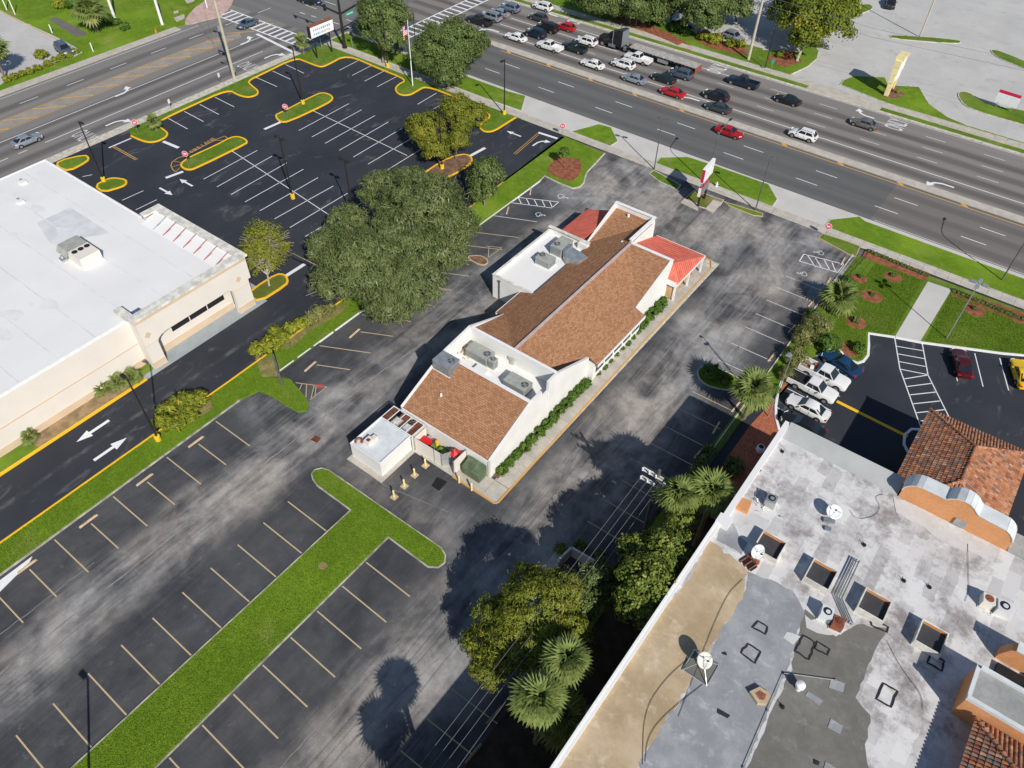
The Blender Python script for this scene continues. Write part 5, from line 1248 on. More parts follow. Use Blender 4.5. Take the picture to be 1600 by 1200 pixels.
# clay tile roofs: barrel tiles as separate pieces
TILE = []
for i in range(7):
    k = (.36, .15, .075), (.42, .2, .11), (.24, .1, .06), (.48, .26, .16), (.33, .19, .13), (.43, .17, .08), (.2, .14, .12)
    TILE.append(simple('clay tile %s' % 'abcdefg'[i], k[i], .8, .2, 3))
def tile_mesh(w_, l_, mat):
    mb = MB(); vs = []
    n = 5
    for yy, k in ((0, 1.0), (l_, .86)):
        for i in range(n + 1):
            a = math.pi * i / n; vs.append((-math.cos(a) * w_ / 2 * k, yy, math.sin(a) * w_ * .42 * k + (.035 if yy == 0 else 0)))
    fs = [(i, i + 1, n + 2 + i, n + 1 + i) for i in range(n)]
    mb.add(vs, fs)
    me = bpy.data.meshes.new('roof_tile'); me.from_pydata(mb.v, [], mb.f); me.materials.append(mat); return me
TM = [tile_mesh(.27, .46, m) for m in TILE]
def tile_plane(roof, e0, e1, up, inside, limit, stuff_mb, sp=.29, rl=.40, mixp=(.26, .2, .18, .1, .08, .13, .05)):
    """tiles laid from eave e0->e1 climbing along unit vector up; inside(x,y) clips to the hip"""
    e0, e1, up = Vector(e0), Vector(e1), Vector(up).normalized(); ev = (e1 - e0); L = ev.length; ev.normalize(); nrm = ev.cross(up)
    if nrm.z < 0: nrm = -nrm
    rot = Matrix((ev, up, nrm)).transposed()
    if rot.determinant() < 0: rot = Matrix((-ev, up, nrm)).transposed()
    q = rot.to_euler(); o = org(roof)
    for r_ in range(40):
        for cidx in range(int(L / sp)):
            p = e0 + ev * (sp * (cidx + .5)) + up * (rl * r_) + nrm * (.03)
            c = p + up * .2
            if not inside(c.x, c.y): continue
            m = RNG.choice(len(TM), p=mixp)
            if limit[0] > 0:
                limit[0] -= 1; inst(TM[m], 'roof_tile', roof, p - o, q)
            else:
                me = TM[m]; base = len(stuff_mb.v)
                stuff_mb.add([p + rot @ v.co for v in me.vertices], [tuple(f.vertices) for f in me.polygons], int(m))
def hip_roof(parent, x0, x1, y0, y1, ze, slope, budget, planes):
    hw = (x1 - x0) / 2; xr = (x0 + x1) / 2; zr = ze + slope * hw; ya, yb = y0 + hw, y1 - hw
    mb = MB(); mb.add([(x0, y0, ze), (x1, y0, ze), (x1, y1, ze), (x0, y1, ze), (xr, ya, zr), (xr, yb, zr)], [(0, 4, 5, 3), (1, 2, 5, 4), (0, 1, 4), (3, 5, 2), (3, 2, 1, 0)]); mb.build('roof_deck', M['rust'], parent)
    sm = MB(); lim = [budget]; k = math.sqrt(1 + slope * slope)
    dist = lambda x, y: (x - x0, x1 - x, y - y0, y1 - y)
    def near(i): return lambda x, y: (lambda d: min(d) > -.05 and d[i] <= min(d) + .12)(dist(x, y))
    for pl in planes:
        if pl == 'w': tile_plane(parent, (x0, y0, ze), (x0, y1, ze), (1, 0, slope), near(0), lim, sm, mixp=(.2, .06, .3, .03, .14, .05, .22))  # darker mix paints in this slope's shade, along with grey weathered tiles
        if pl == 'e': tile_plane(parent, (x1, y0, ze), (x1, y1, ze), (-1, 0, slope), near(1), lim, sm)
        if pl == 's': tile_plane(parent, (x0, y0, ze), (x1, y0, ze), (0, 1, slope), near(2), lim, sm)
        if pl == 'n': tile_plane(parent, (x0, y1, ze), (x1, y1, ze), (0, -1, slope), near(3), lim, sm)
    if sm.f: stuff(sm.build('roof_tiles', TILE, parent))
    for a, b in (((x0, y0, ze), (xr, ya, zr)), ((x1, y0, ze), (xr, ya, zr)), ((x0, y1, ze), (xr, yb, zr)), ((x1, y1, ze), (xr, yb, zr)), ((xr, ya, zr), (xr, yb, zr))):
        a, b = Vector(a), Vector(b); n = int((b - a).length / .42)
        for i in range(n):
            p0 = a.lerp(b, i / n) + Vector((0, 0, .09)); p1 = a.lerp(b, (i + 1.12) / n) + Vector((0, 0, .06))
            mb = MB(); mb.tube([tuple(p0), tuple(p1)], [.17, .13], 8); mb.build('ridge_tile', TILE[RNG.integers(0, 6)], parent)
tw = thing('tiled_pavilion', 'hip roofed pavilion with dark and orange clay barrel tiles beside the shopping centre', 'building', (8.6, 60, 0))
mb = MB(); mb.box(5.0, MY + .02, 0, 12.2, 65.6, 4.85); mb.build('wall', M['orange_stucco'], tw)
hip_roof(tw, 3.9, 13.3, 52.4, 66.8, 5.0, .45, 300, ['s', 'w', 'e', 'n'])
tw2 = thing('tiled_tower', 'small clay tiled hip roof at the bottom right corner below the stair tower', 'building', (18, 28, 0))
mb = MB(); mb.box(14.4, 23, 9.6, 22, 33.3, 11.0); mb.build('wall', M['orange_stucco'], tw2)
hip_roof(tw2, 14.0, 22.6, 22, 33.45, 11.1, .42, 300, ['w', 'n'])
# ================================================================ VEHICLES
PAINT = {}
def paint(n, c, m=0.0):
    PAINT[n] = carpaint('paint ' + n, c, m)
for n, c, m in (('white', (.78, .78, .77), 0), ('black', (.012, .013, .015), 0), ('navy', (.012, .025, .05), .2), ('red', (.48, .012, .015), .1), ('crimson', (.42, .006, .012), .1), ('silver', (.36, .4, .45), .45), ('steel', (.22, .29, .38), .45),
                ('grey', (.055, .065, .075), .3), ('slate', (.1, .14, .19), .35), ('green', (.014, .028, .03), .3), ('taupe', (.2, .19, .165), .4), ('blue', (.012, .055, .14), .2), ('maroon', (.09, .008, .014), .3), ('yellow', (.8, .5, .0), 0)):
    paint(n, c, m)
def loft(mb, secs, m=0):
    """sections: x, zb, zt, w_low, w_mid, w_top"""
    rings = []
    for x, zb, zt, wl, wm, wt in secs:
        h = zt - zb
        half = [(wl * .8, zb), (wl, zb + .06), (wm, zb + .38 * h), (wm * .995, zb + .72 * h), (wt, zt - .03), (wt * .86, zt), (wt * .45, zt + .012)]
        ring = [(x, y, z) for y, z in half] + [(x, -y, z) for y, z in reversed(half)]
        rings.append(ring)
    n = len(rings[0]); o = len(mb.v); vs = [p for r in rings for p in r]; fs = []
    for i in range(len(rings) - 1):
        for j in range(n): fs.append((i * n + j, i * n + (j + 1) % n, (i + 1) * n + (j + 1) % n, (i + 1) * n + j))
    fs += [tuple(range(n)), tuple(range((len(rings) - 1) * n, len(rings) * n))]
    mb.add(vs, fs, m)
def quad_in(a, b, c, d, k, off):
    """inset quad lying just proud of the panel a b c d"""
    a, b, c, d = map(Vector, (a, b, c, d)); m = (a + b + c + d) / 4; n = (b - a).cross(d - a).normalized()
    return [tuple(p + (m - p).normalized() * 0 + (m - p) * k + n * off) for p in (a, b, c, d)]
CARS = {}
def car_parts(kind):
    """returns list of (name, MB, material or None for paint, smooth, children)"""
    if kind in CARS: return CARS[kind]
    S = dict(sedan=(4.75, .90, 1.42), hatch=(4.25, .88, 1.5), suv=(4.7, .95, 1.7), bigsuv=(5.0, .99, 1.82), pickup=(5.8, 1.0, 1.88), sport=(4.8, .96, 1.38))[kind]
    L, W, H = S; a = L / 2; parts = []
    zb = .2 if kind in ('sedan', 'hatch', 'sport') else .3
    belt = {'sedan': .92, 'hatch': .95, 'suv': 1.08, 'bigsuv': 1.14, 'pickup': 1.16, 'sport': .9}[kind]
    body = MB()
    if kind == 'pickup':
        secs = [(a, .45, .85, W * .72, W * .78, W * .7), (a - .12, .36, 1.02, W * .88, W * .92, W * .82), (a - .5, zb + .05, 1.1, W * .95, W, W * .9), (.75, zb, belt, W * .97, W, W * .95), (-.75, zb, belt, W * .97, W, W * .96), (-.8, zb + .1, .78, W * .97, W, W * .96), (-a + .1, zb + .12, .78, W * .97, W, W * .96)]
        loft(body, secs)
        for s in (-1, 1): body.box(-a + .02, s * W * .99, .5, -.78, s * (W * .86), belt)
        body.box(-a, -W * .985, .5, -a + .08, W * .985, belt - .02)
        body.box(-.86, -W * .97, .7, -.76, W * .97, belt)
        gh = (1.35, .62, -.55, -.75)
    else:
        tail = {'sedan': belt + .03, 'hatch': belt + .02, 'suv': belt + .02, 'bigsuv': belt + .02, 'sport': belt + .04}[kind]
        hood = belt - (.12 if kind in ('sedan', 'sport') else .1)
        secs = [(a, .38, .62, W * .6, W * .66, W * .55), (a - .1, .28, .72, W * .8, W * .86, W * .72), (a - .42, zb, hood - .06, W * .93, W * .97, W * .82), (a - 1.15, zb, hood + .06, W * .95, W, W * .88), (a - 1.5, zb, belt, W * .96, W, W * .93), (0, zb, belt, W * .97, W, W * .94), (-a + 1.0, zb, belt, W * .96, W, W * .92), (-a + .35, zb + .03, tail, W * .92, W * .97, W * .84), (-a + .06, .32, tail - .04, W * .82, W * .88, W * .74), (-a, .4, tail - .22, W * .7, W * .76, W * .6)]
        loft(body, secs)
        gh = {'sedan': (a - 1.35, a - 2.05, -a + 1.45, -a + .62), 'hatch': (a - 1.15, a - 1.8, -a + .75, -a + .16), 'suv': (a - 1.35, a - 1.95, -a + .75, -a + .22), 'bigsuv': (a - 1.4, a - 1.95, -a + .55, -a + .14), 'sport': (a - 1.55, a - 2.2, -a + 1.7, -a + .55)}[kind]
    xa, xb, xc, xd = gh; wb, wr = W * .91, W * .70; z0 = belt - .02
    rings = [[(xa, wb, z0), (xa, -wb, z0)], [(xb, wr, H - .04), (xb, 0, H), (xb, -wr, H - .04)], [((xb + xc) / 2, wr * 1.02, H - .02), ((xb + xc) / 2, 0, H + .03), ((xb + xc) / 2, -wr * 1.02, H - .02)], [(xc, wr * .97, H - .05), (xc, 0, H - .01), (xc, -wr * .97, H - .05)], [(xd, wb * .93, z0), (xd, -wb * .93, z0)]]
    A, B, Mi, Cc, D = rings; o = MB(); v = A + B + Mi + Cc + D
    # idx: A0,1 B2,3,4 M5,6,7 C8,9,10 D11,12
    o.add(v, [(0, 2, 3, 4, 1), (2, 5, 6, 3), (3, 6, 7, 4), (5, 8, 9, 6), (6, 9, 10, 7), (8, 11, 12, 10, 9), (0, 11, 8, 5, 2), (1, 4, 7, 10, 12)])
    body.add(o.v, o.f)
    parts.append(('body', body, None, 38))
    ws = MB(); ws.poly(quad_in(A[1], A[0], B[0], B[2], .07, .014)); parts.append(('windscreen', ws, 'glass', None))
    rw = MB(); rw.poly(quad_in(D[0], D[1], Cc[2], Cc[0], .1, .014)); parts.append(('rear_window', rw, 'glass', None))
    for s in (1, -1):
        for t0, t1 in ((.06, .47), (.51, .90)) if kind != 'pickup' else ((.05, .5), (.54, .93)):
            def P(t, k):   # bottom edge k=0, top edge k=1
                xl = xa + (xd - xa) * t; xt = xb + (xc - xb) * t
                y = (wb * (1 - .07 * t)) * (1 - k) + wr * k
                return (xl * (1 - k) + xt * k, s * (y + .018), z0 + (H - .06 - z0) * k)
            q = [P(t0, .12), P(t1, .12), P(t1, .86), P(t0, .86)]
            mb = MB(); mb.poly(q if s < 0 else q[::-1]); parts.append(('side_window', mb, 'glass', None))
    r = {'sedan': .33, 'hatch': .32, 'sport': .34}.get(kind, .39)
    wx = {'pickup': (a - .98, -a + 1.18)}.get(kind, (a - .88, -a + .92))
    parts.append(('wheels', r, wx, W))
    for s in (1, -1):
        for x in wx:
            mb = MB(); pts = [(x + (r + .07) * math.cos(t), s * (W * 1.004), r + (r + .07) * math.sin(t)) for t in [i * math.pi / 10 for i in range(11)]]
            mb.poly(pts + [(x - r * .9, s * W * 1.004, zb), (x + r * .9, s * W * 1.004, zb)]); parts.append(('wheel_arch', mb, 'black_plastic', None))
        mb = MB(); hz = .66 if zb < .25 else .86
        mb.add([(a - .02, s * W * .45, hz - .06), (a - .3, s * W * .9, hz - .04), (a - .32, s * W * .86, hz + .1), (a - .06, s * W * .43, hz + .04), (a + .02, s * W * .45, hz - .06), (a - .24, s * W * .95, hz - .04), (a - .26, s * W * .91, hz + .12), (a - .02, s * W * .43, hz + .07)], [(4, 5, 6, 7), (0, 1, 5, 4), (1, 2, 6, 5), (2, 3, 7, 6), (3, 0, 4, 7)]); parts.append(('headlight', mb, 'headlight', None))
        mb = MB(); tz = belt - .2; xk = -a + (.03 if kind != 'pickup' else -.01)
        mb.box(xk - .03, s * W * .55 if kind != 'pickup' else s * W * .84, tz - .05, xk + .16, s * W * .93, tz + .13); parts.append(('taillight', mb, 'taillight', None))
        mb = MB(); mb.rbox((xa - .35, s * (W + .1), belt + .0), (.12, .22, .14)); parts.append(('mirror', mb, None, None))
    mb = MB(); mb.box(a - .06, -W * .5, .36 if zb < .25 else .5, a + .012, W * .5, .52 if zb < .25 else .8); parts.append(('grille', mb, 'black_plastic', None))
    mb = MB(); mb.box(-a - .02, -W * .75, .36, -a + .1, W * .75, .5); parts.append(('bumper', mb, 'black_plastic' if zb > .25 else None, None))
    for s in (1, -1):
        mb = MB(); mb.box(wx[1] + r + .1, s * W * .96, zb - .02, wx[0] - r - .1, s * (W + .012), zb + .13); parts.append(('sill', mb, 'black_plastic', None))
        for xx in ((.52, -.42) if kind != 'pickup' else (.62, -.1)):
            mb = MB(); mb.box(xx - .012, s * (W - .01), zb + .15, xx + .012, s * (W + .006), belt - .03); parts.append(('door_seam', mb, 'black_plastic', None))
    if kind in ('suv', 'bigsuv'):
        for s in (1, -1):
            mb = MB(); mb.tube([(xb - .1, s * wr * .92, H), (xb - .2, s * wr * .92, H + .06), (xc + .2, s * wr * .9, H + .06), (xc + .1, s * wr * .9, H)], .025, 5); parts.append(('roof_rail', mb, 'black_plastic', None))
    CARS[kind] = parts; return parts
_tm = {}
def wheel_mesh(r):
    if r in _tm: return _tm[r]
    mb = MB(); n = 20
    prof = [(.0, r * .62), (.02, r * .95), (.06, r), (.18, r), (.22, r * .95), (.22, r * .5)]
    vs = [(rr * math.cos(2 * math.pi * i / n), y - .11, rr * math.sin(2 * math.pi * i / n)) for y, rr in prof for i in range(n)]
    fs = [(k * n + i, k * n + (i + 1) % n, (k + 1) * n + (i + 1) % n, (k + 1) * n + i) for k in range(len(prof) - 1) for i in range(n)]
    mb.add(vs, fs); ty = bpy.data.meshes.new('tyre'); ty.from_pydata(mb.v, [], mb.f); ty.materials.append(M['tyre'])
    mb = MB(); vs = [(r * .62 * math.cos(2 * math.pi * i / 20), -.095, r * .62 * math.sin(2 * math.pi * i / 20)) for i in range(20)]
    mb.add(vs, [tuple(range(20))])
    for k in range(5):
        t = 2 * math.pi * k / 5; mb.add([(r * .12 * math.cos(t - 1), -.12, r * .12 * math.sin(t - 1)), (r * .6 * math.cos(t - .16), -.115, r * .6 * math.sin(t - .16)), (r * .6 * math.cos(t + .16), -.115, r * .6 * math.sin(t + .16)), (r * .12 * math.cos(t + 1), -.12, r * .12 * math.sin(t + 1))], [(0, 1, 2, 3)])
    rm = bpy.data.meshes.new('rim'); rm.from_pydata(mb.v, [], mb.f); rm.materials.append(M['rim'])
    _tm[r] = (ty, rm); return _tm[r]
_pm = {}
def car(kind, col, label, x, y, ang, group=None, k=1.0, name=None, cat=None, z=0.01):
    nm = name or {'sedan': 'sedan', 'hatch': 'hatchback', 'suv': 'suv', 'bigsuv': 'suv', 'pickup': 'pickup_truck', 'sport': 'sports_car'}[kind]
    t = thing(nm, label, cat or {'pickup': 'pickup truck'}.get(kind, 'car'), (0, 0, 0), 0, group)
    for i, p in enumerate(car_parts(kind)):
        if p[0] == 'wheels':
            _, r, wx, W = p; ty, rm = wheel_mesh(r)
            for s in (1, -1):
                for xx in wx:
                    o = inst(ty, 'wheel', t, (xx, s * (W - .085), r), (0, 0, 0 if s < 0 else math.pi))
                    inst(rm, 'rim', o)
            continue
        key = (kind, i, col if p[2] is None else '')
        if key not in _pm:
            o = p[1].build(p[0], PAINT[col] if p[2] is None else M[p[2]], t, p[3]); _pm[key] = o.data
        else: inst(_pm[key], p[0], t)
    t.location = (x, y, z); t.rotation_euler = (0, 0, ang)
    if k != 1.0: t.scale = (k, k, k)
    return t
WQ = 'vehicles queued at the lights'
PI = math.pi
def traffic(kind, col, px, py, lab, ang=PI, k=1.0, grp=WQ, dz=.7, name=None):
    x, y = G(px, py, dz); return car(kind, col, lab, x, y, ang, grp, k, name)
traffic('pickup', 'black', 749, 32, 'black pickup at the front of the lane beside the median')
traffic('bigsuv', 'silver', 767, 26, 'silver estate wagon next to the front black pickup at the lights')
traffic('sedan', 'silver', 780, 19, 'silver sedan third across at the front of the queue')
traffic('suv', 'steel', 797, 12, 'blue grey suv at the far side of the front row')
traffic('suv', 'white', 848, 10, 'white suv in the right turn lane beside the far kerb')
traffic('hatch', 'grey', 841, 26, 'dark grey hatchback just behind the blue grey suv')
traffic('hatch', 'red', 884, 41, 'bright red hatchback in front of the semi truck')
traffic('bigsuv', 'black', 855, 43, 'black suv beside the red hatchback')
traffic('suv', 'navy', 837, 52, 'dark navy suv beside the white sedan near the median')
traffic('sedan', 'white', 806, 57, 'white sedan nearest the front in the median lane')
traffic('pickup', 'white', 859, 72, 'white crew cab pickup behind the front white sedan', k=.94)
traffic('pickup', 'green', 897, 74, 'very dark pickup beside the white crew cab pickup', k=.92)
traffic('suv', 'white', 916, 64, 'white suv just left of the black semi truck')
traffic('sedan', 'white', 926, 99, 'white sedan in the median lane between the white pickup and the silver blue sedan')
traffic('suv', 'white', 974, 100, 'white suv with dark roof opening beside the extended cab pickup')
mb = MB(); _o = None
traffic('pickup', 'white', 997, 91, 'white extended cab pickup alongside the flatbed trailer', k=.95)
traffic('sedan', 'silver', 991, 122, 'silver blue sedan ahead of the red sedan in the median lane')
traffic('sedan', 'green', 1037, 121, 'dark green sedan beside the red sedan in the queue')
traffic('suv', 'slate', 1064, 115, 'dark blue suv by the tail of the flatbed trailer')
traffic('sedan', 'red', 1051, 143, 'red sedan at the turn arrow beside the median')
traffic('pickup', 'navy', 1161, 128, 'dark navy pickup alone behind the flatbed trailer')
traffic('suv', 'black', 1119, 149, 'black suv beside the dark grey sedan at the back of the queue')
traffic('sedan', 'grey', 1122, 167, 'dark grey sedan last in the median lane')
traffic('sedan', 'crimson', 1140, 205, 'red sedan driving alone on the near carriageway', 0, grp=None)
traffic('sedan', 'black', 1231, 155, 'black sedan approaching in the far lane', grp='moving cars on the far carriageway')
traffic('suv', 'white', 1255, 210, 'white suv approaching beside the median', grp='moving cars on the far carriageway')
traffic('sedan', 'taupe', 1351, 192, 'taupe grey sedan at the right beside the ONLY marking', grp='moving cars on the far carriageway')
traffic('suv', 'silver', 1146, 57, 'pale silver suv parked under the trees behind the far hedge', -.15, grp=None)
traffic('sedan', 'navy', 1068, 36, 'dark blue car parked in deep tree shade behind the far hedge', .1, grp=None)
traffic('pickup', 'black', 1392, 4, 'black truck cut off by the top edge in the far parking lot', -1.3, grp=None)
traffic('sedan', 'silver', 41, 218, 'silver sedan on the side street at the left edge', PI / 2, grp=None)
traffic('sedan', 'slate', 386, 36, 'slate grey sedan crossing the crosswalk on the side street', -PI / 2, grp=None)
traffic('bigsuv', 'slate', 100, 77, 'dark slate suv parked by the grass at the top left', -.12, grp=None)
traffic('sedan', 'navy', 486, 0, 'dark blue car in the middle of the junction at the top edge', 0.3, grp=None)
PK = 'cars parked beside the shopping centre'
def parked(kind, col, x, y, ang, lab, k=1.0): return car(kind, col, lab, x, y, ang, PK, k)
parked('sport', 'blue', -6.15, 73.0, PI - .28, 'dark blue coupe with rear spoiler parked next to the lawn kerb')
p1 = parked('pickup', 'white', -7.0, 69.9, -.05, 'white pickup with tools and timber in its open bed', .98)
p2 = parked('pickup', 'white', -7.3, 67.2, -.05, 'white pickup with a black bed cover', .95)
parked('sedan', 'white', -6.55, 64.0, PI - .04, 'white sedan with dark sunroof nearest the shopping centre')
parked('sedan', 'black', -6.0, 61.2, PI - .02, 'black sedan half hidden by the shopping centre parapet')
parked('sedan', 'maroon', 5.0, 81.7, PI / 2 + .42, 'maroon sedan parked alone beside the striped walkway')
parked('sport', 'yellow', 11.05, 84.2, PI / 2 + .42, 'bright yellow sports car at the right edge')
mb = MB(); mb.box(-2.85, -.86, 1.15, -.8, .86, 1.2); mb.build('bed_cover', M['black_plastic'], p2).location = (0, 0, 0)
for o in p2.children:
    if o.name.startswith('bed_cover'):
        for v in o.data.vertices: v.co += Vector(p2.location)
def in_bed(p, name, mb, mat, label, cat):
    mb.xform(Matrix.Translation(p.location) @ Matrix.Rotation(p.rotation_euler.z, 4, 'Z')); return tagged(mb, name, mat, label, cat)
mb = MB(); mb.box(-2.7, -.7, .85, -1.1, .5, .98); mb.box(-2.75, .1, .98, -1.4, .3, 1.06); in_bed(p1, 'timber', mb, M['wood'], 'loose timber boards in the open bed of the white pickup', 'timber')
mb = MB(); mb.cyl(-1.25, .35, .85, 1.2, .2, 10, 0, .22); in_bed(p1, 'bucket', mb, simple('orange plastic', (.7, .14, .03), .5), 'orange bucket in the open bed of the white pickup', 'bucket')
mb = MB(); mb.rbox((-1.5, -.35, .98), (.4, .3, .35), .4); in_bed(p1, 'cool_box', mb, M['sign_white'], 'white box in the open bed of the white pickup', 'box')
# ---- semi truck and flatbed
ty, rm = wheel_mesh(.52)
tr = thing('semi_truck', 'black long nose semi truck tractor with sleeper cab in the traffic queue', 'truck', (0, 0, 0))
mb = MB(); loft(mb, [(4.3, .6, 1.5, .7, .75, .6), (4.1, .5, 1.75, .95, 1.0, .85), (3.0, .55, 1.95, .95, 1.0, .8), (2.1, .6, 2.15, 1.0, 1.05, .9)]); mb.build('hood', PAINT['black'], tr, 40)
mb = MB(); loft(mb, [(2.1, .7, 2.2, 1.1, 1.15, 1.05), (1.75, .7, 2.95, 1.15, 1.2, 1.0), (.8, .7, 3.15, 1.15, 1.2, 1.0), (.75, .7, 3.3, 1.2, 1.25, 1.1), (-.4, .7, 3.85, 1.2, 1.25, 1.1), (-1.2, .7, 3.9, 1.2, 1.25, 1.1)]); mb.build('cab', PAINT['black'], tr, 40)
mb = MB(); mb.box(-1.24, -1.15, .9, -1.205, 1.15, 3.8); mb.build('sleeper_back', M['ac_fin'], tr)
mb = MB(); mb.add([(2.1, -.95, 2.25), (2.1, .95, 2.25), (1.78, .9, 2.95), (1.78, -.9, 2.95)], [(0, 1, 2, 3)]); mb.v = [(x + .03, y, z) for x, y, z in mb.v]; mb.build('windscreen', M['glass'], tr)
for s in (1, -1):
    mb = MB(); mb.box(.95, s * 1.21, 1.9, 1.7, s * 1.225, 2.7); mb.build('side_window', M['glass'], tr)
    mb = MB(); mb.tube([(.72, s * 1.35, .9), (.72, s * 1.35, 4.1)], .09, 8); mb.build('exhaust_stack', M['chrome'], tr)
    mb = MB(); mb.tube([(1.6, s * 1.1, .75), (.1, s * 1.1, .75)], .33, 12); mb.build('fuel_tank', M['chrome'], tr)
    mb = MB(); mb.rbox((-2.0, s * .95, .55), (.6, .5, .55)); mb.build('battery_box', M['chrome'], tr)
    for x in (3.2, -3.0, -4.3):
        for yy in ((1.02,) if x > 0 else (1.02, .7)):
            o = inst(ty, 'wheel', tr, (x, s * yy, .52), (0, 0, 0 if s < 0 else PI)); inst(rm, 'rim', o)
    mb = MB(); mb.add([(3.2 + .62 * math.cos(a), s * (.85 if k else 1.16), .52 + .62 * math.sin(a)) for k in (0, 1) for a in [i * PI / 8 for i in range(9)]], [(i, i + 1, 10 + i, 9 + i) for i in range(8)]); mb.build('mudguard', PAINT['black'], tr)
    mb = MB(); mb.box(4.12, s * .55, 1.0, 4.25, s * .92, 1.25); mb.build('headlight', M['headlight'], tr)
mb = MB(); mb.box(-5.0, -.45, .7, 2, .45, .95); mb.box(-4.2, -.5, .95, -3.0, .5, 1.15); mb.build('chassis', M['black_plastic'], tr)
mb = MB(); mb.box(4.26, -.45, .7, 4.33, .45, 1.55); mb.build('grille', M['chrome'], tr)
tl = thing('flatbed_trailer', 'empty flatbed trailer with grey deck behind the black semi truck', 'trailer', (0, 0, 0))
LT = 14.4
for i in range(12):
    mb = MB(); y = -1.25 + i * .2085; mb.box(-LT, y, 1.43, 0, y + .19, 1.5); mb.build('deck_board', simple('grey deck board %d' % (i % 3), ((.4, .38, .36), (.36, .34, .31), (.44, .41, .38))[i % 3], .8, .2, 1.5) if i < 3 else bpy.data.materials['grey deck board %d' % (i % 3)], tl)
mb = MB(); mb.box(-LT, -1.3, 1.2, 0, -1.25, 1.48); mb.box(-LT, 1.25, 1.2, 0, 1.3, 1.48); mb.box(-LT, -.5, .85, -.4, -.38, 1.42); mb.box(-LT, .38, .85, -.4, .5, 1.42); mb.build('frame', M['black_plastic'], tl)
for k in range(18):
    for s in (1, -1): mb = MB(); mb.box(-.7 - k * .78, s * 1.3, 1.34, -.6 - k * .78, s * 1.33, 1.44); mb.build('stake_pocket', M['yellow' if k % 3 == 0 else 'metal'], tl)
for s in (1, -1):
    mb = MB(); mb.box(-8.6, s * .75, .55, -6.4, s * 1.28, 1.15); mb.build('tool_box', M['metal'], tl)
    for x in (-10.6, -13.6):
        for yy in (1.02, .7): o = inst(ty, 'wheel', tl, (x, s * yy, .52), (0, 0, 0 if s < 0 else PI)); inst(rm, 'rim', o)
mb = MB(); mb.box(-LT - .06, -1.28, .5, -LT, 1.28, 1.5); mb.build('tail_frame', M['rust_red'], tl)
for y in (-1.0, -.5, .5, 1.0): mb = MB(); mb.box(-LT - .1, y - .12, .75, -LT - .06, y + .12, .95); mb.build('taillight', M['taillight'], tl)
tr.location = (-72.6, 132.3, .01); tr.rotation_euler = (0, 0, PI - .02)
tl.location = (-69.9, 132.2, .01); tl.rotation_euler = (0, 0, PI - .03)
for o in (tr, tl):
    if o is tl: o.location = (-69.6, 132.25, .01)

# ================================================================ WHEEL STOPS
ws0 = None
def wheel_stop(x, y, ang, lab, grp, ln=1.9):
    global ws0
    if ws0 is None:
        mb = MB(); mb.prism([(-ln / 2, -.1), (ln / 2, -.1), (ln / 2, .1), (-ln / 2, .1)], 0, .06); mb.rbox((0, 0, .06), (ln, .2, .08), 0, 0, .8)
        ws0 = mb.build('wheel_stop', simple('cast concrete stop', (.62, .45, .31), .85, .15, 1.5, fine=9)); o = ws0
    else: o = ws0.copy(); COL.objects.link(o)
    o.location = (x, y, .005); o.rotation_euler = (0, 0, ang); tag(o, lab, 'wheel stop', grp); return o
for i, (x, y, a) in enumerate(sorted([q for q in STOPS if q[1] > -1], key=lambda q: -q[1])): wheel_stop(x, y, PI / 2 + a, ORD[i] + ' wheel stop along the grass divider counted from the big oaks', 'wheel stops along the divider')
for s, l in (('830,293 828,305', 'wheel stop in the accessible bay by the mulch island'), ('795,322 791,336', 'wheel stop in the bay left of the blue accessible square'),
             ('1314,414 1320,403', 'wheel stop nearest the corner of the lot by the street'), ('1290,446 1298,434', 'wheel stop beside the hatched accessible aisle'), ('1264,478 1272,468', 'wheel stop in round tree shade on the right row'), ('1232,520 1242,508', 'wheel stop under the shrubs on the right row'), ('1114,677 1124,660', 'wheel stop in the building shade by the hedge'), ('1085,716 1099,699', 'wheel stop deepest in the building shade'), ('1147,639 1152,633', 'wheel stop in front of the palm'), ('1200,565 1211,551', 'wheel stop left of the shrubs by the parked pickups')):
    a, b = GS(s); a = Vector(a); b = Vector(b); m = (a + b) / 2; d = b - a
    wheel_stop(m.x, m.y, math.atan2(d.y, d.x), l, 'wheel stops in the right rows')
mb = MB(); q = GS('0,925 47,878 51,870 0,908 -40,935 -40,960'); mb.prism(q, .02, .1); tagged(mb, 'loose_board', M['white_metal'], 'long white board lying on the asphalt at the left edge', 'board')
# ================================================================ POLES, LAMPS, SIGNS
def lamp(name, label, base, h, heads, mat='bronze', r=.12, foot=None, group=None, head=(.75, .42, .2), lean=None):
    c = base if not isinstance(base[0], int) else G(*base)
    t = thing(name, label, 'lamp post', (c[0], c[1], 0), 0, group)
    mb = MB(); mb.tube([(c[0], c[1], 0), (c[0], c[1], h)], [r, r * .7], 8); mb.build('pole', M[mat], t)
    for a, l in heads:
        d = Vector((math.cos(a), math.sin(a), 0)); p = Vector((c[0], c[1], h - .1))
        mb = MB(); mb.tube([tuple(p), tuple(p + d * l)], .035, 6); mb.build('arm', M[mat], t)
        e = p + d * (l + head[0] / 2)
        mb = MB(); mb.rbox((e.x, e.y, e.z - .05), head, a, 0, .85); o = mb.build('lamp_head', M[mat], t)
        mb = MB(); mb.rbox((e.x, e.y, e.z - .075), (head[0] * .8, head[1] * .8, .024), a); mb.build('lens', M['lens'], o)
    if foot:
        mb = MB(); mb.cyl(c[0], c[1], 0, .75, .32, 14); mb.cyl(c[0], c[1], .75, .8, .32, 14, 0, .2); mb.build('base', M[foot], t)
    return t
NL = 'dark lamp posts in the new lot'
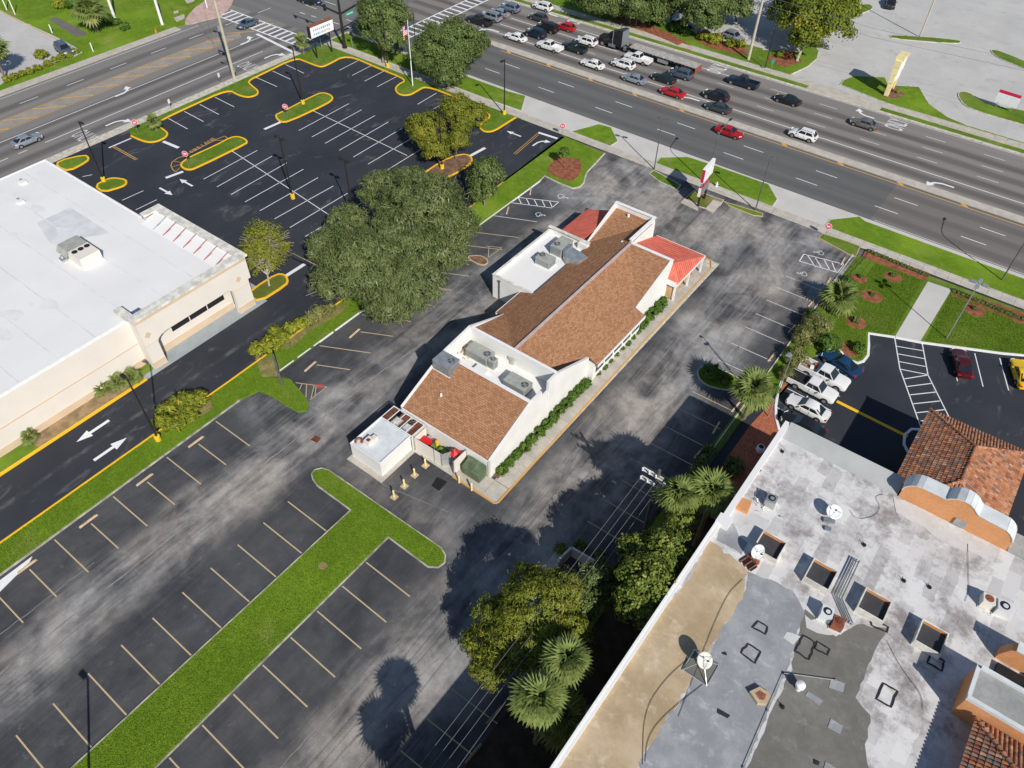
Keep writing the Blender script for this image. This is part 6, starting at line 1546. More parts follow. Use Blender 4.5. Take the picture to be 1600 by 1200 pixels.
lamp('lamp_post', 'dark lamp post on the small kerbed island beside the store corner', (163, 284), 9.6, [(0, .3)], foot='yellow', group=NL)
lamp('lamp_post', 'dark lamp post on the island with the do not enter sign near the street', (474, 163), 9.6, [(PI, .3)], foot='yellow', group=NL)
lamp('lamp_post', 'twin headed dark lamp post with yellow base between the white stalls', (458, 310), 9.6, [(0, .25), (PI, .25)], foot='yellow', group=NL)
lamp('lamp_post', 'twin headed dark lamp post at the edge of the big oak', (553, 343), 9.4, [(0, .25), (PI, .25)], foot='yellow', group=NL)
lamp('lamp_post', 'dark lamp post on the kerb finger by the main street', (788, 179), 9.4, [(-PI / 2, .3)], foot='yellow', group=NL)
lamp('lamp_post', 'dark lamp post in front of the round oak by the flagpole', (606, 105), 9.6, [(-PI / 2, .3)], foot='yellow', group=NL)
lamp('lamp_post', 'dark lamp post on the grass divider beside the croton clump', (248, 688), 9.3, [(PI, .3)], foot='yellow', group=NL)
lamp('lamp_post', 'dark lamp post behind the yellowing trees on the kerbed nose', (691, 264), 9.4, [(0, .25), (PI, .25)], foot='yellow', group=NL)
lamp('timber_pole', 'grey green round pole standing in the croton clump on the divider', (441, 602), 4.9, [], 'greypole', .16)
lamp('lamp_post', 'lamp post just below the frame whose shadow crosses the bays beside the tee island', (-31.43, -6.8), 9.4, [(PI, .3)], group=NL)
OL = 'grey lamp posts along the main street frontage'
lamp('lamp_post', 'twin headed grey lamp post on the verge left of the tall sign', (1022, 265), 8.4, [(.2, .3), (.2 + PI, .3)], 'greypole', .1, group=OL)
lamp('lamp_post', 'twin headed grey lamp post on the verge right of the tall sign', (1180, 329), 8.7, [(.2, .3), (.2 + PI, .3)], 'greypole', .1, group=OL)
lamp('lamp_post', 'four headed pale lamp post on the lawn of the shopping centre', (1478, 530), 8.7, [(0, .3), (PI / 2, .3), (PI, .3), (-PI / 2, .3)], 'metal', .08)
lamp('lamp_post', 'thin pale lamp post at the property line beside the brick paving', (1200, 651), 9.2, [(PI, .2), (PI * .75, .2)], 'metal', .06, head=(.4, .3, .16))
lamp('lamp_post', 'short grey lamp post on the round grass island in the old lot', (1142, 579), 4.6, [(PI, .15)], 'metal', .06, head=(.35, .25, .15))
def cobra(label, base, h, arm, ang, group='cobra head street lights'):
    c = G(*base); t = thing('street_light', label, 'street light', (c[0], c[1], 0), 0, group)
    d = Vector((math.cos(ang), math.sin(ang), 0)); p = Vector((c[0], c[1], 0)); pts = [(c[0], c[1], 0), (c[0], c[1], h * .55), (c[0], c[1], h * .82)]
    for k in range(1, 6): a = k / 5 * PI / 2; q = p + d * (arm * .5 * (1 - math.cos(a))) + Vector((0, 0, h * .82 + h * .15 * math.sin(a))); pts.append(tuple(q))
    pts.append(tuple(p + d * arm + Vector((0, 0, h))))
    mb = MB(); mb.tube(pts, [.1, .085, .07] + [.05] * (len(pts) - 3), 8); mb.build('pole', M['greypole'], t)
    e = p + d * (arm + .35) + Vector((0, 0, h - .05)); mb = MB(); mb.rbox(tuple(e), (.8, .32, .16), ang, 0, .7); o = mb.build('lamp_head', M['bronze'], t)
    mb = MB(); mb.rbox((e.x, e.y, e.z - .03), (.45, .22, .03), ang); mb.build('lens', M['lens'], o)
cobra('curved arm street light rising behind the tall red and white sign', (1104, 290), 9.2, 3.2, PI / 2)
cobra('dark curved street light on the verge at the right edge', (1565, 438), 8.9, 3.6, PI / 2)
# sign posts
def disc_sign(label, base, h, face, col='sign_red', r=.42, bar=True, post='metal', square=False, group=None):
    c = G(*base); t = thing('traffic_sign', label, 'road sign', (c[0], c[1], 0), 0, group)
    mb = MB(); mb.tube([(c[0], c[1], 0), (c[0], c[1], h)], .035, 6); mb.build('post', M[post], t)
    d = Vector((math.cos(face), math.sin(face), 0)); s = Vector((-d.y, d.x, 0)); ctr = Vector((c[0], c[1], h - r * .8)) + d * .05
    def plate(rr, off, m, name, n=18, w_=1, hh=1):
        mb = MB(); fr = [ctr + d * off + s * (rr * w_ * math.cos(a)) + Vector((0, 0, rr * hh * math.sin(a))) for a in ([i * 2 * PI / n for i in range(n)] if n > 4 else [PI / 4 + i * PI / 2 for i in range(4)])]
        bk = [p - d * .02 for p in fr]; k = len(fr)
        mb.add(fr + bk, [tuple(range(k)), tuple(range(2 * k - 1, k - 1, -1))] + [(i, (i + 1) % k, k + (i + 1) % k, k + i) for i in range(k)]); return mb.build(name, M[m], t)
    if square: plate(r, 0, col, 'plate', 4, .8, 1.2)
    else:
        plate(r * 1.12, 0, 'sign_white', 'plate'); plate(r, .012, col, 'face')
        if bar: plate(r * .86, .024, 'sign_white', 'bar', 4, 1, .28)
        if bar:
            for zz, tx in ((.19, 'DO NOT'), (-.2, 'ENTER')):
                o = text_mesh('lettering', tx, .15, M['sign_white'], t, Matrix.Translation(ctr + d * .02 + Vector((0, 0, zz))) @ Matrix.Rotation(face + PI / 2, 4, 'Z') @ Matrix.Rotation(PI / 2, 4, 'X'))
    return t
DN = 'do not enter signs'
disc_sign('round red do not enter sign at the side street exit of the new lot', (216, 208), 2.2, -.4, group=DN)
disc_sign('round red do not enter sign on the oval island with painted hatching', (296, 261), 2.6, -1.0, group=DN)
disc_sign('round red do not enter sign on the island below the lamp near the street corner', (449, 183), 2.2, -1.0, group=DN)
disc_sign('round red do not enter sign by the main street driveway of the new lot', (878, 214), 2.3, -1.2, group=DN)
disc_sign('red stop sign on the strip at the right end of the frontage', (1288, 371), 2.2, -1.3, bar=True)
for x, y, h, l in ((268, 172, 1.9, 'blank back of a street sign on the side street verge below the concrete pole'), (346, 135, 2.4, 'pale sign with dark base beside the side street kerb, left of the concrete pole'), (993, 43, 2.6, 'tall pale sign seen edge on beside the far sidewalk mulch bed'), (1203, 115, 2.6, 'green sign plate on the far sidewalk beside the big sycamore')):
    disc_sign(l, (x, y), h, -1.2 if x > 900 else .3, 'sign_green' if x > 1100 else 'sign_white', .42, False, square=True)
for x, y, l in ((503, 77, 'pedestrian signal on a pale post left of the mast arm pole'), (551, 74, 'pedestrian signal on a pale post right of the mast arm pole')):
    c = G(x, y); t = thing('pedestrian_signal', l, 'traffic signal', (c[0], c[1], 0)); mb = MB(); mb.tube([(c[0], c[1], 0), (c[0], c[1], 2.6)], .06, 8); mb.build('post', M['metal'], t)
    mb = MB(); mb.rbox((c[0], c[1], 2.3), (.45, .4, .5), .4); mb.build('signal_head', M['black_plastic'], t)
# mast arm with green street name sign
c = G(539, 75); t = thing('signal_mast', 'thick dark brown traffic signal mast with long arm and green street sign', 'signal mast', (c[0], c[1], 0))
mb = MB(); mb.tube([(c[0], c[1], 0), (c[0], c[1], .3), (c[0], c[1], .31), (c[0], c[1], 9.2)], [.5, .5, .3, .22], 12); mb.build('mast', M['bronze'], t)
d = Vector((-.35, 1, 0)).normalized(); d = Vector((.02, 1, 0))
mb = MB(); mb.tube([(c[0], c[1], 6.3), (c[0] + .1, c[1] + 6, 7.0), (c[0] + .1, c[1] + 16, 7.3)], [.2, .16, .1], 8); mb.tube([(c[0], c[1], 6.3), (c[0] - 12, c[1] - .1, 7.2)], [.2, .1], 8); mb.build('arm', M['bronze'], t)
mb = MB(); mb.box(c[0] + .3, c[1] + 1.0, 5.6, c[0] + .36, c[1] + 3.2, 6.25); sg = mb.build('street_sign', M['sign_green'], t)
mb = MB()
for i in range(7): mb.box(c[0] + .362, c[1] + 1.25 + i * .25, 5.82, c[0] + .37, c[1] + 1.25 + i * .25 + (.17 if i % 3 else .1), 6.02)
mb.build('lettering', M['sign_white'], sg)
for k in (5, 9, 13):
    mb = MB(); mb.rbox((c[0] + .1, c[1] + k, 6.1), (.4, .4, 1.1)); mb.build('signal_head', M['black_plastic'], t)
for k in (4, 8, 11.5):
    mb = MB(); mb.rbox((c[0] - k, c[1] - .1, 6.0), (.4, .4, 1.1)); mb.build('signal_head', M['black_plastic'], t)
# shopping sign on two posts
a, b = G(496, 92), G(519, 82); t = thing('billboard_sign', 'white box sign on two dark posts at the street corner with coloured lettering', 'sign', (a[0], a[1], 0))
for q in (a, b): mb = MB(); mb.tube([(q[0], q[1], 0), (q[0], q[1], 5.6)], .13, 8); mb.build('post', M['bronze'], t)
a, b = Vector((*a, 0)), Vector((*b, 0)); u = (b - a).normalized(); nn = Vector((u.y, -u.x, 0)); L = (b - a).length
lo, hi = a - u * .9, b + u * .9
mb = MB(); mb.prism([tuple((lo + nn * .45)[:2]), tuple((hi + nn * .45)[:2]), tuple((hi - nn * .45)[:2]), tuple((lo - nn * .45)[:2])], 4.0, 6.1); mb.build('cabinet', M['bronze'], t)
mb = MB(); mb.add([lo + nn * .46 + Vector((0, 0, 4.1)), hi + nn * .46 + Vector((0, 0, 4.1)), hi + nn * .46 + Vector((0, 0, 6.0)), lo + nn * .46 + Vector((0, 0, 6.0))], [(0, 1, 2, 3)]); fc_ = mb.build('sign_face', M['sign_white'], t)
cols = [simple('sign print %d' % i, k, .6) for i, k in enumerate(((.12, .3, .5), (.15, .38, .5), (.55, .4, .25), (.3, .35, .4)))]
for row, z in ((0, 5.35), (1, 4.6)):
    for i in range(9):
        s0 = lo + u * (.65 + i * (L + .5) / 9); w_ = (L + .5) / 9 * (.62 if i % 3 else .45)
        mb = MB(); mb.add([s0 + nn * .47 + Vector((0, 0, z - .17)), s0 + u * w_ + nn * .47 + Vector((0, 0, z - .17)), s0 + u * w_ + nn * .47 + Vector((0, 0, z + .17)), s0 + nn * .47 + Vector((0, 0, z + .17))], [(0, 1, 2, 3)]); mb.build('lettering', cols[(1 if row else 3) if i < 5 else (2 if row else 0)], fc_)
mb = MB(); mb.prism([tuple((lo + nn * .47)[:2]), tuple((hi + nn * .47)[:2]), tuple((hi - nn * .47)[:2]), tuple((lo - nn * .47)[:2])], 6.1, 6.18); mb.build('sign_cap', M['rust_red'], t)
# flag pole
c = G(645, 134.5); t = thing('flagpole', 'tall white flagpole on the kerbed grass finger', 'flagpole', (c[0], c[1], 0))
mb = MB(); mb.tube([(c[0], c[1], 0), (c[0], c[1], 11.4)], [.11, .05], 10); mb.build('pole', M['white_metal'], t); mb = MB(); mb.tube([(c[0], c[1], 11.4), (c[0], c[1], 11.5), (c[0], c[1], 11.6)], [.03, .12, .03], 10); mb.build('finial', M['chrome'], t)
ft = thing('flag', 'striped red and white flag with blue starred canton hanging limp on the flagpole', 'flag', (c[0], c[1], 11))
def fpt(i, j):      # i along the fly 0..13 ; j down the hoist 0..13
    s = i / 13; x = c[0] - .12 - .95 * s + .16 * math.sin(s * 7 + j * .1); y = c[1] - .1 + .22 * math.sin(s * 9) - .35 * s; z = 11.1 - j / 13 * 1.75 - 1.5 * s
    return (x, y, z)
for nm, mat, sel in (('red_stripe', M['red'], lambda i, j: j % 2 == 0 and not (i < 5 and j < 7)), ('white_stripe', M['white_metal'], lambda i, j: j % 2 == 1 and not (i < 5 and j < 7)), ('canton', simple('flag blue', (.02, .03, .16), .7), lambda i, j: i < 5 and j < 7)):
    for j in ([0] if nm == 'canton' else range(13)):
        mb = MB()
        for i in range(13):
            for jj in (range(7) if nm == 'canton' else [j]):
                if sel(i, jj): mb.add([fpt(i, jj), fpt(i + 1, jj), fpt(i + 1, jj + 1), fpt(i, jj + 1)], [(0, 1, 2, 3)])
        if mb.f:
            o = mb.build(nm, mat, ft)
            if nm == 'canton':
                st_ = MB()
                for i in range(5):
                    for jj in range(7):
                        p = (Vector(fpt(i, jj)) + Vector(fpt(i + 1, jj + 1))) / 2
                        st_.add([p + Vector((q[0], .03, q[1])) * .05 for q in ((0, 1), (.6, -.8), (-.95, .3), (.95, .3), (-.6, -.8))], [(0, 1, 2), (0, 3, 4)])
                st_.build('star', M['white_metal'], o)
# tall double sign on the frontage
b1, b2 = G(1090, 323), G(1100, 311)
t = thing('pylon_sign', 'tall double panel sign with red frame and white face beside the restaurant driveway', 'sign', (b1[0], b1[1], 0))
for q in (b1, b2): mb = MB(); mb.tube([(q[0], q[1], 0), (q[0], q[1], 5)], .16, 8); mb.build('post', M['bronze'], t)
a, b = Vector((*b1, 0)), Vector((*b2, 0)); u = (b - a).normalized(); nn = Vector((u.y, -u.x, 0))
def slabsign(s0, s1, z0, z1, dep, mat, name, off=0.0):
    mb = MB(); p, q = a + u * s0, a + u * s1
    mb.prism([tuple((p + nn * (dep + off))[:2]), tuple((q + nn * (dep + off))[:2]), tuple((q - nn * (dep - off))[:2]), tuple((p - nn * (dep - off))[:2])], z0, z1); return mb.build(name, M[mat] if isinstance(mat, str) else mat, t)
slabsign(-.7, 3.0, 4.3, 6.35, .2, 'sign_red', 'cabinet'); slabsign(-.6, 2.9, 4.38, 6.27, .015, 'sign_white', 'sign_face', .205); slabsign(-.6, 2.9, 4.38, 6.27, .015, 'sign_white', 'sign_face', -.205)
slabsign(-.72, 3.02, 6.35, 6.41, .23, 'white_metal', 'trim'); slabsign(-.72, 3.02, 4.24, 4.3, .23, 'white_metal', 'trim')
slabsign(-.5, 2.3, 3.5, 3.95, .08, 'ac_fin', 'message_strip'); slabsign(-.7, 2.5, 2.1, 3.4, .2, 'sign_red', 'cabinet'); slabsign(-.55, 2.35, 2.2, 3.3, .015, 'ac_fin', 'reader_board', .21); slabsign(-.72, -.7, 2.05, 3.45, .2, 'white_metal', 'trim')
for i in range(6): slabsign(.2 + i * .38, .2 + i * .38 + .24, 5.2, 5.34, .004, 'parapet', 'lettering', .225)
for i in range(4): slabsign(2.0 + i * .1, 2.06 + i * .1, 5.6, 5.78, .004, 'sign_ink', 'lettering', .225)
c = G(1119, 292); t = thing('fire_hydrant', 'small white fire hydrant on the grass by the tall sign', 'hydrant', (c[0], c[1], .1)); mb = MB(); mb.tube([(c[0], c[1], .1), (c[0], c[1], .2), (c[0], c[1], .65), (c[0], c[1], .85)], [.2, .14, .15, .05], 10); mb.build('barrel', M['white_metal'], t); mb = MB(); mb.tube([(c[0] - .25, c[1], .5), (c[0] + .25, c[1], .5)], .07, 8); mb.build('outlet', M['white_metal'], t)
# cream pylon across the street, seen almost edge on
c = G(1384, 150); t = thing('cream_pylon_sign', 'tall cream pylon sign with two legs and stacked panels across the street', 'sign', (c[0], c[1], 0))
def leg(y0, y1): mb = MB(); mb.box(c[0] - .35, y0, 0, c[0] + .35, y1, 2.5); mb.build('leg', M['cream_sign'], t)
leg(c[1] - .3, c[1] + .5); leg(c[1] + 2.4, c[1] + 3.2)
for z0, z1, w_ in ((2.5, 3.85, .4), (3.9, 5.2, .5), (5.25, 6.4, .55)):
    mb = MB(); mb.box(c[0] - w_, c[1] - .4, z0, c[0] + w_, c[1] + 3.3, z1); mb.build('panel', M['cream_sign'], t); mb = MB(); mb.box(c[0] + w_ + .002, c[1] - .2, z0 + .12, c[0] + w_ + .04, c[1] + 3.1, z1 - .12); mb.build('sign_face', M['sign_white'], t)
mb = MB(); mb.prism([(c[0] - .7, c[1] - .1), (c[0] + .7, c[1] - .1), (c[0] + .7, c[1] + 3.0), (c[0] - .7, c[1] + 3.0)], 6.4, 6.9); mb.build('top_cap', M['cream_sign'], t)
c = G(1566, 172); t = thing('low_sign', 'white sign with red band in tree shade at the right edge', 'sign', (c[0], c[1], 0))
for s in (-1.2, 1.2): mb = MB(); mb.tube([(c[0] + s, c[1] - s * .1, 0), (c[0] + s, c[1] - s * .1, 1.6)], .06, 6); mb.build('post', M['metal'], t)
mb = MB(); mb.rbox((c[0], c[1], 1.0), (3.6, .25, 1.7), -.1); mb.build('board', M['sign_white'], t); mb = MB(); mb.rbox((c[0], c[1], 2.7), (3.6, .26, .45), -.1); mb.build('band', M['sign_red'], t)
# utility poles
def upole(name, label, base, h, mat, r, lean=(0, 0), boxes=(), arms=()):
    c = G(*base); t = thing(name, label, 'utility pole', (c[0], c[1], 0)); mb = MB(); mb.tube([(c[0], c[1], 0), (c[0] + lean[0], c[1] + lean[1], h)], [r, r * .7], 10); mb.build('pole', M[mat], t)
    for z, dx, dy, s in boxes: mb = MB(); mb.cyl(c[0] + dx, c[1] + dy, z, z + s[1], s[0], 10); mb.build('equipment_can', M['metal'], t)
    for z, dx, dy in arms:
        mb = MB(); mb.tube([(c[0], c[1], z), (c[0] + dx * .6, c[1] + dy * .6, z + .5), (c[0] + dx, c[1] + dy, z + .4)], .05, 6); mb.rbox((c[0] + dx, c[1] + dy, z + .3), (.75, .3, .16), math.atan2(dy, dx)); mb.build('lamp_arm', M['bronze'], t)
    return c
upole('utility_pole', 'concrete utility pole with lamp arms at the side street kerb', (367, 125), 19, 'conc_pole', .28, boxes=((8.6, -.4, -.3, (.28, .9)), (1.6, .32, .2, (.22, .7))), arms=((7.6, -2.3, 0), (4.2, -2.3, 0)))
upole('utility_pole', 'tall pale concrete pole on the far verge beside the hedge', (1169, 94), 18, 'conc_pole', .28)
upole('utility_pole', 'tall pale pole on the thin grass island in the far lot', (1437, 58), 14, 'conc_pole', .17)
upole('utility_pole', 'brown timber pole by the far mulch bed', (984, 37), 14, 'wood', .16)
upole('utility_pole', 'thin dark pole beside the white suv at the far kerb', (892, 9), 9, 'bronze', .09)
upole('utility_pole', 'dark lamp post on the far sidewalk left of the sycamore', (1195, 107), 9, 'bronze', .09, arms=((8.4, -3, 1.2),))
upole('utility_pole', 'dark post rising between the two street corner oaks', (651, 92), 8.5, 'bronze', .1)
upole('utility_pole', 'short thick white concrete post left of the pink corner paving', (254, 39), 9, 'white_roof', .3)
upole('utility_pole', 'thick white post behind the cabbage palm at the top left', (179, 28), 9, 'white_roof', .3)
for x, y, l in ((11, 16, 'thin pale leaning post at the far top left, outer one'), (24, 23, 'thin pale leaning post at the far top left, inner one'), (82, 52, 'short white marker post on the grass beside the parked suv'), (146, 81, 'white marker post beside the side street sidewalk'), (324, 13, 'white post beside the pink corner paving')):
    c = G(x, y); mb = MB(); mb.tube([(c[0], c[1], 0), (c[0], c[1], 4 if x < 30 else 1.7)], .1, 7); tagged(mb, 'marker_post', M['white_metal'], l, 'post')
c = G(244, 51); mb = MB(); mb.tube([(c[0], c[1], .05), (c[0], c[1], .8)], [.22, .05], 10); tagged(mb, 'traffic_cone', simple('cone orange', (.75, .16, .03), .6), 'small orange cone on the grass by the side street', 'cone')
for s, l in (('272,29 288,23 289,29 276,35', 'pale concrete slab lying on the grass'), ('289,1 301,-1 304,2 292,6', 'pale lid in the grass at the top edge'), ('271,19 279,17 279,20 272,22', 'small pale box lid on the grass')):
    mb = MB(); mb.prism(GS(s), .06, .16); tagged(mb, 'utility_lid', M['concrete'], l, 'utility lid')  # flat concrete utility lids lying in the grass
# timber power pole with crossarms and four wires, lower right
c = G(1004, 838); px_, py_ = c; ZT = 10.4
t = thing('power_pole', 'timber power pole with crossarms and white insulators beside the palms', 'power pole', (px_, py_, 0))
mb = MB(); mb.tube([(px_, py_, 0), (px_, py_, ZT)], [.2, .13], 10); mb.build('pole', M['greypole'], t)
for z, l in ((9.4, 1.5), (8.2, 1.5)):
    for off in (-.13, .13): mb = MB(); mb.box(px_ - l, py_ + off - .05, z, px_ + .5, py_ + off + .05, z + .12); mb.build('crossarm', M['parapet'], t)
    for xx in (-1.4, -.75, -.1): mb = MB(); mb.tube([(px_ + xx, py_ - .25, z + .12), (px_ + xx, py_ - .25, z + .45)], [.07, .09], 8); mb.build('insulator', M['sign_white'], t)
for z in (8.9, 8.3): mb = MB(); mb.tube([(px_ + .15, py_, z), (px_ + .75, py_ - .15, z + .15)], .05, 6); mb.rbox((px_ + .75, py_ - .15, z - .1), (.22, .2, .5)); mb.build('cutout_switch', M['sign_white'], t)
for i, (dx, z0) in enumerate(((-1.4, 8.6), (-.75, 8.6), (-.1, 8.6), (.15, 7.4))):
    mb = MB(); p = [(px_ + dx + (.25 if i < 3 else .9) * k / 12 * 1.4, py_ - .25 - 70 * k / 12, z0 - 4 * (.9 if i < 3 else .7) * (k / 12) * (1 - k / 12)) for k in range(13)]
    mb.tube(p, .015, 5); tagged(mb, 'power_line', M['wire'], ('outermost overhead wire on the parking lot side', 'second overhead wire from the parking lot', 'third overhead wire from the parking lot', 'lowest overhead wire on the palm side')[i], 'wire', 'overhead wires')
for i, (y, z0) in enumerate(((144.5, 11.5), (143.7, 10.4))):
    mb = MB(); p = [(-150 + 24 * k, y, z0 + (-.9 if k % 2 else 0)) for k in range(12)]; mb.tube(p, .025, 5); tagged(mb, 'power_line', M['wire'], ('upper', 'lower')[i] + ' overhead wire along the far side of the main street', 'wire', 'overhead wires')
for i in range(4):
    mb = MB(); p0 = Vector((-119.5, 76.9, 15.5 - .8 * i)); p = [tuple(p0 + Vector((-70 * k / 8, (8 + 12 * i) * k / 8 - 2, -3.5 * (k / 8) * (1 - k / 8) - k * .4))) for k in range(9)]; mb.tube(p, .02, 4); tagged(mb, 'power_line', M['wire'], ORD[i] + ' wire from the top of the concrete pole, crossing the side street', 'wire', 'wires over the side street')
# planter and low wall between the lots, in shade
c = G(1188, 702, .5); t = thing('planter', 'white round planter on the shaded brick paving', 'planter', (c[0], c[1], .05)); mb = MB(); mb.tube([(c[0], c[1], .05), (c[0], c[1], .4), (c[0], c[1], .85), (c[0], c[1], .95)], [.3, .46, .42, .36], 16); mb.build('pot', M['sign_white'], t, 40); mb = MB(); mb.cyl(c[0], c[1], .9, .96, .28, 14); mb.build('soil', M['dark'], t)
t = thing('screen_wall', 'pale angled screen wall with sloping top in the shade near the bottom trees', 'wall', (*G(891, 859), 0))
a, b, d = G(870, 888), G(892, 862, .6), G(927, 888)
for p, q in ((a, b), (b, d)):
    p, q = Vector(p), Vector(q); n = (q - p).normalized(); n = Vector((-n.y, n.x)) * .1; mb = MB(); mb.prism([tuple(p - n), tuple(q - n), tuple(q + n), tuple(p + n)], 0, 1.4); mb.build('panel', M['parapet'], t)
pad(GS('845,892 868,860 880,868 858,900'), 'concrete', .03, 'pavement')
for x, y, l in ((773, 1118, 'rotten timber log at the shaded lot edge, upper'), (740, 1178, 'rotten timber log at the shaded lot edge, lower')):
    c = G(x, y); mb = MB(); mb.tube([(c[0] - .05, c[1] - .9, .12), (c[0] + .05, c[1] + .9, .12)], .12, 8); tagged(mb, 'timber_log', M['wood'], l, 'log')
fz = thing('chain_fence', 'thin fence along the property line beside the hedge', 'fence', (-11.3, 50, 0))
for k in range(14):
    y = 20 + k * 3.1; mb = MB(); mb.tube([(-11.75, y, 0), (-11.75, y, 1.5)], .03, 6); mb.build('post', M['greypole'], fz)
for z in (.15, .8, 1.5): mb = MB(); mb.tube([(-11.75, 20, z), (-11.75, 60.3, z)], .02, 5); mb.build('rail', M['greypole'], fz)
ff = thing('rail_fence', 'low dark rail at the end of the far sidewalk hedge', 'fence', (-11.5, 94, 0))
for k in range(6):
    mb = MB(); mb.tube([(-10.9 - k * .12, 95.2 - k * 1.6, 0), (-10.9 - k * .12, 95.2 - k * 1.6, 1.1)], .03, 5); mb.build('post', M['bronze'], ff)
mb = MB(); mb.tube([(-10.9, 95.2, 1.1), (-11.5, 87.2, 1.1)], .03, 5); mb.tube([(-10.9, 95.2, .6), (-11.5, 87.2, .6)], .03, 5); mb.build('rail', M['bronze'], ff)
# ================================================================ VEGETATION
LM = {
 'oak': leaf_mat('live oak leaves', (.095, .135, .04), (.25, .295, .11), (.4, .41, .26), .25),
 'oak2': leaf_mat('dark oak leaves', (.075, .12, .03), (.21, .265, .08), (.32, .33, .16), .25),
 'yellow': leaf_mat('yellowing leaves', (.12, .15, .018), (.32, .33, .04), (.42, .32, .05), .3),
 'lime2': leaf_mat('feathery yellow green leaves', (.13, .17, .02), (.36, .38, .055), (.44, .36, .07), .3),
 'lime': leaf_mat('lime green leaves', (0.097, 0.152, 0.014), (0.276, 0.345, 0.041), (0.414, 0.414, 0.055), .3),
 'sycamore': leaf_mat('sycamore leaves', (0.083, 0.124, 0.014), (0.304, 0.331, 0.034), (0.497, 0.373, 0.041), .3),
 'magnolia': leaf_mat('glossy broad leaves', (0.069, 0.117, 0.017), (0.276, 0.317, 0.055), (0.469, 0.414, 0.138), .15),
 'croton': leaf_mat('croton leaves', (0.138, 0.193, 0.021), (0.414, 0.414, 0.041), (0.621, 0.455, 0.055), .3),
 'hedge': leaf_mat('hedge leaves', (0.055, 0.117, 0.017), (0.159, 0.276, 0.041), (0.276, 0.373, 0.069), .25),
 'palm': leaf_mat('palm fronds', (.10, .15, .03), (.31, .37, .11), (.52, .48, .2), .3),
 'redbush': leaf_mat('dark red leaves', (0.083, 0.028, 0.021), (0.248, 0.062, 0.041), (0.304, 0.166, 0.041), .2),
 'straw': leaf_mat('straw coloured leaves', (0.138, 0.166, 0.041), (0.386, 0.373, 0.138), (0.580, 0.469, 0.276), .25),
}
def leaf_cloud(pts, nrm, w_, l_, tint, droop=0.0, rng=RNG):
    """quads: one leaf (or leaf spray) each"""
    n = len(pts)
    nrm = nrm / np.maximum(1e-6, np.linalg.norm(nrm, axis=1, keepdims=True))
    rnd = rng.normal(size=(n, 3)); rnd[:, 2] -= droop * 2.0
    t = rnd - (rnd * nrm).sum(1, keepdims=True) * nrm; t /= np.maximum(1e-6, np.linalg.norm(t, axis=1, keepdims=True))
    b = np.cross(nrm, t)
    s = rng.uniform(.65, 1.35, size=(n, 1))
    a = t * l_ * s / 2; c = b * w_ * s / 2
    v = np.stack([pts - a, pts + c * .9 - a * .1, pts + a, pts - c * .9 - a * .1], 1).reshape(-1, 3)
    return v, np.repeat(tint, 1)
def mesh_from_quads(name, v, tint, mat):
    n = len(v) // 4; me = bpy.data.meshes.new(name)
    me.vertices.add(n * 4); me.vertices.foreach_set('co', v.astype(np.float32).ravel())
    me.loops.add(n * 4); me.loops.foreach_set('vertex_index', np.arange(n * 4, dtype=np.int32))
    me.polygons.add(n); me.polygons.foreach_set('loop_start', np.arange(0, n * 4, 4, dtype=np.int32)); me.polygons.foreach_set('loop_total', np.full(n, 4, dtype=np.int32))
    at = me.attributes.new('tint', 'FLOAT', 'FACE'); at.data.foreach_set('value', tint.astype(np.float32))
    me.update(calc_edges=True); me.materials.append(mat); return me
def crown(lobes, cov, leaf, droop=.3, clump=.26, rng=RNG, low=-.35, spread=.55):
    """lobes: (x,y,z,rx,ry,rz). leaf sprays gathered in clumps near each lobe's surface, some inside; cov = layers of leaf"""
    V = []; T = []
    for x, y, z, rx, ry, rz in lobes:
        area_ = 4 * math.pi * (((rx * ry) ** 1.6 + (rx * rz) ** 1.6 + (ry * rz) ** 1.6) / 3) ** .625
        ncl = int(3.4 / clump ** 2)
        n = int(area_ * cov / (leaf[0] * leaf[1] * .45))
        d = rng.normal(size=(ncl * 3, 3)); d /= np.linalg.norm(d, axis=1, keepdims=True); d = d[d[:, 2] > low][:ncl]
        rad = rng.uniform(.62, .92, size=(len(d), 1)); inner = rng.random(len(d)) < .2; rad[inner] *= .68
        cc = d * rad; cr = rng.uniform(.6, 1.3, size=(len(d), 1)) * clump; ctint = rng.normal(.42, .15, size=len(d))
        k = rng.integers(0, len(d), size=n)
        off = rng.normal(size=(n, 3)); off *= rng.random(size=(n, 1)) ** .4 / np.linalg.norm(off, axis=1, keepdims=True) * cr[k] * 2 * spread; off[:, 2] *= .8
        st = rng.random(n) < .16; off[st] *= rng.uniform(1.2, 1.9, size=(st.sum(), 1))
        p = cc[k] + off; nr = p * np.array([1, 1, 1.2]) * .7 + rng.normal(size=(n, 3)) * .35 + off / clump * .6
        p = p * np.array([rx, ry, rz]) + np.array([x, y, z]); p[:, 2] = np.maximum(p[:, 2], .05)
        tn = np.clip(ctint[k] + rng.normal(0, .16, size=n), 0, 1)
        v, t = leaf_cloud(p, nr, leaf[0], leaf[1], tn, droop, rng); V.append(v); T.append(t)
    return np.concatenate(V), np.concatenate(T)
def px_m(p): return (Vector(p) - Vector((0, 0, CH))).length / FPX
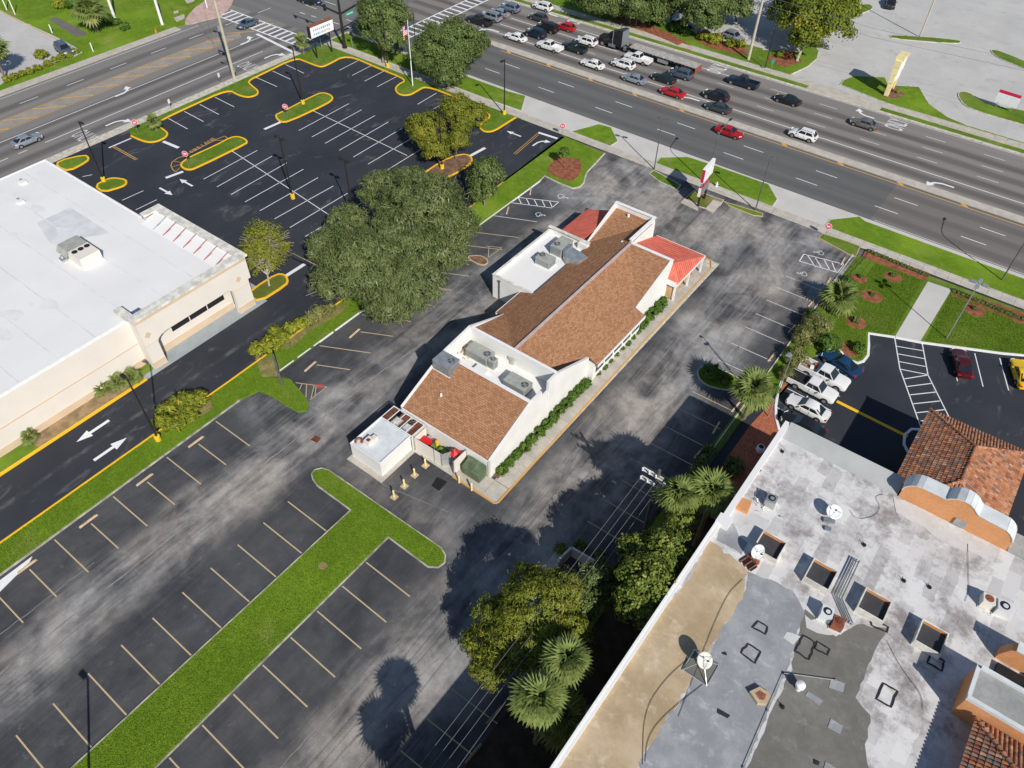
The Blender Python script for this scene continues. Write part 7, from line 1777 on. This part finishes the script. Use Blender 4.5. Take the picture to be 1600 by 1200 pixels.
def tree(name, label, base, lobes, mat, cov=2.2, leaf=(.22, .36), trunk=.22, bark='bark', group=None, droop=.3, clump=.26, limbs=6, cat='tree', low=-.35, bare=0):
    """base: pixel of the trunk foot; lobes: (px, py, z, r px, squash)"""
    b = G(*base); t = thing(name, label, cat, (b[0], b[1], 0), 0, group)
    L = []
    for x, y, z, r, q in lobes:
        c = G3(x, y, z); m = r * px_m(c); L.append((*c, m, m, m * q))
    v, tn = crown(L, cov, leaf, droop, clump, RNG, low)
    me = mesh_from_quads('crown', v - np.array([b[0], b[1], 0]), tn, LM[mat]); inst(me, 'crown', t)
    mb = MB(); z0 = min(l[2] for l in L)
    cx = sum(l[0] * l[3] for l in L) / sum(l[3] for l in L); cy = sum(l[1] * l[3] for l in L) / sum(l[3] for l in L)
    fork = (b[0] * .75 + cx * .25, b[1] * .75 + cy * .25, max(.6, z0 * .45))
    mb.tube([(b[0], b[1], -.1), (b[0], b[1], .25), fork], [trunk * 1.5, trunk, trunk * .8], 9); mb.build('trunk', M[bark], t, 60)
    for l in L[:limbs]:
        for k in range(2 if len(L) > 3 else 4):
            e = Vector((l[0] + random.gauss(0, .45) * l[3], l[1] + random.gauss(0, .45) * l[3], l[2] + random.uniform(.1, .75) * l[5])); f = Vector(fork); md = f.lerp(e, .5) + Vector((random.gauss(0, .3), random.gauss(0, .3), .25))
            mb = MB(); mb.tube([tuple(f), tuple(md), tuple(e)], [trunk * .6, trunk * .36, trunk * .1], 6); mb.build('limb', M[bark], t, 60)
    if bare:
        mb = MB()
        for i in range(bare):
            l = L[i % len(L)]
            a = random.uniform(0, 6.28); el = random.uniform(-.2, 1.2); d = Vector((math.cos(a) * math.cos(el), math.sin(a) * math.cos(el), math.sin(el)))
            p0 = Vector((l[0], l[1], l[2] - .2 * l[5])); p1 = p0 + Vector((d.x * l[3], d.y * l[4], d.z * l[5])) * random.uniform(.95, 1.2)
            mb.tube([tuple(p0), tuple(p0.lerp(p1, .5) + Vector((0, 0, .2))), tuple(p1)], [.06, .04, .018], 4)
        mb.build('bare_branches', M['pale_bark'], t)
    return t
BO = 'big oaks on the grass divider'
tree('oak_tree', 'broad drooping live oak at the lower left of the big pair on the divider', (592, 478), [(575, 412, 6.2, 78, .62), (640, 440, 5.2, 62, .62), (520, 385, 5.2, 42, .7), (545, 345, 5.5, 34, .75), (530, 440, 4.2, 46, .7), (610, 470, 3.6, 48, .65), (620, 375, 7, 62, .6)], 'oak', 1.3, (.12, .6), .42, group=BO, droop=.55, clump=.17, limbs=7, bare=90)
tree('oak_tree', 'tall live oak at the upper right of the big pair on the divider', (694, 392), [(660, 326, 7.6, 74, .66), (642, 290, 7.2, 42, .7), (698, 354, 5.8, 52, .7), (722, 356, 4.8, 28, .8), (600, 300, 6.6, 42, .75), (678, 294, 6.6, 30, .8), (700, 395, 4.2, 38, .7), (650, 390, 6.4, 60, .65)], 'oak', 1.3, (.12, .6), .42, group=BO, droop=.5, clump=.17, limbs=8, bare=90)
tree('oak_tree', 'round dark oak behind the dark lamp post at the street corner', (599, 98), [(600, 38, 5.2, 40, .95), (590, 12, 6.4, 28, .9), (612, 66, 3.6, 26, .9)], 'oak2', 2.2, (.2, .46), .3, droop=.35, clump=.22)
tree('oak_tree', 'wide dark oak on the verge right of the flagpole', (700, 140), [(703, 72, 5.6, 48, .8), (672, 90, 4.2, 34, .85), (738, 70, 4.4, 26, .9), (700, 112, 3.0, 28, .9)], 'oak2', 2.2, (.2, .46), .32, droop=.35, clump=.22)
YT = 'yellowing trees on the kerbed nose'
tree('street_tree', 'yellowing round tree at the left of the group in the new lot', (690, 262), [(668, 205, 4.2, 30, .95), (680, 235, 2.8, 22, .9), (650, 200, 3.6, 18, .9)], 'yellow', 2.3, (.2, .3), .14, group=YT)
tree('street_tree', 'yellowing tree above the small round one, reaching over the street kerb', (724, 205), [(715, 170, 4.0, 26, .9), (738, 182, 3.4, 24, .9), (722, 195, 2.6, 18, .9)], 'yellow', 2.3, (.2, .3), .14, group=YT)
tree('street_tree', 'small round yellow green tree on a single stem beside the kerbed nose', (712, 250), [(717, 220, 3.2, 17, 1.0)], 'yellow', 2.4, (.2, .3), .1, group=YT)
tree('street_tree', 'compact green tree on the divider right of the big oaks', (757, 322), [(758, 272, 3.6, 27, 1.05), (755, 298, 2.2, 22, .9)], 'oak2', 2.4, (.2, .34), .14)
tree('street_tree', 'greenish yellow tree with bare pale branches on the kerbed island by the store', (421, 447), [(414, 380, 4.4, 37, .95), (412, 405, 3.0, 32, .8)], 'yellow', .9, (.2, .3), .14, 'pale_bark', bare=150)
FT_ = 'trees behind the far hedge'
for i, (x, y, bx, by, r, l) in enumerate(((940, -6, 945, 22, 34, 'leftmost dark tree behind the far hedge'), (1010, 6, 1008, 32, 32, 'tree above the dark red bush behind the far hedge'), (1052, -4, 1047, 40, 34, 'tree with grey trunk behind the far hedge, left of the parked blue car'), (1098, 22, 1090, 56, 28, 'small crowned tree in the far mulch bed, rightmost but one'), (1140, 0, 1150, 32, 34, 'large tree shading the far lot above the silver suv'))):
    tree('street_tree', l, (bx, by), [(x, y, 4.8, r, .8), (x + 10, y + 14, 3.4, r * .7, .8), (x - 12, y + 8, 3.8, r * .7, .8)], 'oak2', 2.0, (.25, .4), .2, group=FT_)
tree('sycamore_tree', 'large broad leaved yellow green tree on the rounded lawn across the street', (1245, 96), [(1262, 20, 6.6, 46, .8), (1300, 35, 5.6, 32, .9), (1232, 15, 5.6, 28, .9), (1290, -5, 6.5, 40, .8), (1260, 58, 4.2, 24, .9), (1318, 18, 5.0, 24, .8)], 'sycamore', 1.5, (.42, .5), .26, 'pale_bark', clump=.25, limbs=6)
tree('shade_tree', 'loose feathery yellow green tree at the bottom beside the overhead wires', (822, 1020), [(840, 950, 7.2, 62, .62), (800, 1005, 5.8, 54, .6), (872, 925, 6.4, 40, .7), (780, 965, 5.2, 42, .6), (768, 1040, 4.2, 36, .6), (888, 985, 6.0, 34, .7), (818, 905, 5.8, 30, .7), (746, 1000, 4.2, 26, .6), (850, 1005, 6.6, 44, .6)], 'lime2', 1.7, (.10, .34), .2, droop=.25, clump=.19, limbs=6)
tree('magnolia_tree', 'broad leaved glossy tree below the twin palms at the bottom', (1012, 935), [(1008, 905, 9.0, 44, .7), (1050, 850, 8.6, 36, .75), (998, 862, 7.6, 34, .8), (1066, 815, 7.6, 26, .8), (1000, 945, 7.8, 38, .7), (1030, 880, 8.4, 36, .8)], 'magnolia', 2.0, (.2, .28), .2, 'pale_bark', droop=.1, clump=.22, limbs=6)
tree('shrub_tree', 'dark low tree between the overhead wires and the glossy tree', (935, 915), [(930, 905, 5.2, 34, .8), (908, 945, 5.0, 30, .8), (952, 930, 4.4, 28, .8)], 'oak2', 2.4, (.16, .26), .12)
# palms -----------------------------------------------------------------
def fan_frond(seed, L=1.5, n=17, stem=.9):
    rg = np.random.default_rng(seed); mb = MB(); T = []
    mb.add([(-.018, 0, 0), (.018, 0, 0), (.014, stem, .05), (-.014, stem, .05)], [(0, 1, 2, 3)]); T.append(.5)
    for i in range(n):
        a = (i / (n - 1) - .5) * 3.7; l = L * (1 - .22 * abs(a) / 1.85) * rg.uniform(.9, 1.1); w_ = .125
        d = Vector((math.sin(a), math.cos(a), 0)); s = Vector((d.y, -d.x, 0)); o = Vector((0, stem, .05)); dr = rg.uniform(.2, .6)
        m1 = o + d * l * .55 + Vector((0, 0, .06)); e = o + d * l + Vector((0, 0, -dr * l * .5))
        mb.add([o, m1 + s * w_, e, m1 - s * w_], [(0, 1, 3), (1, 2, 3)]); T += [rg.uniform(.2, .75)] * 2
    me = bpy.data.meshes.new('frond'); me.from_pydata(mb.v, [], mb.f); at = me.attributes.new('tint', 'FLOAT', 'FACE'); at.data.foreach_set('value', T); me.materials.append(LM['palm']); return me
FR = [fan_frond(i) for i in range(4)]
FRD = [fan_frond(9 + i, 1.3, 13) for i in range(2)]
for m_ in FRD: m_.materials[0] = LM['straw']
def palm(label, px, z, rpx, group=None, n=56, trunk=True, name='palm_tree', young=False):
    c = G3(px[0], px[1], z); t = thing(name, label, 'palm', (c[0], c[1], 0), 0, group); k = rpx * px_m(c) / 1.95
    if trunk:
        mb = MB(); mb.tube([(c[0], c[1], 0), (c[0] + .05, c[1], z * .5), (c[0], c[1], z)], [.24, .19, .2], 9); mb.build('trunk', M['bark'], t, 60)
        mb = MB()
        for i in range(14): a = i * 2.4; zz = z - .1 - .09 * i; mb.tube([(c[0] + .15 * math.cos(a), c[1] + .15 * math.sin(a), zz), (c[0] + .33 * math.cos(a), c[1] + .33 * math.sin(a), zz + .22)], [.05, .02], 4)
        mb.build('leaf_boots', M['bark'], t)
    for i in range(n):
        u = (i + .5) / n; el = R(82 - 118 * u ** .85); az = i * 2.39996 + random.uniform(-.2, .2)
        q = Matrix.Rotation(az, 4, 'Z') @ Matrix.Rotation(el, 4, 'X') @ Matrix.Rotation(random.uniform(-.4, .4), 4, 'Y')
        inst(FRD[i % 2] if (u > .86 or random.random() < .05) else FR[i % 4], 'frond', t, (0, 0, z), q.to_euler(), k * random.uniform(.72, 1.15))
    return t
palm('left one of the twin cabbage palms beside the power pole', (1060, 775), 8.4, 33, 'cabbage palms along the property line'); palm('right one of the twin cabbage palms, nearest the shopping centre wall', (1113, 772), 8.4, 34, 'cabbage palms along the property line')
palm('single cabbage palm by the brick paving and grass island', (1178, 609), 4.6, 29, 'cabbage palms along the property line')
palm('cabbage palm under the wires right of the feathery tree', (886, 1031), 8.6, 34, 'cabbage palms at the bottom'); palm('sunlit cabbage palm lowest under the wires', (845, 1092), 8.8, 36, 'cabbage palms at the bottom'); palm('shaded cabbage palm beside the shopping centre wall', (880, 1122), 4.6, 40, 'cabbage palms at the bottom')
P_ = (-11.2, 8.4); q_ = (Vector((*P_, 9.2)) - Vector((0, 0, CH))); q_ = CM.transposed() @ q_
palm('cabbage palm just below the frame whose shadow falls on the lot at the bottom', (800 + FPX * q_.x / -q_.z, 600 - FPX * q_.y / -q_.z), 9.2, 32)
P_ = (-9.9, 5.2); q_ = CM.transposed() @ (Vector((*P_, 9.0)) - Vector((0, 0, CH)))
palm('second cabbage palm below the frame, shading the bottom edge of the lot', (800 + FPX * q_.x / -q_.z, 600 - FPX * q_.y / -q_.z), 9.0, 36)
palm('spreading low fan palm beside the lawn of the shopping centre', (1311, 466), 1.6, 26, None, 30, False)
palm('cabbage palm on the lawn at the top left', (139, 16), 4.2, 20, None, 30); palm('small palm on the street corner by the box sign', (471, 66), 2.4, 11, None, 22)
palm('young palm with sparse fronds on the yellow kerbed corner', (240, 190), 1.6, 10, None, 14)
palm('palm at the left edge casting a star shadow on the far left lot', (-12, 80), 5.0, 18, None, 26)
for i, (x, y, l) in enumerate(((46, 682, 'small fan palm in the narrow bed at the foot of the store wall, left one'), (158, 606, 'small fan palm in the store bed, next to the flowering shrubs'), (183, 598, 'small fan palm in the store bed under the lamp'), (205, 590, 'small fan palm in the store bed nearest the arcade'))):
    palm(l, (x, y), .6, 13, 'fan palms along the store wall', 16, False)
# shrubs: individual plants ---------------------------------------------
_sh = {}
def shrub(label, px, rpx, mat='hedge', group=None, q=.8, dens=2.2, leaf=(.11, .18), name='shrub', z=None, key=None, cat='shrub', world=None):
    c = G(*px) if world is None else world; m = rpx * px_m((c[0], c[1], 0))
    key = key or (mat, round(q, 1), leaf)
    var = random.randint(0, 2)
    if (key, var) not in _sh:
        v, tn = crown([(0, 0, q * .7, 1, 1, q)], dens, (leaf[0] / m, leaf[1] / m), .1, .36, RNG, -.6)
        _sh[(key, var)] = mesh_from_quads('foliage', v, tn, LM[mat])
    t = thing(name, label, cat, (c[0], c[1], .06), 0, group)
    inst(_sh[(key, var)], 'foliage', t, (0, 0, 0), (0, 0, random.uniform(0, 6.28)), m)
    mb = MB()
    for k in range(3): a = k * 2.1; mb.tube([(c[0], c[1], 0), (c[0] + .3 * m * math.cos(a), c[1] + .3 * m * math.sin(a), q * m * .8)], [.035, .012], 4)
    mb.build('stem', M['bark'], t)
    return t
HB = HS = 0
HG = 'clipped shrubs along the restaurant sidewalk'
for k in range(27):
    y = 36.9 + k * 1.27
    if 52.8 < y < 54.2: continue
    big = not (54 < y < 64)
    HB = HB + 1 if big else HB; HS = HS if big else HS + 1
    shrub((ORD[HB - 1] + ' clipped shrub of the restaurant hedge counted from the dumpster end') if big else (ORD[HS - 1] + ' low shrub under the restaurant bay eave, counted from the dumpster end'), None, 9.6 if big else 6.2, 'hedge', HG if big else 'low shrubs under the bay', .85 if big else .5, 2.4, (.11, .17), world=(-27.95 + random.uniform(-.08, .08) + (0 if big else .16), y))
for x, y, l in ((921, 573, 'narrow upright reddish shrub against the white wing wall'),):
    shrub(l, (x, y), 7, 'straw', None, 2.2, 2.2, (.09, .18))
CR = 'croton shrubs on the divider'
for x, y, r, l in ((300, 636, 17, 'croton shrub at the divider clump, street end'), (283, 640, 17, 'croton shrub in the middle of the divider clump'), (266, 652, 17, 'croton shrub left of centre in the divider clump'), (258, 666, 14, 'croton shrub nearest the yellow lamp base'), (297, 655, 16, 'croton shrub on the parking side of the clump'), (278, 668, 14, 'croton shrub at the low end of the clump'), (315, 628, 13, 'croton shrub at the kerb end of the clump'),
                   (405, 552, 13, 'croton shrub left of the grey green pole'), (425, 545, 15, 'croton shrub behind the grey green pole'), (443, 535, 13, 'croton shrub right of the grey green pole'), (432, 525, 11, 'croton shrub above the grey green pole'), (455, 519, 11, 'sparse shrub on the bare strip, first after the pole'), (472, 512, 11, 'sparse shrub on the bare strip, second after the pole'), (487, 503, 11, 'sparse shrub on the bare strip, third after the pole'), (501, 493, 11, 'sparse shrub on the bare strip next to the oak'), (516, 487, 9, 'sparse shrub at the drip line of the oak')):
    shrub(l, (x, y), r, 'croton' if y > 510 else 'straw', CR, .85, 1.5, (.17, .52))
shrub('rounded bright green bush on the small grass island in the old lot', (1112, 587), 16, 'hedge', None, .6, 2.2, (.12, .2)); shrub('second rounded bush on the small grass island, lamp side', (1130, 596), 12, 'hedge', None, .6, 2.2, (.12, .2))
BB = 'shrubs along the shopping centre property line'
for x, y, r, m, l in ((1275, 520, 21, 'straw', 'wide pale tipped shrub above the parked blue coupe'), (1256, 535, 18, 'straw', 'pale tipped shrub left of the wide one'), (1290, 545, 17, 'hedge', 'green shrub beside the lawn above the blue coupe'), (1238, 566, 18, 'straw', 'pale shrub left of the pickup beds'), (1226, 590, 13, 'straw', 'sparse shrub beside the red mulch by the pickups'), (1207, 612, 10, 'hedge', 'small bright shrub at the brick paving edge'), (1268, 498, 12, 'hedge', 'low shrub below the fan palm'), (1322, 440, 7, 'hedge', 'small shrub above the fan palm'), (1337, 548, 10, 'hedge', 'clipped bush in the mulch at the lawn corner'), (1335, 503, 6, 'oak2', 'dark low bush in a mulch ring on the lawn'),
                      (1107, 706, 10, 'oak2', 'shaded bush by the fence beside the brick paving'), (1098, 722, 10, 'oak2', 'shaded bush along the fence, second'), (1086, 738, 10, 'oak2', 'shaded bush along the fence, third'), (1074, 755, 10, 'oak2', 'shaded bush along the fence by the palms'), (1143, 735, 16, 'oak2', 'dark shrub in the corner behind the twin palms'), (876, 862, 10, 'lime', 'bright lime shrub in front of the pale screen wall'), (906, 858, 11, 'oak2', 'dark shrub behind the pale screen wall'), (1050, 800, 14, 'lime', 'lime shrub below the left twin palm'), (935, 868, 10, 'oak2', 'dark bush beside the far end of the screen wall'), (1105, 800, 14, 'oak2', 'shaded bush below the right twin palm')):
    shrub(l, (x, y), r, m, BB, .8, 2.2, (.1, .26) if m == 'straw' else (.13, .2))
for x, y, l in ((1344, 434, 'sapling in a mulch ring near the lawn corner'), (1394, 432, 'low sapling in a mulch ring in the middle of the lawn'), (1362, 462, 'tiny plant in the largest mulch ring of the lawn'), (1520, 483, 'small plant in a mulch ring right of the pale path')):
    shrub(l, (x, y), 4, 'hedge', 'plants in mulch rings on the lawn', .8, 2.2, (.1, .16))
tree('sapling', 'thin young tree in the red mulch bed by the driveway', (882, 264), [(882, 238, 2.5, 9, .9)], 'hedge', 2.0, (.16, .24), .05, limbs=3)
for k in range(17):
    x, y = 1357 + k * 5.6, 394 + k * 2.35
    shrub(ORD[k] + ' small shrub of the mulch strip left of the pale path, from the lot corner', (x, y), 3.6, 'oak2', 'small shrubs in the mulch strip, lamp side', .6, 2.2, (.1, .16))
for k in range(18):
    x, y = 1490 + k * 6.2, 456 + k * 2.6
    shrub(ORD[k] + ' small shrub of the mulch strip right of the pale path, from the path', (x, y), 3.6, 'oak2', 'small shrubs in the mulch strip, right side', .6, 2.2, (.1, .16))
for x, y, r, m, l in ((1020, 36, 9, 'redbush', 'dark red bush in the far mulch bed'), (1001, 32, 6, 'lime', 'yellow green bush in the far mulch bed'), (1034, 42, 6, 'hedge', 'low bush right of the dark red one'), (1056, 50, 9, 'hedge', 'bush under the grey trunk across the street'), (1070, 55, 8, 'hedge', 'bush in the far bed before the small tree'), (1100, 63, 10, 'croton', 'yellow green hedge plant in front of the silver suv, left'), (1116, 67, 10, 'croton', 'yellow green hedge plant in front of the silver suv, middle'), (1140, 73, 8, 'croton', 'yellow green hedge plant in front of the silver suv, right'), (1155, 74, 8, 'croton', 'last hedge plant beside the pale concrete pole'), (1218, 90, 6, 'croton', 'yellow shrub in the mulch under the sycamore'), (1230, 92, 7, 'redbush', 'dark red shrub in the mulch under the sycamore'), (955, 22, 8, 'hedge', 'bush by the timber pole'), (970, 27, 7, 'lime', 'bright bush right of the timber pole'), (930, 12, 8, 'oak2', 'dark bush at the far left bed'), (1402, 146, 3, 'croton', 'small yellow plant at the foot of the cream pylon'), (1390, 143, 4, 'redbush', 'reddish plant at the foot of the cream pylon')):
    shrub(l, (x, y), r, m, 'shrubs across the main street', .8, 2.2, (.22, .3))
for k, (x, y, r) in enumerate(((118, 84, 5), (108, 90, 5), (98, 93, 5), (88, 97, 5), (76, 103, 5), (66, 92, 8), (60, 110, 5), (48, 115, 5), (36, 119, 5), (24, 124, 5), (12, 128, 5), (2, 92, 7), (96, 12, 8), (118, 14, 10), (168, 38, 9), (196, 46, 7), (186, 40, 6))):
    shrub((ORD[k] + ' yellow green hedge shrub beside the side street, counted from the parked suv' if k < 11 else ORD[k - 11] + ' shrub on or beside the lawn at the top left, from the left edge'), (x, y), r, 'croton' if k in (5, 12) or k < 11 else 'hedge', 'hedge shrubs by the side street' if k < 11 else 'shrubs on the top left lawn', .8, 2.2, (.2, .28))
# grass blades: real tufts on the nearer lawns so that they read as turf with fuzzy edges
def turf(name, label, poly, n, hgt=.06, z=.095, holes=(), clip=None):
    xs = [p[0] for p in poly]; ys = [p[1] for p in poly]
    P = []
    p = np.array(poly)
    cand = RNG.uniform((min(xs), min(ys)), (max(xs), max(ys)), size=(n * 2, 2))
    ins = np.zeros(len(cand), bool)
    for i in range(len(p)):
        a, b = p[i - 1], p[i]
        c = ((a[1] > cand[:, 1]) != (b[1] > cand[:, 1])) & (cand[:, 0] < (b[0] - a[0]) * (cand[:, 1] - a[1]) / (b[1] - a[1] + 1e-12) + a[0]); ins ^= c
    
    for hx, hy, hr in holes: ins &= ((cand[:, 0] - hx) ** 2 + (cand[:, 1] - hy) ** 2) > hr * hr
    if clip is not None: ins &= ~((cand[:, 0] > clip[0] - (cand[:, 1] - 82) * .02) & (cand[:, 0] < clip[1]))
    cand = cand[ins][:n]; k = len(cand)
    a = RNG.uniform(0, 6.28, k); s = RNG.uniform(.5, 1.4, k)
    d = np.stack([np.cos(a), np.sin(a), np.zeros(k)], 1); base = np.concatenate([cand, np.full((k, 1), z)], 1)
    tip = base + np.stack([RNG.normal(0, .04, k), RNG.normal(0, .04, k), hgt * s], 1)
    w_ = d * (.035 * s)[:, None]
    v = np.stack([base - w_, base + w_, tip + w_ * .15, tip - w_ * .15], 1).reshape(-1, 3)
    me = mesh_from_quads(name, v, np.clip(RNG.normal(.4, .22, k), 0, 1), LM['turf']); o = bpy.data.objects.new(name, me); COL.objects.link(o)
    stuff(o); tag(o, label, 'grass'); return o
LM['turf'] = leaf_mat('turf blades', (.125, .22, .015), (.25, .37, .028), (.34, .33, .09), .35)
turf('grass', 'short grass blades on the tee shaped island', offset(ccw([q for q in tee if q[1] > -89] + [(-31.9, -12), (-36.7, -12)][::1]) if False else ccw([(-36.8, -12), (-36.8, 24.2)] + tee[2:-2] + [(-31.8, 24.2), (-31.8, -12)]), .16), 90000)
turf('grass', 'short grass blades on the divider between the lots', [(-59.8, -4), (-59.8, 46), (-56.8, 46), (-56.8, 32)] + GS('453,593 478,622 481,635 480,642 466,644 448,634 425,619 405,611') + [(-56.9, 27), (-56.9, -4)], 70000)
turf('grass', 'short grass blades on the shopping centre lawn', offset(ccw([(-9.8, 95.4), (12, 96.6), (12, 89)] + GS('1600,556 1566,553 1440,536 1357,521.5 1357,540 1356,556 1349,565 1340,568 1326,563 1305,542 1288,551') + [(-9.5, 74)]), .3), 70000, z=.115, holes=RINGS, clip=(-2.95, .45))
